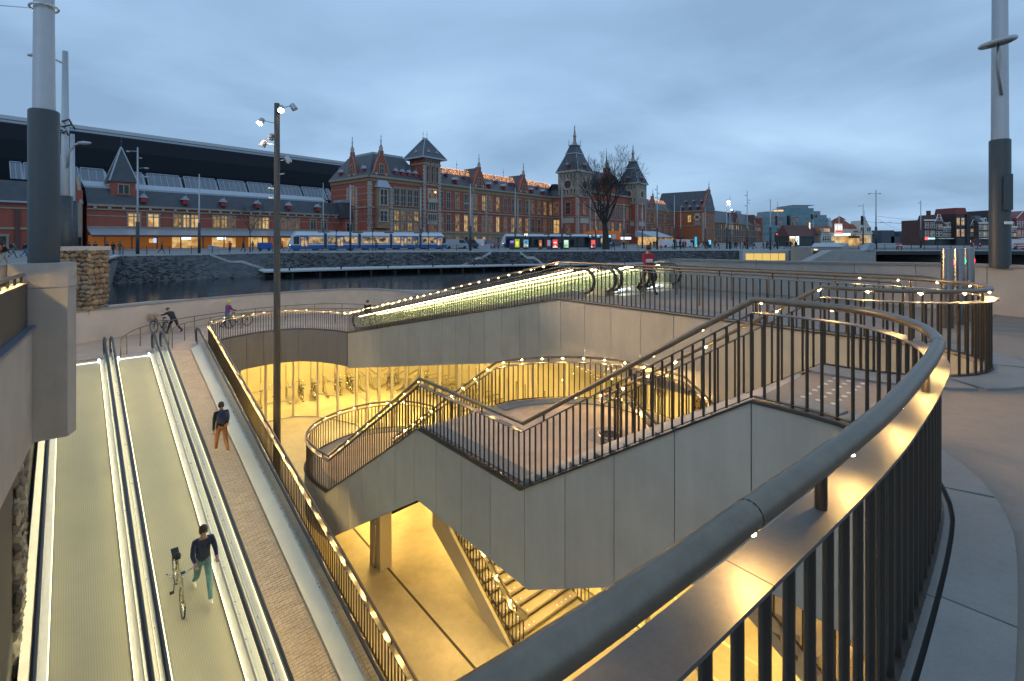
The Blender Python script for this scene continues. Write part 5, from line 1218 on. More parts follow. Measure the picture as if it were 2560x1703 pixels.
for i, b in enumerate(bays):
    u = L2(b); window(LR, Fl, u, 12.6, 1.55, 5.2, up_[i]); window(LR, Fl, u, 5.0, 1.6, 5.4, lo_[i])
    window(LR, Fl @ Matrix.Translation((0, -.13, 0)), u, .5, 1.5, 2.5, ('bright', 'dim', 'lit', 'dark', 'lit', 'bright', 'dim', 'dark', 'dim')[i % 9], 0, 0, 'stone', .4)
for g in (705, 1430):
    u = L2(g); gable(LR, Fl, u, 7.2, 19.6, 28.2, m_brickr, 1.4)
    MB().prism([(u-3.6, 1.2, 20.6), (u+3.6, 1.2, 20.6), (u, 1.2, 28.0)], (0, 6.5, 0)).build('cross_roof', [m_slater], LR)
    for sx in (-1, 1): quoins(LR, Fl, u+sx*3.7, 4.8, 18.5)
    finial(LR, (u-5.0, 6.4, 27.2), 1.0, finm_me)
for zx in (330, 880, 1120, 1570, 1760): dormer(LR, Fl, L2(zx), .5, 21.4)
for zx in (150, 440, 965, 1200, 1630, 1825): dormer(LR, Fl, L2(zx, 3), 2.6, 23.6, .8)
for g in (0.4, Wd-.4): quoins(LR, Fl, g, 4.8, 18.5)
fl_ = MB(); rn = random.Random(9)
for (a, b) in ((0.3, L2(575, 4)), (L2(765, 4), L2(1305, 4)), (L2(1480, 4), L2(1905, 4))):
    for _ in range(int((b-a)*38)):
        x = rn.uniform(a, b); t = rn.random(); y = 5.4-2.2*t; z = 26.9-2.4*t+.18+rn.uniform(0, .25); r_ = rn.uniform(.05, .10)
        fl_.add([(x-r_, y, z), (x, y-.02, z-r_), (x+r_, y, z), (x, y-.02, z+r_)], [(0, 1, 2, 3)])
fl_.build('fairy_lights', [EM('fairy_orange', (1, .40, .10), 2.6)], LR, fix=False)['kind'] = 'stuff'
# ---- clock towers
def ctower(label, l, q, full=True):
    t = station('station_clock_tower', label, l=l, q=q)
    bx(t, 'brick_wall', (0, 0, 0), (10.4, 9.5, 20.5), m_brickr); bx(t, 'belfry', (-.2, -.2, 20.5), (10.6, 9.7, 30.4), m_trim); A, B = face(0, 0), face(0, 9.5, -90)
    bx(t, 'cornice', (-1.0, -1.0, 30.4), (11.4, 10.5, 31.1), m_trimp)
    hip(t, 'lower_roof', -.8, 11.2, -.8, 10.3, 31.1, 38.6, 3.1, 3.1, m_slater); hip(t, 'upper_roof', 2.2, 8.2, 2.2, 7.4, 38.9, 42.4, 1.3, 1.2, m_slater)
    bx(t, 'roof_band', (2.0, 2.0, 38.5), (8.4, 7.6, 38.9), m_lead); bx(t, 'crown_platform', (3.0, 2.9, 42.3), (7.4, 6.7, 42.7), m_lead)
    for a, b in (((-.8, -.8, 31.1), (2.3, 2.3, 38.6)), ((11.2, -.8, 31.1), (8.1, 2.3, 38.6)), ((-.8, 10.3, 31.1), (2.3, 7.2, 38.6))): MB().tube([a, b], .13, 5).build('roof_ridge', [m_lead], t)
    for x in (3.2, 7.2):
        for y in (3.1, 6.5): finial(t, (x, y, 42.6), .85, finm_me)
    for a, b in (((3.1, 3.0, 43.4), (7.3, 3.0, 43.4)), ((3.1, 3.0, 43.4), (3.1, 6.6, 43.4))): MB().tube([a, b], .06, 4).build('crown_rail', [m_lead], t)
    MB().lathe([(1.3, 42.7), (.8, 43.8), (.62, 44.2), (.6, 46.3), (.85, 46.5), (.5, 47.2), (.45, 47.4), (.18, 50.0), (.26, 50.4), (.03, 51.4)], (5.2, 4.8, 0), 8).build('spire', [m_trim], t)
    for Mx, n in ((A, 10.4), (B, 9.5)):
        MB_ = MB(); MB_.lathe([(1.7, 0), (1.7, .12), (2.3, .12), (2.3, 0)], (0, 0, 0), 20, cap=False)
        Mc = Mx @ Matrix.Translation((n/2, -.22, 25.3)) @ Matrix.Rotation(R(90), 4, 'X'); MB_.v = [Mc @ v for v in MB_.v]; MB_.build('clock_ring', [m_trimp], t)
        MB_ = MB(); MB_.lathe([(0, .02), (1.7, .02)], (0, 0, 0), 20, cap=False); MB_.v = [Mc @ v for v in MB_.v]; MB_.build('clock_face', [m_brickd], t)
        for k in range(5): window(t, Mx @ Matrix.Translation((0, -.2, 0)), 1.3+k*(n-2.6)/4, 21.3, .55, 2.0, 'dark', 0, 0, 'pale', .18); window(t, Mx @ Matrix.Translation((0, -.2, 0)), 1.3+k*(n-2.6)/4, 28.2, .55, 1.6, 'dark', 0, 0, 'pale', .18)
        window(t, Mx, n/2, 12.8, 2.0, 5.0, 'dim' if Mx is A else 'dark'); window(t, Mx, n/2, 4.9, 1.8, 3.2, 'dim')
        quoins(t, Mx, .45, 4.6, 30, m_trimp, .6); quoins(t, Mx, n-.45, 4.6, 30, m_trimp, .6)
        for z, h, d in ((4.2, .5, .3), (11.4, .4, .25), (19.9, .6, .35)): band(t, 'stone_band', Mx, -.1, n+.1, z, h, m_trim, d)
        band(t, 'blind_arcade', Mx, n*.18, n*.82, 9.0, 2.2, m_trimp, .16)
        dormer(t, Mx, n/2, .2, 32.4, 1.1)
    return t
ctower('nearer tall clock tower with steep slate roof, left of the bare tree', 91.2, -12.8)
ctower('farther clock tower with steep slate roof, right of the bare tree', 147, -12.8)
CB = station('station_entrance', 'tall central entrance block between the two clock towers behind the tree', l=101.8, q=-9)
bx(CB, 'brick_wall', (0, 0, 0), (45, 14, 23.5), m_brickr); Fc_ = face(0, 0)
hip(CB, 'slate_roof', -.3, 45.3, -.3, 14, 24, 35, 4, 7.0, m_slater)
for z, h, d in ((4.4, .5, .3), (11.6, .5, .25), (19.0, .6, .3), (23.2, .8, .6)): band(CB, 'stone_band', Fc_, 0, 45, z, h, m_trim, d)
gable(CB, Fc_, 22.5, 17, 23.4, 36, m_brickr, 2.0, 1.3)
MB().lathe([(.9, 35), (.7, 37), (.2, 42), (.02, 46)], (22.5, 1, 0), 8).build('spirelet', [M('copper_green', (.10, .19, .13), .6)], CB)
for k in range(11): u = 3+k*3.9; window(CB, Fc_, u, 12.8, 1.9, 5.2, rl.choice(['dark', 'dim', 'dark'])); window(CB, Fc_, u, 5.4, 1.9, 4.6, rl.choice(['dim', 'lit', 'dark'])); window(CB, Fc_, u, .6, 2.2, 3.0, rl.choice(['lit', 'dim', 'bright']), 0, 0)
RW = station('station_return', 'short red brick return wall with one tall glowing arched window', l=91.0, q=-4.6)
bx(RW, 'brick_wall', (0, 0, 0), (3, 4.58, 20.2), m_brickr); Lr = face(0, 4.58, -90); band(RW, 'stone_band', Lr, 0, 4.6, 20, .6, m_trim, .5); band(RW, 'stone_band', Lr, 0, 4.6, 11.4, .45, m_trim, .2); hip(RW, 'slate_roof', -.4, 3, -.2, 8, 20.6, 26, 3, 3, m_slater)
window(RW, Lr, 2.2, 12.6, 2.4, 5.2, 'dim'); window(RW, Lr, 2.3, 4.8, 2.8, 5.6, 'bright', 1, 2)
# ---- east range and east pavilion
ER = station('station_east_range', 'far red brick station range with fairy lights right of the second tower', l=157.4)
bx(ER, 'brick_wall', (0, 0, 0), (72.6, 14, 20.2), m_brickr); Fe = face(0, 0); hip(ER, 'slate_roof', -.1, 76, -.4, 14, 20.6, 27, 0, 6, m_slater)
for z, h, m, d in ((4.2, .5, m_trim, .35), (11.4, .45, m_trim, .25), (18.6, 1.4, m_tanb, .15), (20.0, .6, m_trim, .7), (15.5, .2, m_trim, .08), (8, .2, m_trim, .08)): band(ER, 'stone_band', Fe, 0, 72.6, z, h, m, d)
for k in range(19): u = 2.4+k*3.8; window(ER, Fe, u, 12.6, 1.7, 5.2, rl.choice(['dark', 'dim'])); window(ER, Fe, u, 5, 1.7, 5.4, rl.choice(['dark', 'dim', 'dark']))
gable(ER, Fe, 38, 7.2, 19.6, 28.2, m_brickr, 1.4); bx(ER, 'red_canopy', (10, -6, 3.6), (72, 0, 4.1), M('canopy_red', (.30, .05, .04), .6)); bx(ER, 'lit_arcade', (8, -.3, .3), (72, 0, 3.4), m_lit)
fl_ = MB()
for (a, b) in ((3, 26), (42, 66)):
    for _ in range(int((b-a)*14)):
        x = rn.uniform(a, b); t = rn.random(); r_ = rn.uniform(.10, .17); y = 5.4-2.2*t; z = 27.1-2.4*t+rn.uniform(0, .25)
        fl_.add([(x-r_, y, z), (x, y-.02, z-r_), (x+r_, y, z), (x, y-.02, z+r_)], [(0, 1, 2, 3)])
fl_.build('fairy_lights', [MAT['fairy_orange']], ER, fix=False)['kind'] = 'stuff'
AW = thing('market_awning', 'pale sloping awning with lit stalls in front of the far station range', 'awning', GP(1660, 613), SANG, world=False)
hip(AW, 'awning_roof', -9, 9, 0, 7, 3.0, 5.2, 0, 6.5, m_lead, 0); bx(AW, 'lit_stall', (-8.5, 6, 0), (8.5, 6.2, 3), m_litb)
EP = station('station_end_pavilion', 'gabled orange brick end pavilion with a pale stone coat of arms', l=230, q=-18)
bx(EP, 'brick_wall', (0, 0, 0), (22, 32, 20.0), m_bricko); Ee = face(0, 18, -90); Fe2 = face(0, 0)
mb = MB(); mb.prism([(0, -.3, 20), (22, -.3, 20), (11, -.3, 34)], (0, 32, 0)); mb.build('slate_roof', [m_slater], EP); gable(EP, Fe2, 11, 22, 20, 34.6, m_brickr, 1.2, 1.2)
band(EP, 'stone_band', Ee, 0, 18, 20, .6, m_trim, .5); band(EP, 'stone_band', Ee, 0, 18, 10.8, .5, m_trim, .2); band(EP, 'stone_tablet', Ee, 12.2, 16.4, 11.0, 2.4, m_trim, .2); quoins(EP, Ee, 17.7, 1, 19); quoins(EP, Fe2, .4, 1, 19)
window(EP, Ee, 9.3, 13.4, 1.9, 4.2, 'bright', 1, 1); mb = MB(); c = Vector((14.2, -.2, 16.4))
mb.add([Ee @ (c+Vector((2.0*math.cos(a)*(1+.12*math.cos(6*a)), 0, 2.6*math.sin(a)*(1+.12*math.cos(6*a))))) for a in [2*PI*i/30 for i in range(30)]], [tuple(range(30))]); mb.build('coat_of_arms', [m_trimp], EP, fix=False)
mb = MB(); mb.add([Ee @ (c+Vector((x, -.06, z))) for x, z in ((-1, -.8), (1, -.8), (1, .9), (-1, .9))], [(0, 1, 2, 3)]); mb.build('arms_tablet', [m_slater], EP, fix=False)
for k in range(3): dormer(EP, Ee, 4+k*5, 1.2, 22, 1.1); dormer(EP, Ee, 5.5+k*5, 4.5, 26, .9)
for k in range(3): window(EP, Fe2, 5+k*6, 12.5, 2, 5, 'dark'); window(EP, Fe2, 5+k*6, 4.5, 2, 5, 'dark')
finial(EP, (3, 12, 26), 1.4, finm_me)
# ---- low wing at the left
LW = station('station_low_wing', 'low red brick station wing with six red dormers and a lit glass canopy front', l=-60.2, q=10)
L_ = 57.2; F0 = face(0, 0); kk = lambda zx: lpx(300+zx/4.209, 10)+60.2
bx(LW, 'brick_wall', (0, 0, 0), (L_, 12, 9.0), m_brickr); hip(LW, 'slate_roof', 0, L_, -.4, 12, 9.4, 12.9, 0, 2.4, m_slater); hip(LW, 'zinc_roof', 0, L_-3, 2.4, 14, 13.0, 14.6, 0, 3.5, m_lead)
bx(LW, 'roof_cresting', (0, 2.1, 12.9), (L_-3, 2.2, 13.3), m_lead)
for z, h, m, d in ((8.2, .3, m_trim, .25), (8.95, .45, m_trim, .55), (6.9, .2, m_trim, .06), (4.4, .4, m_trim, .2)): band(LW, 'stone_band', F0, 0, L_, z, h, m, d)
for i in range(24): bx(LW, 'eaves_bracket', (1+i*2.35, -.4, 8.5), (1.5+i*2.35, 0, 9.0), m_trimp)
for zx in (245, 685, 1085, 1445, 1775, 2080): dormer(LW, F0, kk(zx), .3, 10.2, .95)
for zx, st_ in ((145, 'bright'), (350, 'bright')): window(LW, F0, kk(zx), 4.9, 1.9, 2.7, st_, 1, 0)
for zx, st_ in (((610, 695, 780), ('lit', 'bright', 'bright')), ((1018, 1095, 1170), ('lit', 'lit', 'dim')), ((1400, 1455, 1525), ('dim', 'lit', 'bright')), ((1728, 1790, 1850), ('dim', 'dim', 'dim'))):
    for x, s_ in zip(zx, st_): window(LW, F0, kk(x), 4.9, 1.65, 2.8, s_, 1, 0, 'stone', .22)
for zx in (2030, 2145): window(LW, F0, kk(zx), 4.9, 1.4, 2.6, 'dark', 1, 0)
mb = MB(); mb.prism([(0, -.1, 4.4), (0, -4.6, 3.0), (0, -4.6, 2.75), (0, -.1, 4.1)], (L_, 0, 0)); mb.build('canopy', [m_lead], LW); bx(LW, 'canopy_fascia', (0, -4.75, 2.55), (L_, -4.61, 2.95), m_brickd)
bx(LW, 'arcade_wall', (.2, -.12, 0), (L_-.2, -.02, 2.9), M('arcade_wood_glow', (.35, .13, .03), .5, emit=(1, .30, .04), estr=.14))  # weak emission in the wood stands in for lamplight under the canopy
for i in range(13): bx(LW, 'canopy_post', (2+i*4.4, -4.5, 0), (2.2+i*4.4, -4.3, 2.7), m_brickd)
for zx, w_, h, m in ((690, 5.4, 2.5, m_litb), (1090, 5.2, 2.3, m_litb), (1450, 4.6, 2.4, m_litb), (1760, 3.2, 2.3, m_litb), (330, .9, .9, m_litb), (370, .8, 1.0, EM('shop_blue', (.35, .55, 1), 1.5))):
    o_ = bx(LW, 'shop_front', (kk(zx)-w_/2, -.3, .15 if h > 1.5 else 1.3), (kk(zx)+w_/2, -.13, (.15 if h > 1.5 else 1.3)+h), m)
for zx in (690, 1060): bx(LW, 'shop_sign', (kk(zx)-.95, -.5, 2.05), (kk(zx)+.95, -.36, 2.55), EM('shop_white', (.75, .85, 1), 2.2))
SG = station('stepped_gable', 'brick gable end and small tower with a steep pointed slate roof on the low wing', l=-62.4, q=9.4)
bx(SG, 'gable_wall', (-.4, 0, 0), (1.5, 12, 12.0), m_brickr); mb = MB(); mb.prism([(-.4, -.15, 9), (-.4, 3.4, 14.6), (-.4, 9, 14.6), (-.4, 12, 9)], (1.9, 0, 0)); mb.build('raking_gable', [m_brickr], SG)
MB().tube([(1.2, -.25, 9.2), (1.2, 3.3, 14.9)], .35, 5).build('gable_coping', [m_trim], SG); bx(SG, 'pilaster', (-.2, -.5, 0), (1.3, 0, 9.4), m_trim); bx(SG, 'dark_arches', (-.3, -.55, .2), (1.2, -.5, 2.5), m_dark)
zt = 12.5
bx(SG, 'tower_wall', (6.3, 1.6, 8.8), (10.5, 5.8, 14.5), m_brickr); hip(SG, 'pyramid_roof', 5.95, 10.85, 1.25, 6.15, 14.5, 22.3, 2.42, 2.42, m_slater); finial(SG, (8.4, 3.7, 22.1), .7, finm_me)
for a in ((5.95, 1.25, 14.5), (10.85, 1.25, 14.5), (5.95, 6.15, 14.5)): MB().tube([a, (8.4, 3.7, 22.3)], .16, 5).build('roof_ridge', [m_lead], SG)
St_ = face(6.3, 1.6); window(SG, St_, 2.1, 11.9, 1.7, 1.9, 'dark', 1, 0, 'stone', .2); window(SG, face(6.3, 5.8, -90), 2.1, 11.9, 1.2, 1.8, 'dark', 1, 0, 'pale', .25)
FW = station('station_far_left_wing', 'plain dark red brick wing at the far left behind the thick pole', l=-122.6, q=10)
bx(FW, 'brick_wall', (0, 0, 0), (60, 12, 9.0), m_brickr); hip(FW, 'slate_roof', 0, 60, -.4, 12, 9.3, 13.3, 0, 2.4, m_slater); bx(FW, 'zinc_gutter', (0, -.7, 8.95), (60, -.05, 9.3), m_lead)
for z, h, d in ((7.8, .3, .15), (3.9, .4, .2)): band(FW, 'stone_band', F0, 0, 60, z, h, m_trim, d)
for k in range(12): bx(FW, 'brick_pier', (2+k*5, -.25, 0), (2.7+k*5, 0, 7.8), m_brickd)
for u in (50, 55.2): window(FW, F0, u, .5, 1.8, 2.1, 'dark', 1, 0, 'stone', .35)
hip(FW, 'canopy', 5, 45, -4, 0, 3.0, 4.3, 0, 3.8, m_lead, 0); bx(FW, 'lit_arcade', (5, -.3, 0), (45, -.27, 2.9), MAT['arcade_wood_glow'])
SK = station('skylight_row', 'row of slanted glazed rooflights with pale frames above the low wing', cat='rooflights', l=-130, q=34)
u_ = 0; i = 0
for px0, px1 in ((27, 62), (62, 100), (100, 150), (150, 205), (205, 270), (340, 366), (373, 459), (466, 548), (552, 621), (626, 690), (694, 759), (763, 820), (823, 834)):
    a, b = lpx(px0, 34)+130, lpx(px1, 34)+130-.5
    zt_, zb_ = 19.6, 15.6
    n = max(2, int((b-a)/1.25))
    MB().prism([(a, 0, zb_), (b, 0, zb_), (b, 2.6, zt_), (a, 2.6, zt_)], (0, 2.2, 0)).build('roof_glass', [M('roof_glass_grey', (.16, .19, .22), .25, noise=(.5, .15))], SK)
    mb = MB()
    for k in range(n+1):
        x = a+(b-a)*k/n; mb.tube([(x, -.05, zb_), (x, 2.55, zt_+.03)], .10, 4)
    mb.tube([(a, 2.55, zt_+.05), (b, 2.55, zt_+.05)], .13, 4); mb.build('glazing_bars', [m_lead], SK)
    mb = MB(); mb.prism([(b, 0, zb_), (b+.5, .0, zb_), (b+.5, 2.6, zt_-.5), (b, 2.6, zt_)], (0, 2, 0)); mb.build('end_panel', [m_lead], SK)
TS = station('train_shed', 'huge dark arched train shed roof with a pale edge beam at the left', cat='train shed', l=-150, q=60)
prof = [(0, 33), (-3, 31.5), (-8, 27), (-11, 22), (-12.5, 16), (-13, 8), (-13, 0)]
mb = MB(); n = len(prof)
mb.add([(0, y, z) for y, z in prof]+[(185, y, z) for y, z in prof], [(i, i+1, n+i+1, n+i) for i in range(n-1)]); mb.build('dark_vault', [M('shed_dark', (.006, .009, .013), .7, noise=(.2, .2), spec=.15)], TS, fix=False)
bx(TS, 'edge_beam', (0, -1.2, 33), (185, .6, 34.0), m_headg); bx(TS, 'edge_beam', (0, -1.9, 31.6), (185, -1.3, 32.7), m_lead)
MB().prism([(185, 0, 0), (185, -13, 0), (185, -13, 8), (185, -11, 22), (185, -3, 31.5), (185, 0, 33)], (.5, 0, 0)).build('end_wall', [m_void], TS)
LK = station('station_link', 'low brick link with a rounded slate roof beside the corner pavilion', l=-3, q=8)
bx(LK, 'brick_wall', (0, 0, 0), (3, 14, 8.2), m_brickr); hip(LK, 'slate_roof', -1.2, 3, -.3, 14, 8.4, 13, 1.2, 1.6, m_slater); window(LK, face(0, 0), 1.5, 4.4, 1.7, 2.4, 'dark'); bx(LK, 'zinc_ridge', (-.2, 1.2, 13), (3, 6, 13.8), m_lead)
# ------------------------------------------------------------------ buildings at the right
def bld(name, label, px0, px1, Y0, Y1, cat='house', group=None):
    """front from photo column px0 at distance Y0 to px1 at Y1; returns thing, width"""
    a = Vector(((px0-CX)/F*Y0, Y0)); b = Vector(((px1-CX)/F*Y1, Y1)); d = b-a
    return thing(name, label, cat, (a.x, a.y, 0), math.atan2(d.y, d.x), group, world=False), d.length
def zz_(py, Y): return EYE+(HY-py)*Y/F
DB, w_ = bld('brick_warehouse', 'long dark brick building with rows of narrow lit windows between station and hotel', 1773, 1905, 332, 430, 'building')
bx(DB, 'brick_wall', (0, 0, 0), (w_, 18, 14.5), m_brickd); hip(DB, 'slate_roof', 0, w_, -.4, 18, 14.8, 24, 0, 8, m_slater); F0 = face(0, 0)
for z, h, d in ((4.4, .5, .2), (9.4, .4, .15), (14.2, .5, .4)): band(DB, 'stone_band', F0, 0, w_, z, h, m_trim, d)
for k in range(30): u = 2.5+k*(w_-5)/29; window(DB, F0, u, 10.1, 1.3, 3.2, rl.choice(['dark', 'bright', 'dim', 'lit', 'dark']), 0, 1, 'stone', .2); window(DB, F0, u, 5.4, 1.3, 3.2, rl.choice(['dark', 'dim', 'dark']), 0, 1, 'stone', .2); window(DB, F0, u, .8, 1.4, 2.8, rl.choice(['dark', 'dim']), 0, 0, 'stone', .2)
for u in (w_*.45, w_*.82): MB().prism([(u-5, -.3, 14.6), (u+5, -.3, 14.6), (u, -.3, 23.5)], (0, 9, 0)).build('cross_gable', [m_brickd], DB); window(DB, face(0, -.3), u, 15.4, 1.6, 3, 'lit')
bx(DB, 'end_tower', (w_-4, -.6, 0), (w_, 6, 21.5), m_brickr)
for u in (w_*.6, w_*.68, w_*.74): bx(DB, 'chimney', (u, 8, 22), (u+2, 10, 26.5), m_lead)
HT, w_ = bld('glass_hotel', 'large glass hotel with stepped roof terraces and bluish windows', 1905, 2092, 470, 470, 'hotel')
m_hg = M('hotel_glass', (.10, .19, .22), .12, .4, noise=(.08, .3)); m_hf = M('hotel_frame', (.22, .27, .30), .5, .3)
tot = w_
for (a, b, z0, z1, y) in ((0, .33*tot, 6, 26, 0), (.40*tot, .66*tot, 6, 26, 2), (.66*tot, .98*tot, 0, 24, 10)):
    bx(HT, 'block', (a, y, 0), (b, y+30, z1), m_hf)
    nz_ = 4 if a < .6*tot else 5; nx_ = int((b-a)/3.2)
    for r_ in range(nz_):
        for c_ in range(nx_):
            u0 = a+.5+(b-a-1)*c_/nx_; zz0 = z0+(z1-z0-1)*r_/nz_+.5
            mb = MB(); hh = (z1-z0-1)/nz_-.9; ww = (b-a-1)/nx_-.25; mb.add([(u0, y-.06, zz0), (u0+ww, y-.06, zz0), (u0+ww, y-.06, zz0+hh), (u0, y-.06, zz0+hh)], [(0, 1, 2, 3)])
            mb.build('window', [m_hg if rl.random() > .09 else m_dim], HT, fix=False)
for (a, b, z0, z1, y) in ((.10*tot, .36*tot, 26, 30, 6), (.34*tot, .76*tot, 26, 33.5, 8), (.70*tot, .92*tot, 24, 31, 16), (.42*tot, .72*tot, 33.5, 36, 12), (.86*tot, .99*tot, 22, 27, 14)): bx(HT, 'roof_block', (a, y, z0), (b, y+18, z1), m_hg if (z1-z0) > 7 else m_hf)
bx(HT, 'roof_plate', (.50*tot, 12, 36.3), (.80*tot, 22, 36.9), m_hf); bx(HT, 'roof_sign', (.20*tot, 5.8, 30.1), (.33*tot, 6.0, 31.6), EM('hotel_sign', (1, .55, .22), 1.4))
bx(HT, 'vertical_sign', (.645*tot, 1.6, 6), (.66*tot, 1.9, 19), EM('hotel_sign2', (1, .9, .7), 1.2)); bx(HT, 'plant_wall', (.335*tot, 6, 4), (.395*tot, 20, 26), M('ivy', (.03, .045, .025), .9, noise=(.8, .4)))
for k in range(9): bx(HT, 'column', (2+k*7.2, -.5, 0), (3+k*7.2, .5, 6), m_hf)
# coffee house
CH, w_ = bld('coffee_house', 'white coffee house with steep red tiled roofs, gables and bright shop fronts', 2052, 2180, 152, 152, 'cafe')
m_red = M('roof_tile_red', (.27, .06, .03), .7, noise=(1.2, .2), bump=(8, .2, .02)); m_cream = M('cream_paint', (.52, .49, .40), .6, noise=(1, .08)); mF = face(0, 0)
bx(CH, 'wall', (0, 0, 0), (w_, 9, 4.0), m_cream)
band(CH, 'cornice', mF, 0, w_, 3.9, .3, m_white, .35)
u1, u2 = w_*.34, w_*.80
hip(CH, 'tiled_roof', u1, w_*.78, 1.5, 9, 5.4, 8.9, 2.6, 3.4, m_red); bx(CH, 'upper_wall', (u1, .4, 4.2), (w_*.8, 9, 5.4), m_cream)
MB().prism([(u1+2, 5, 8.5), (u1+6, 5, 8.5), (u1+4, 5, 9.6)], (0, .5, 0)).build('roof_peak', [m_red], CH)
mb = MB(); mb.prism([(w_*.72, -.1, 4.2), (w_*1.0, -.1, 4.2), (w_*.98, -.1, 5.2), (w_*.89, -.1, 8.1), (w_*.86, -.1, 8.1), (w_*.74, -.1, 5.0)], (0, 6, 0)); mb.build('gable', [m_cream], CH)
for u in (w_*.80, w_*.93): window(CH, face(0, -.1), u, 4.7, 1.1, 1.2, 'dark', 1, 0, 'white', .12)
hip(CH, 'tiled_roof', -1.0, u1+.3, -.2, 6, 4.2, 6.3, .5, 3, m_red, 3); hip(CH, 'tiled_roof', w_*.66, w_*.78, -.3, 4, 4.3, 7.0, .2, 3.4, m_red, 0)
MB().lathe([(.9, 4), (.9, 6.3), (1.05, 6.4), (.6, 7.5), (.3, 9.0), (.06, 9.6), (.04, 11.5)], (w_*.99, 3, 0), 10).build('turret', [m_lead], CH, True); MB().lathe([(.9, 5.5), (.7, 6.6), (.35, 8.2), (.05, 9.2)], (w_*.30, 3, 0), 10).build('turret', [m_lead], CH, True)
MB().lathe([(.25, 6), (.2, 8.5), (.35, 8.6), (.03, 9.8)], (w_*.44, 2, 0), 8).build('chimney', [m_trimp], CH)
bx(CH, 'dormer', (w_*.02, -.6, 4.3), (w_*.16, 1.5, 5.6), m_cream); window(CH, face(0, -.6), w_*.09, 4.5, 1.6, .85, 'bright', 2, 0, 'white', .1)
for u, ww in ((w_*.07, 1.3), (w_*.16, 1.3)): window(CH, mF, u, 1.7, ww, 1.4, 'dark', 1, 1, 'white', .12)
window(CH, mF, w_*.23, 1.7, 1.0, 1.3, 'bright', 1, 1, 'white', .12); window(CH, mF, w_*.90, 1.0, 2.2, 2.4, 'bright', 2, 1, 'white', .15); window(CH, mF, w_*.75, 1.0, 1.9, 2.4, 'lit', 1, 1, 'white', .15)
for u, ww in ((w_*.34, 2.2), (w_*.48, 2.0), (w_*.62, 4.0)): bx(CH, 'shop_front', (u-ww/2, -.12, .1), (u+ww/2, -.04, 2.9), m_litb)
bx(CH, 'awning', (w_*.54, -1.3, 2.5), (w_*.70, -.1, 3.2), M('awning_dark', (.07, .03, .03), .7))
for u, ww, z in ((w_*.30, 1.4, 3.3), (w_*.36, 1.6, 3.3), (w_*.49, 2.2, 3.4)): bx(CH, 'sign', (u-ww/2, -.5, z), (u+ww/2, -.4, z+.5), EM('sign_white', (1, .92, .75), 2.5))
def text(name, s, parent, M0, size, mat, ex=.02):
    c = bpy.data.curves.new(name, 'FONT'); c.body = s; c.size = size; c.extrude = ex; c.align_x = 'CENTER'
    o = bpy.data.objects.new(name+'_tmp', c); COL.objects.link(o); bpy.context.view_layer.update()
    me = bpy.data.meshes.new_from_object(o.evaluated_get(bpy.context.evaluated_depsgraph_get())); bpy.data.objects.remove(o)
    me.materials.clear(); me.materials.append(mat); return link(name, me, parent, M0)
def upright(x, y, z): return Matrix.Translation((x, y, z)) @ Matrix.Rotation(R(90), 4, 'X')
bx(CH, 'sign_box', (w_*.255, -.8, 4.2), (w_*.385, -.3, 7.0), M('sign_back', (.7, .68, .62), .5, emit=(1, .95, .85), estr=.5)); text('sign_letters', 'I M', CH, upright(w_*.32, -.82, 5.2), 1.7, EM('letter_white', (1, 1, 1), 2)); bx(CH, 'sign_base', (w_*.26, -.84, 4.3), (w_*.38, -.8, 4.9), EM('letter_red', (.9, .05, .04), 1))
KS, w_ = bld('kiosk', 'small dark roofed kiosk with a bright shop window left of the coffee house', 1972, 2036, 150, 152, 'kiosk')
bx(KS, 'wall', (0, 0, 0), (w_, 6, 3.0), m_poled); hip(KS, 'tiled_roof', -.2, w_+.2, -.4, 6, 3.0, 6.6, .4, 3.0, M('tile_brown', (.12, .05, .04), .7)); bx(KS, 'shop_front', (.3, -.1, .1), (2.6, -.02, 2.4), m_litb); bx(KS, 'sign', (.2, -.3, 2.5), (2.8, -.2, 3.0), MAT['sign_white'])
AB, w_ = bld('poster_stand', 'white lit poster stand with a dark figure in front of the kiosk', 1989, 1997.5, 140, 140, 'poster')
bx(AB, 'frame', (-.1, 0, 0), (w_+.1, .2, 3.1), m_poled); bx(AB, 'poster', (0, -.03, .5), (w_, -.005, 3.0), EM('poster_white', (.75, .95, 1), 1.6)); MB().tube([(w_*.35, -.06, 1.1), (w_*.6, -.06, 1.6), (w_*.4, -.06, 2.1), (w_*.65, -.06, 2.6)], .06, 5).build('figure', [m_void], AB)
# canal houses
hs = [  # px0, px1, ztop(py), style, wall, label
 (2310, 2338, 545, 'flat', m_brickd, 'narrow brown canal house with white cornice at the left end of the row'),
 (2338, 2356, 536, 'gable', m_brickd, 'brown canal house with a rounded bell gable and chimney'),
 (2356, 2389, 549, 'cornice', M('house_grey', (.13, .115, .11), .7), 'grey canal house with tall white framed windows and a lit attic window'),
 (2389, 2424, 519, 'modern', M('house_maroon', (.05, .028, .03), .5), 'tall dark modern house with a red roof box and bright windows'),
 (2424, 2446, 550, 'gable', M('house_black', (.028, .03, .034), .6), 'small black canal house with a white edged pointed gable'),
 (2446, 2478, 538, 'cornice', M('house_brown', (.12, .09, .08), .7), 'brown house with pale balcony floors beside the thick pole'),
 (2478, 2522, 521, 'flat', M('house_dark', (.07, .06, .06), .7), 'dark tall house half hidden behind the thick pole'),
 (2522, 2541, 548, 'cornice', m_brickd, 'brown house with red lamp right of the thick pole'),
 (2541, 2590, 527, 'gable', M('house_pink', (.30, .09, .09), .7, noise=(.6, .2)), 'pink brick house with white bands and a stepped gable at the right edge')]
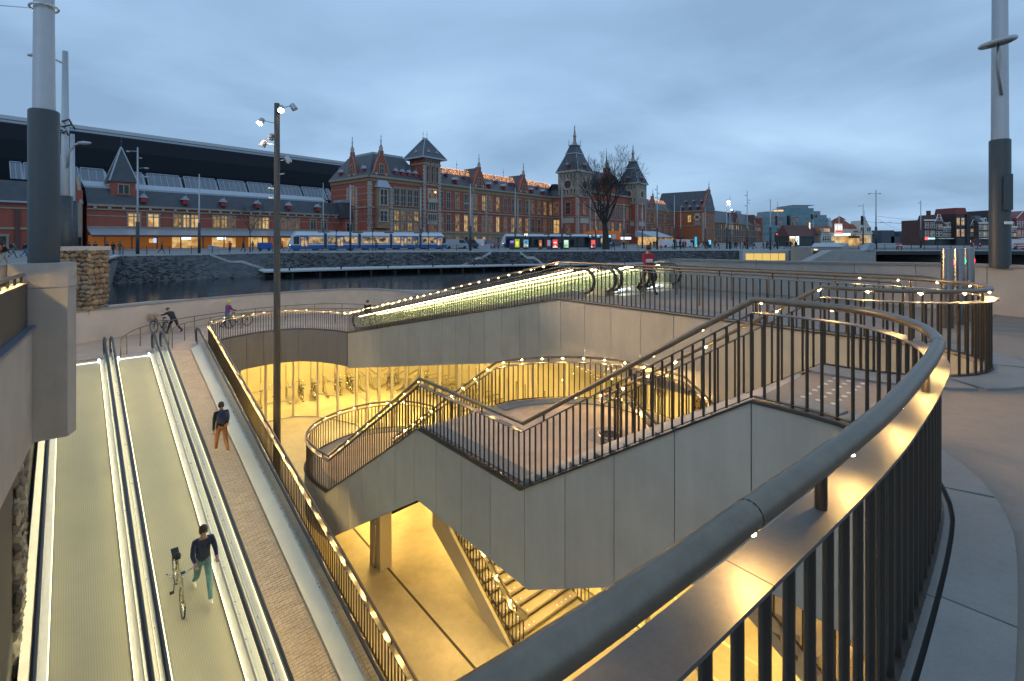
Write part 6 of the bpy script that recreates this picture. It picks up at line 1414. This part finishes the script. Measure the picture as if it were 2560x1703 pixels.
for i, (a, b, py, stl, wm_, lb) in enumerate(hs):
    Y = 172+(i*3 % 7)*.5; H, w_ = bld('canal_house', lb, a, b, Y, Y, 'house', 'row of canal houses beyond the bridge'); zt = zz_(py, Y); base = zt-(2.6 if stl != 'modern' else 2.2) if stl != 'flat' else zt-.6
    M0 = face(0, 0); bx(H, 'wall', (0.03, 0, 0), (w_-.03, 10, base), wm_); bx(H, 'shop_floor', (.2, -.12, 0), (w_-.2, -.02, 2.6), m_poled)
    if stl == 'gable': 
        MB().prism([(0.03, 0, base), (w_-.03, 0, base), (w_*.64, 0, zt), (w_*.36, 0, zt)], (0, 8, 0)).build('gable', [wm_], H); MB().tube([(0, -.1, base), (w_*.36, -.1, zt), (w_*.64, -.1, zt), (w_, -.1, base)], .14, 5).build('gable_coping', [m_white], H); window(H, M0, w_/2, base+.3, .8, 1.1, 'dark', 0, 0, 'white', .12)
    elif stl == 'modern':
        hip(H, 'red_roof', .2, w_-.6, .3, 9, base, zt, .3, .3, M('roof_red', (.22, .035, .03), .6)); bx(H, 'side_block', (w_*.72, -.4, 0), (w_, 6, base-.2), M('house_black', (.03, .03, .03), .6))
    elif stl == 'cornice': hip(H, 'slate_roof', .1, w_-.1, 0, 9, base, zt, 1.2, 3, m_slater); bx(H, 'dormer', (w_*.42, -.1, base+.2), (w_*.6, 2, base+1.7), m_white); window(H, face(0, -.1), w_*.51, base+.4, .6, 1.0, 'lit' if i == 2 else 'dark', 0, 0, 'white', .06)
    if stl in ('flat', 'cornice'): band(H, 'cornice', M0, -.05, w_+.05, base-.4, .5, m_white, .35)
    if i == 1: bx(H, 'chimney', (w_*.4, 4, zt), (w_*.75, 5, zt+1.6), wm_)
    n = max(2, round(w_/1.7)); nf = max(2, int((base-3)/2.9))
    for f_ in range(nf):
        for k in range(n):
            u = w_*(k+.5)/n; st_ = 'bright' if (i == 3 and f_ in (0, 1) and u < w_*.7) else rl.choice(['dark'] * 6+['dim', 'lit'])
            window(H, M0, u, 3.2+f_*(base-3.2)/nf, w_/n*.58, (base-3.2)/nf*.62, st_, 1 if w_/n > 1.5 else 0, 1, 'white' if i != 3 else 'metal', .10)
    if i in (1, 2, 5, 8): bx(H, 'awning', (.1, -1.4, 2.3), (w_-.1, -.1, 2.6), m_white)
    if i in (4,): bx(H, 'shop_sign', (.1, -.4, .8), (w_-.1, -.3, 1.8), EM('shop_glow', (1, .8, .5), 4))
    if i in (0,): bx(H, 'shop_sign', (.4, -.4, 2.2), (w_-.4, -.3, 2.7), EM('shop_neon', (.4, .9, 1), 2)); bx(H, 'neon_sign', (.0, -.45, 2.0), (1.2, -.4, 2.9), EM('shop_neon2', (1, .1, .08), 2.5))
bl = thing('distant_quarter', 'low bluish distant roofs and bushes beyond the bridge', 'distant buildings', (150, 400, 0), kind='stuff')
mb = MB(); rn = random.Random(4)
for k in range(26):
    x = 195+k*6.5+rn.uniform(-2, 2); hgt = rn.uniform(3, 9); mb.b2((x, 300, 0), (x+rn.uniform(4, 9), 308, hgt))
mb.build('far_roofs', [M('far_blue', (.08, .10, .13), .9)], bl)['kind'] = 'stuff'
# ------------------------------------------------------------------ trams
m_tw = M('tram_white', (.62, .66, .72), .3); m_tb = M('tram_blue', (.02, .11, .33), .3); m_tg = M('tram_grey', (.05, .06, .07), .5); m_tl = lit_mat('tram_inside', (.012, .011, .010), (.85, .55, .24), .9, 1.1)
def tram(label, a, b, lit=True):
    a, b = Vector(a), Vector(b); d = b-a; Lt_ = d.length; th = thing('tram', label, 'tram', (*a, 0), math.atan2(d.y, d.x), 'trams at the stop across the water', world=False)
    def sec(x0, x1, nm, n0=0, n1=0):
        pr = [(-1.2, .35), (-1.22, 1.0), (-1.2, 2.75), (-.95, 3.25), (.95, 3.25), (1.2, 2.75), (1.22, 1.0), (1.2, .35)]
        mb = MB(); k = len(pr); vs = []
        for x, s0 in ((x0, n0), (x1, n1)):
            for y, z in pr: vs.append((x+s0*(max(0, z-1.0)/2.2)**1.4, y, z))
        mb.add(vs, [tuple(range(k-1, -1, -1)), tuple(range(k, 2*k))]+[(i, (i+1) % k, k+(i+1) % k, k+i) for i in range(k)]); mb.build(nm, [m_tw], th)
    n = 5; g = .55; sl_ = (Lt_-g*(n-1))/n
    for i in range(n):
        x0 = i*(sl_+g); x1 = x0+sl_; sec(x0, x1, 'car_body', .9 if i == 0 else 0, -.9 if i == n-1 else 0)
        bx(th, 'blue_skirt', (x0+.02, -1.26, .25), (x1-.02, 1.26, .98), m_tb); bx(th, 'blue_stripe', (x0+(1 if i == 0 else 0), -1.235, 2.62), (x1-(1 if i == n-1 else 0), 1.235, 2.72), m_tb)
        if i < n-1: bx(th, 'bellows', (x1, -1.08, .4), (x1+g, 1.08, 3.1), m_tg)
        def glass(u0, u1, z0=1.25, z1=2.5, m=None, nm='window', y=-1.24):
            w2 = bx(th, nm, (u0, y, z0), (u1, y+.02, z1), m_tg); p = MB(); p.add([(u0+.06, y-.012, z0+.06), (u1-.06, y-.012, z0+.06), (u1-.06, y-.012, z1-.06), (u0+.06, y-.012, z1-.06)], [(0, 1, 2, 3)]); link('pane', p.mesh('pane', [m or m_tl], fix=False), w2)
        def door(u):
            dd = bx(th, 'door', (u, -1.27, .35), (u+1.3, -1.225, 2.6), m_tb); p = MB()
            for q in (.12, .72): p.add([(u+q, -1.283, .8), (u+q+.46, -1.283, .8), (u+q+.46, -1.283, 2.4), (u+q, -1.283, 2.4)], [(0, 1, 2, 3)])
            link('door_glass', p.mesh('door_glass', [m_tl], fix=False), dd)
        if i in (1, 3):
            glass(x0+.15, x0+1.6); door(x0+1.7); glass(x0+3.1, x1-1.7 if i == 3 else x1-.15)
            if i == 3: door(x1-1.5)
        elif i in (0,): glass(x0+.55, x0+1.5, 1.15, 2.55, m_pane); door(x0+1.65); glass(x0+3.0, x1-.15)
        elif i == n-1: glass(x0+.15, x1-2.4); door(x1-2.25); glass(x1-.9, x1-.25, 1.15, 2.5, m_pane)
        else: glass(x0+.15, x1-.15)
        bx(th, 'roof_box', (x0+1, -.8, 3.25), (x1-1, .8, 3.5), m_tw)
        for u in (x0+1.2, x1-1.2): MB().box((u, 0, .28), (.7, 2.3, .5)).build('bogie', [m_tg], th)
    for x, s_ in ((.05, 1), (Lt_-.05, -1)): bx(th, 'headlamp', (x-.05, -.9, .9), (x+.05, -.6, 1.05), EM('lamp_white', (1, .95, .85), 4))
    return th
tram('white and blue tram with lit windows, complete in front of the brick station', (-39.9, 86.5), (-14.6, 104))
tram('white roofed tram behind the lit posters, beside the bare tree', (-2.6, 126), (27.5, 136))
# ------------------------------------------------------------------ posters, shelter, container, screens
def poster(label, px, pw, py0, py1, Y, cols, seed=0):
    c = PX(px, py1, Y); wd = pw/F*Y; h = (py1-py0)/F*Y; th = thing('lit_poster', label, 'poster', (c.x, Y, 0), group='lit posters along the tram stop', world=False)
    bx(th, 'frame', (-wd/2-.1, 0, 0), (wd/2+.1, .22, c.z+h+.1), m_tg); bx(th, 'poster', (-wd/2, -.02, c.z), (wd/2, -.004, c.z+h), EM('poster_%s' % cols[0], cols[1], 1.15))
    for k, (x0, x1, z0, z1, cc) in enumerate(cols[2]): bx(th, 'print', (-wd/2+wd*x0, -.03, c.z+h*z0), (-wd/2+wd*x1, -.021, c.z+h*z1), EM('print_%02d%02d%02d' % tuple(int(v*99) for v in cc), cc, 1.1))
poster('violet screen at the left end of the tram stop', 1280, 10, 601, 608, 98, ('violet', (.16, .08, .5), [(.2, .8, .4, .6, (.6, .5, .9))]))
poster('poster of a yellow jacket on a dark ground', 1293, 11, 598, 618, 98, ('lime', (.38, .42, .05), [(.2, .8, .15, .75, (.75, .85, .02)), (.4, .65, .8, .95, (.1, .2, .05))]))
poster('blue poster with small coloured pictures', 1315, 12, 599, 618, 98, ('skyblue', (.10, .32, .45), [(.1, .4, .1, .4, (.9, .5, .1)), (.5, .9, .15, .35, (.85, .85, .8)), (.3, .75, .5, .8, (.06, .10, .25))]))
poster('narrow brown poster with an orange picture', 1351, 7, 600, 616, 98, ('brown', (.35, .10, .04), [(.2, .8, .1, .5, (.9, .4, .05))]))
poster('narrow pair of red and blue poster panels', 1372, 8, 600, 615, 98, ('steelblue', (.12, .25, .42), [(0, .25, 0, 1, (.8, .05, .04))]))
poster('bright red poster with white lettering and a white tree', 1388, 12, 599, 619, 98, ('red', (.85, .06, .05), [(.2, .8, .55, .72, (.9, .8, .75)), (.35, .65, .1, .3, (.9, .85, .8)), (0, 1, 0, .12, (.85, .9, .8))]))
poster('pale green poster glowing beside the tall pole', 1415.5, 11, 600, 619, 98, ('mint', (.45, .75, .52), [(.1, .9, .1, .4, (.35, .6, .3)), (.1, .9, .7, .95, (.75, .9, .85))]))
poster('red and white poster nearest the bare tree', 1483, 10, 600, 619, 98, ('redtwo', (.85, .10, .08), [(.3, .9, .1, .45, (.03, .04, .08)), (.0, .3, 0, .2, (.9, .9, .9))]))
poster('tall blue totem screen on the square', 1739.5, 5.5, 592, 618, 118, ('cyan', (.05, .45, .75), [(0, 1, .0, .3, (.25, .65, .55))]))
poster('small cyan screen on the square', 1774, 7, 600, 611, 118, ('cyantwo', (.20, .65, .85), []))
for k, (px, wd) in enumerate(((1475.5, 5), (1495.5, 7), (1523, 9))): 
    c = PX(px, 592, 108); th = thing('info_screen', ['small cyan information screen, leftmost of three by the tree', 'cyan information screen, middle of three by the tree', 'cyan information screen right of the bare tree trunk'][k], 'screen', (c.x, 108, 0), group='information screens by the tram stop', world=False)
    s_ = wd/F*108; bx(th, 'housing', (-s_/2-.12, 0, c.z-.25), (s_/2+.12, .3, c.z+.5), m_tg); bx(th, 'display', (-s_/2, -.03, c.z-.15), (s_/2, -.005, c.z+.4), EM('screen_cyan', (.22, .68, .95), 1.5)); bx(th, 'post', (-.06, .1, 0), (.06, .2, c.z), m_tg)
sh, w_ = bld('tram_shelter', 'long dark glazed tram shelter behind the posters', 1268, 1508, 100, 104, 'shelter')
bx(sh, 'roof', (0, 0, 2.55), (w_, 1.8, 2.7), m_tg); bx(sh, 'back_glass', (0, 1.7, .3), (w_, 1.75, 2.5), M('smoked_glass', (.03, .04, .045), .1))
for k in range(9): bx(sh, 'post', (k*w_/8-.05, 1.5, 0), (k*w_/8+.05, 1.6, 2.6), m_tg)
for k in range(8): bx(sh, 'bench', (k*w_/8+.6, .9, .4), (k*w_/8+1.9, 1.3, .48), m_tg)
ms = thing('metro_sign', 'white lit metro letter sign on a post above the tram roof', 'sign', tuple(PX(1316, 600, 118)[:2])+(0,), world=False)
bx(ms, 'post', (-.06, .05, 0), (.06, .12, 3.2), m_tg); zm = zz_(590, 118); bx(ms, 'back', (-.6, 0, zm-.1), (.5, .05, zm+.75), m_tg); text('sign_letters', 'M!', ms, upright(-.05, -.03, zm+.02), .85, EM('metro_white', (1, 1, 1), 3)); bx(ms, 'red_line', (-.3, -.04, zm-.1), (.45, -.01, zm), MAT['letter_red'])
OC, w_ = bld('site_container', 'orange container building with one pale window behind the tree', 1498, 1551, 140, 144, 'container')
bx(OC, 'body', (0, 0, 0), (w_, 3, zz_(577, 142)), M('container_orange_glow', (.62, .14, .02), .5, emit=(.9, .2, .02), estr=.12)); bx(OC, 'window', (w_*.6, -.05, 2.3), (w_*.78, -.01, 3.6), M('pale_pane', (.5, .55, .6), .3)); bx(OC, 'annex', (-3.2, 1, 0), (-.05, 3, zz_(579, 142)), MAT['container_orange_glow'])  # orange walls carry a slight added glow, the container itself is no lamp
for k in range(7): bx(OC, 'corrugation', (w_*k/7+.2, -.06, 2.2), (w_*k/7+.3, -.0, 4.4), MAT['container_orange_glow'])
bx(OC, 'lower_wall', (-.02, -.08, 0), (w_+.02, 0, 2.1), M('stall_grey', (.12, .11, .11), .7)); bx(OC, 'lit_sign', (w_*1.02, -.2, 2.1), (w_*1.5, 0, 2.8), MAT['shop_white'])
BS, w_ = bld('blue_trailer', 'bright blue box trailer on the far quay beside the slim pole', 643, 680, 84, 85, 'trailer')
bx(BS, 'box', (0, 0, .25), (w_, 1.2, 1.45), M('trailer_blue', (.01, .10, .38), .5)); 
for u in (.5, w_-.5): MB().tube([(u, -.02, .25), (u, .2, .25)], .24, 12).build('wheel', [m_tyre], BS)
for u in (0.05, w_-.05): bx(BS, 'mast', (u-.03, .5, 1.45), (u+.03, .56, 2.7), m_headg)
bx(BS, 'banner_frame', (0, .5, 2.65), (w_, .56, 2.72), m_headg)
gb, w_ = bld('stair_hood', 'grey concrete block at the head of the far stairs', 520, 546, 68, 68.5, 'wall'); MB().prism([(0, 0, 0), (w_, 0, 0), (w_, 0, .95), (0, 0, 1.2)], (0, .5, 0)).build('block', [m_lead], gb)
gb, w_ = bld('stair_hood', 'grey concrete block at the head of the trapezoid stairs', 1197, 1226, 82, 82.5, 'wall'); MB().prism([(0, 0, 0), (w_, 0, 0), (w_, 0, 1.3), (0, 0, .9)], (0, .5, 0)).build('block', [m_lead], gb)
# ------------------------------------------------------------------ vehicles
def vehicle(label, px, Y, rz, col, kind='car', group='vehicles on the far road', lights=True):
    c = GP(px, HY+EYE*F/Y); th = thing(kind, label, 'car' if kind == 'parked_car' else 'van', (c.x, c.y, 0), rz, group, world=False)
    m = M('paint_%02d%02d%02d' % tuple(int(v*99) for v in col), col, .25)
    if kind == 'parked_car': pr = [(-2.1, .3), (-2.15, .75), (-1.9, .92), (-1.15, 1.0), (-.55, 1.42), (.9, 1.45), (1.65, 1.0), (2.05, .9), (2.1, .3)]; gl = [(-1.0, 1.0), (-.5, 1.36), (.85, 1.39), (1.45, 1.0)]; w2 = .86
    else: pr = [(-2.5, .3), (-2.55, 1.0), (-2.1, 1.25), (-1.5, 2.05), (2.4, 2.1), (2.5, .3)]; gl = [(-1.95, 1.25), (-1.45, 1.92), (-.5, 1.95), (-.5, 1.25)]; w2 = .98
    MB().prism([(x, -w2, z) for x, z in pr], (0, 2*w2, 0)).build('body', [m], th); mb = MB(); mb.prism([(x, -w2-.012, z) for x, z in gl], (0, 2*w2+.024, 0)); mb.build('side_windows', [m_pane], th)
    a, b = (pr[3], pr[4]) if kind == 'parked_car' else (pr[2], pr[3]); mb = MB(); mb.add([(a[0]-.02, -w2+.1, a[1]+.04), (a[0]-.02, w2-.1, a[1]+.04), (b[0]-.04, w2-.14, b[1]-.04), (b[0]-.04, -w2+.14, b[1]-.04)], [(0, 1, 2, 3)]); mb.build('windscreen', [m_pane], th, fix=False)
    for x in (pr[0][0]+.8, pr[-1][0]-.8):
        for y in (-w2, w2-.2): wh = MB().tube([(x, y-.01, .32), (x, y+.21, .32)], .32, 12).build('wheel', [m_tyre], th)
    for y in (-w2+.3, w2-.3):
        MB().box((pr[1][0]+.0, y, .72), (.06, .3, .14)).build('headlight', [EM('car_head', (1, .95, .85), 5) if lights else m_headg], th); MB().box((pr[-1][0], y, .8), (.06, .25, .14)).build('tail_light', [EM('car_tail', (1, .04, .02), 2)], th)
vehicle('pale silver car waiting near the tram front', 1140, 105, R(200), (.35, .37, .40), lights=False); vehicle('dark blue car behind the pale silver one', 1168, 108, R(190), (.06, .07, .10), lights=False)
vehicle('white taxi facing the water right of the tall pole', 1204, 112, R(262), (.7, .7, .72)); vehicle('grey car with lamps on next to the white taxi', 1232, 113, R(255), (.18, .19, .21))
vehicle('white van parked by the market awning', 1672, 124, R(200), (.7, .7, .72), 'white_van', lights=False); vehicle('white van farther right on the square', 1716, 126, R(195), (.66, .67, .7), 'white_van', lights=False)
vehicle('white and red van at the right edge beyond the bridge', 2548, 96, R(180), (.7, .7, .72), 'white_van', lights=False); vehicle('dark car with bright lamps by the canal houses', 2440, 140, R(230), (.03, .03, .04))
# red and white barrier plates
for k, (px, py, Y) in enumerate(((2248, 620, 92), (2552, 612, 93))):
    c = PX(px, py, Y); th = thing('barrier_board', ['red and white barrier board on the bridge, left one', 'large red and white barrier board on the bridge at the right edge'][k], 'barrier', (c.x, Y, 0), world=False); wd = .6 if k == 0 else 1.3
    for j in range(3): bx(th, 'stripe', (-wd, -.05, .55+j*.24), (wd, 0, .78+j*.24), M('barrier_red', (.55, .03, .03), .5) if j % 2 == 0 else m_white)
    bx(th, 'foot', (-wd*.8, -.1, 0), (-wd*.7, .1, .6), m_tg); bx(th, 'foot', (wd*.7, -.1, 0), (wd*.8, .1, .6), m_tg)
# ------------------------------------------------------------------ tall poles on the far side
def far_pole(label, px, pytop, Y, r_=.13, heads=(), sleeve=True, signal=None, group='tall lamp and tram poles on the far side', lit=False):
    x = (px-CX)/F*Y; zt = zz_(pytop, Y); th = thing('street_pole', label, 'lamp post', (x, Y, 0), group=group, world=False)
    MB().lathe([(r_, 0), (r_*.55, zt)], (0, 0, 0), 8).build('pole', [m_polel], th, True)
    if sleeve: MB().lathe([(r_*1.45, 0), (r_*1.4, 4.4)], (0, 0, 0), 8).build('sleeve', [m_poled], th, True)
    for (dz, dx, s_) in heads:
        z = zt-dz; mb = MB(); mb.tube([(0, 0, z), (dx*.7, 0, z+.1), (dx, -.1, z+.02)], .035, 5); a = mb.build('lamp_arm', [m_headg], th)
        mb = MB(); mb.blob((dx, -.12, z), (.34*s_, .3*s_, .15*s_), 0, 0); mb.build('lamp_head', [EM('lamp_lit_white', (1, .95, .88), 12) if lit else m_headg], th, True)
    if signal:
        for z, c in signal: MB().box((-.35, -.2, z), (.35, .3, 1.0)).build('signal_box', [m_void], th); c and MB().blob((-.35, -.38, z+.1), (.13, .05, .13), 0, 0).build('signal_light', [EM('sig_%s' % c, {'red': (1, .05, .03), 'green': (.05, 1, .3)}[c], 5)], th)
    return th
far_pole('tall pole with four lamp heads in front of the low wing, left', 344, 368, 66, .15, ((.6, -1.2, .9), (1.5, .5, .7), (2.9, 1.3, 1), (4.1, 1.3, 1)))
far_pole('bare tall pole with a small dark box in front of the low wing', 498, 435, 70, .13)
far_pole('tall pole with two pairs of lamps left of the corner pavilion', 808, 457, 98, .12, ((1.5, -.7, .7), (2.3, .8, .7)))
far_pole('tall pole in front of the pavilion and the tram', 876, 461, 82, .13)
far_pole('slim pole in front of the square tower', 1052, 470, 106, .12)
far_pole('thick pole with spot lamps and a dark box before the long range', 1176, 459, 86, .16, ((1.2, .6, .7), (2.0, .8, .7), (3.6, -.8, .9)))
far_pole('tall pole with three small lamps before the second gable', 1288, 468, 112, .13, ((8.5, -.7, .8), (9.5, -.7, .8), (2, .4, .5)))
far_pole('tall pole left of the nearer clock tower', 1405, 456, 100, .15)
far_pole('slim pole just left of the bare tree', 1489, 515, 112, .10); far_pole('slim pole just right of the bare tree', 1560, 508, 112, .11)
far_pole('slim pole below the farther clock tower', 1606, 508, 108, .12, ((.2, -.7, .7),))
far_pole('tall pole with several small lamps before the far range', 1643, 463, 100, .13, ((.9, -.35, .6), (1.7, .35, .6), (2.6, -.4, .6), (9, -.7, .7)))
far_pole('dark pole with a slanting stay before the end pavilion', 1686, 488, 102, .12); MB().tube([(0, 0, 10.9), (2.4, 0, 7.6)], .05, 5).build('stay', [m_polel], bpy.data.objects['street_pole.011'])
far_pole('bright grey pole before the orange brick wall', 1702, 519, 104, .10); far_pole('slim bright pole at the corner of the end pavilion', 1763, 516, 106, .09)
far_pole('pole with a bright white lit lamp cluster, left of a pair', 1817, 498, 102, .12, ((.5, .3, 1.1),), lit=True); far_pole('bright pole with a lit lamp cluster, right of a pair', 1825, 491, 102, .10, ((1.6, -.3, 1.0), (2.8, .3, .6)), lit=True)
far_pole('thin bright pole behind the lit lamp pair', 1830, 536, 110, .07, sleeve=False)
far_pole('tall bright pole with small lamps before the warehouse', 1868, 478, 102, .12, ((.9, -.4, .6), (1.9, .4, .6), (3.1, -.4, .6), (2.5, .4, .5)))
far_pole('tall dark pole before the left of the hotel', 1926, 498, 94, .13); far_pole('pole carrying traffic signals before the hotel', 1944, 504, 100, .09, signal=((6.4, None), (5.4, None), (3.0, 'red')))
far_pole('pole with black traffic signals before the kiosk', 2033, 531, 98, .10, signal=((6.6, None),)); far_pole('lamp pole with round signals before the coffee house gable', 2158, 510, 96, .10, ((.4, -.9, .6),), signal=((6.2, None), (5.4, None)))
far_pole('tall double armed lamp pole right of the coffee house', 2190, 475, 92, .15, ((.7, -1.35, .8), (.7, .7, .7)))
far_pole('slim lamp pole standing alone against the sky near the canal houses', 2302, 501, 118, .14, ((.6, -.6, .6),)); far_pole('distant thin wire pole beyond the bridge', 2274, 562, 190, .10, sleeve=False); far_pole('second distant thin wire pole beyond the bridge', 2280, 568, 190, .08, sleeve=False)
# poles behind the stone pier
big = far_pole('tall pole with curved lamp arm rising behind the stone pier', 163, 128, 27.5, .24, ()); big['group'] = 'poles behind the stone pier'
bz = zz_(128, 27.5)
MB().tube([(.2, -.1, 6.0), (.35, -.15, 6.9), (.75, -.2, 7.3), (1.15, -.2, 7.38)], .06, 7).build('lamp_arm', [m_polel], big, True); MB().blob((1.25, -.2, 7.38), (.48, .2, .11), 0, 0).build('lamp_head', [m_polel], big, True)
MB().tube([(0, 0, bz-.75), (-.6, 0, bz-.45), (-1.6, 0, bz-.25)], .05, 7).build('upper_arm', [m_polel], big, True); MB().blob((-1.85, 0, bz-.22), (.35, .16, .10), 0, 0).build('lamp_head', [m_polel], big, True)
for k, (dx, dz) in enumerate(((.45, 8.6), (.62, 8.3), (-.35, 8.1), (.3, 7.95))): MB().tube([(0, -.2, dz), (dx, -.25, dz+.1), (dx*1.2, -.2, dz-.15)], .05, 6).build('wire_fitting', [m_poled], big, True)
p_ = far_pole('grey pole with dark foot behind the stone pier, right one', 181, 335, 31, .19, ()); p_['group'] = 'poles behind the stone pier'
p_ = far_pole('thin grey pole half hidden by the thick pole at the left', 149, 385, 33, .13, ()); p_['group'] = 'poles behind the stone pier'
# tram wires
wi = thing('overhead_wires', 'thin tram wires spanning the sky near the bridge', 'wires', (90, 95, 8))
for a, b in ((PX(2190, 540, 92), PX(2302, 548, 118)), (PX(2190, 555, 92), PX(2302, 556, 118)), (PX(2190, 545, 92), PX(2250, 575, 150)), (PX(2200, 556, 92), PX(2480, 560, 100)), (PX(2158, 552, 96), PX(2230, 556, 92))): MB().tube([a, (a+b)/2-Vector((0, 0, .25)), b], .022, 4).build('wire', [m_void], wi)
# ------------------------------------------------------------------ bare tree and saplings
m_bark = M('bark', (.045, .036, .030), .9, noise=(3, .25), bump=(10, .6, .03))
def tree(label, loc, h, seed, trunk_h, r0, spread, depth=6, name='bare_tree', group=None):
    rn = random.Random(seed); th = thing(name, label, 'tree', loc, group=group, world=False); tr, cr_ = MB(), MB()
    def grow(p, d, L_, r_, lv):
        n = 4 if lv < 3 else 3; pts = [p]; rs = [r_]; q = p.copy(); dd = d.copy()
        for i in range(n):
            dd = (dd+Vector((rn.uniform(-1, 1), rn.uniform(-1, 1), rn.uniform(-.5, .9)))*(.16 if lv else .05)).normalized(); q = q+dd*L_/n; pts.append(q.copy()); rs.append(r_*(1-.42*(i+1)/n))
        (tr if lv < 2 else cr_).tube(pts, rs, 8 if lv < 2 else (5 if lv < 4 else 3), cap=False)
        if lv >= depth: return
        k = rn.choice((3, 3, 2)) if lv < 4 else rn.choice((2, 3, 3))
        if lv == 0: k = 6
        for j in range(k):
            t = 1.0 if (j == 0 and lv) else rn.uniform(.45, .98) if lv else rn.uniform(.82, 1.0); i0 = min(int(t*n), n-1); f_ = t*n-i0; sp = pts[i0].lerp(pts[i0+1], f_); rr = rs[i0+1]*(.8 if j == 0 else .62)
            az = 2*PI*(j+rn.random()*.7)/k; tl = spread*(rn.uniform(.6, 1.25) if (j or not lv) else .3)
            side = dd.orthogonal().normalized(); side.rotate(Matrix.Rotation(az, 3, dd)); nd = (dd*math.cos(tl)+side*math.sin(tl)); nd.z += .14; nd.normalize()
            grow(sp, nd, L_*rn.uniform(.62, .86) if lv else h*.30*rn.uniform(.85, 1.15), max(rr,   .021 if name == 'bare_tree' else .014), lv+1)
    grow(Vector((0, 0, 0)), Vector((0, 0, 1)), trunk_h, r0, 0)
    tr.build('trunk', [m_bark], th, True, fix=False); cr_.build('crown', [m_bark], th, fix=False); return th
c = GP(1515, HY+EYE*F/100); tree('big bare winter tree standing on the far quay before the station', (c.x, 100, 0), 15.4, 12, 5.4, .80, .60, 7)
for k, (px, Y) in enumerate(((625, 76), (840, 88), (932, 86), (1072, 96))):
    c = GP(px, HY+EYE*F/Y); tree(['thin bare sapling before the lit canopy', 'thin bare sapling left of the pavilion at the tram', 'thin bare sapling in front of the tram middle', 'thin bare sapling near the right end of the tram'][k], (c.x, Y, 0), 6.5, 40+k, 3.6, .10, .75, 4, 'young_tree', 'young bare trees on the far quay')
# ------------------------------------------------------------------ people on the far side
crowd = [body_mesh('crowd_'+a, a, b, 'black', ps, 'swing', .05) for a, b, ps in (('black', 'black', 'walk'), ('navy', 'black', 'stand'), ('grey', 'navy', 'walk'), ('red', 'black', 'walk'), ('green', 'grey', 'stand'), ('tan', 'blue', 'walk'))]
rn = random.Random(31)
desc = ['in black coat', 'in navy coat', 'in grey coat', 'in red coat', 'in dark green coat', 'in tan coat']
def farp(px, Y, k, lab, grp): c = GP(px, HY+EYE*F/Y); a = rn.uniform(0, 2*PI); person(lab, (c.x, Y, 0), (math.cos(a), math.sin(a)), crowd[k], grp, scale=rn.uniform(.94, 1.05))
for k in range(58):
    px = rn.uniform(1622, 1995); Y = rn.uniform(98, 128); j = rn.choice((0, 0, 0, 1, 1, 2, 3, 4, 5)); farp(px, Y, j, 'pedestrian '+desc[j]+(' standing ' if j in (1, 4) else ' walking ')+next(t for lim, t in ((1660, 'by the market awning'), (1690, 'near the slanting pole stay'), (1720, 'before the orange brick wall'), (1752, 'beside the tall blue totem screen'), (1790, 'by the small cyan screen'), (1835, 'below the pair of lit lamps'), (1875, 'before the dark brick warehouse'), (1930, 'left of the hotel'), (1965, 'before the glass hotel'), (3000, 'by the kiosk')) if px < lim), 'pedestrians on the far square')
for px, Y, j, lb in ((222, 62, 0, 'person in black walking by the quay, left of two'), (238, 62.5, 1, 'person in navy walking by the quay, right of two'), (268, 64, 1, 'person in navy in the group before the red doors, left'), (283, 64, 0, 'person in black in the group before the red doors, middle'), (300, 65, 4, 'person in dark green in the group before the red doors, right'), (404, 69, 0, 'person in black alone before the lit canopy'), (575, 80, 3, 'person in red before the bright shop front'), (608, 80, 0, 'person in black beside the sapling'), (632, 82, 4, 'person in green left of the blue trailer'), (705, 82, 3, 'person in pink red beside the tram front'), (941, 84, 2, 'person in grey seated height before the tram middle'), (1306, 92, 0, 'person in black between the yellow and blue posters'), (1379, 93, 1, 'person in navy left of the red poster'), (1402, 93, 0, 'person in black right of the red poster'), (1533, 100, 0, 'person in black right of the tree trunk'), (1560, 100, 1, 'person in navy below the orange container')):
    farp(px, Y, j, lb, 'pedestrians along the far quay')
for k, (px, Y, cm, lb) in enumerate(((9, 36, ('black', 'tan'), 'person in black jacket and tan trousers at the left edge'), (33, 52, ('grey', 'grey'), 'person in grey coat with dark backpack at the left'), (62, 53, ('black', 'blue'), 'person in black jacket and blue jeans beside the thick pole'), (76, 55, ('red', 'red'), 'person in red coat half hidden by the thick pole'))):
    c = GP(px, HY+EYE*F/Y); ms_ = body_mesh('left_%d' % k, cm[0], cm[1], 'black', 'walk', 'swing', .04); person(lb, (c.x, Y, 0), (.3, 1), ms_, 'pedestrians at the left', extra=[('backpack', MB().blob((0, -.2, 1.27), (.2, .13, .26), 0, .05).mesh('backpack', [CL['orangered' if k == 0 else 'black']], True))] if k < 2 else None)
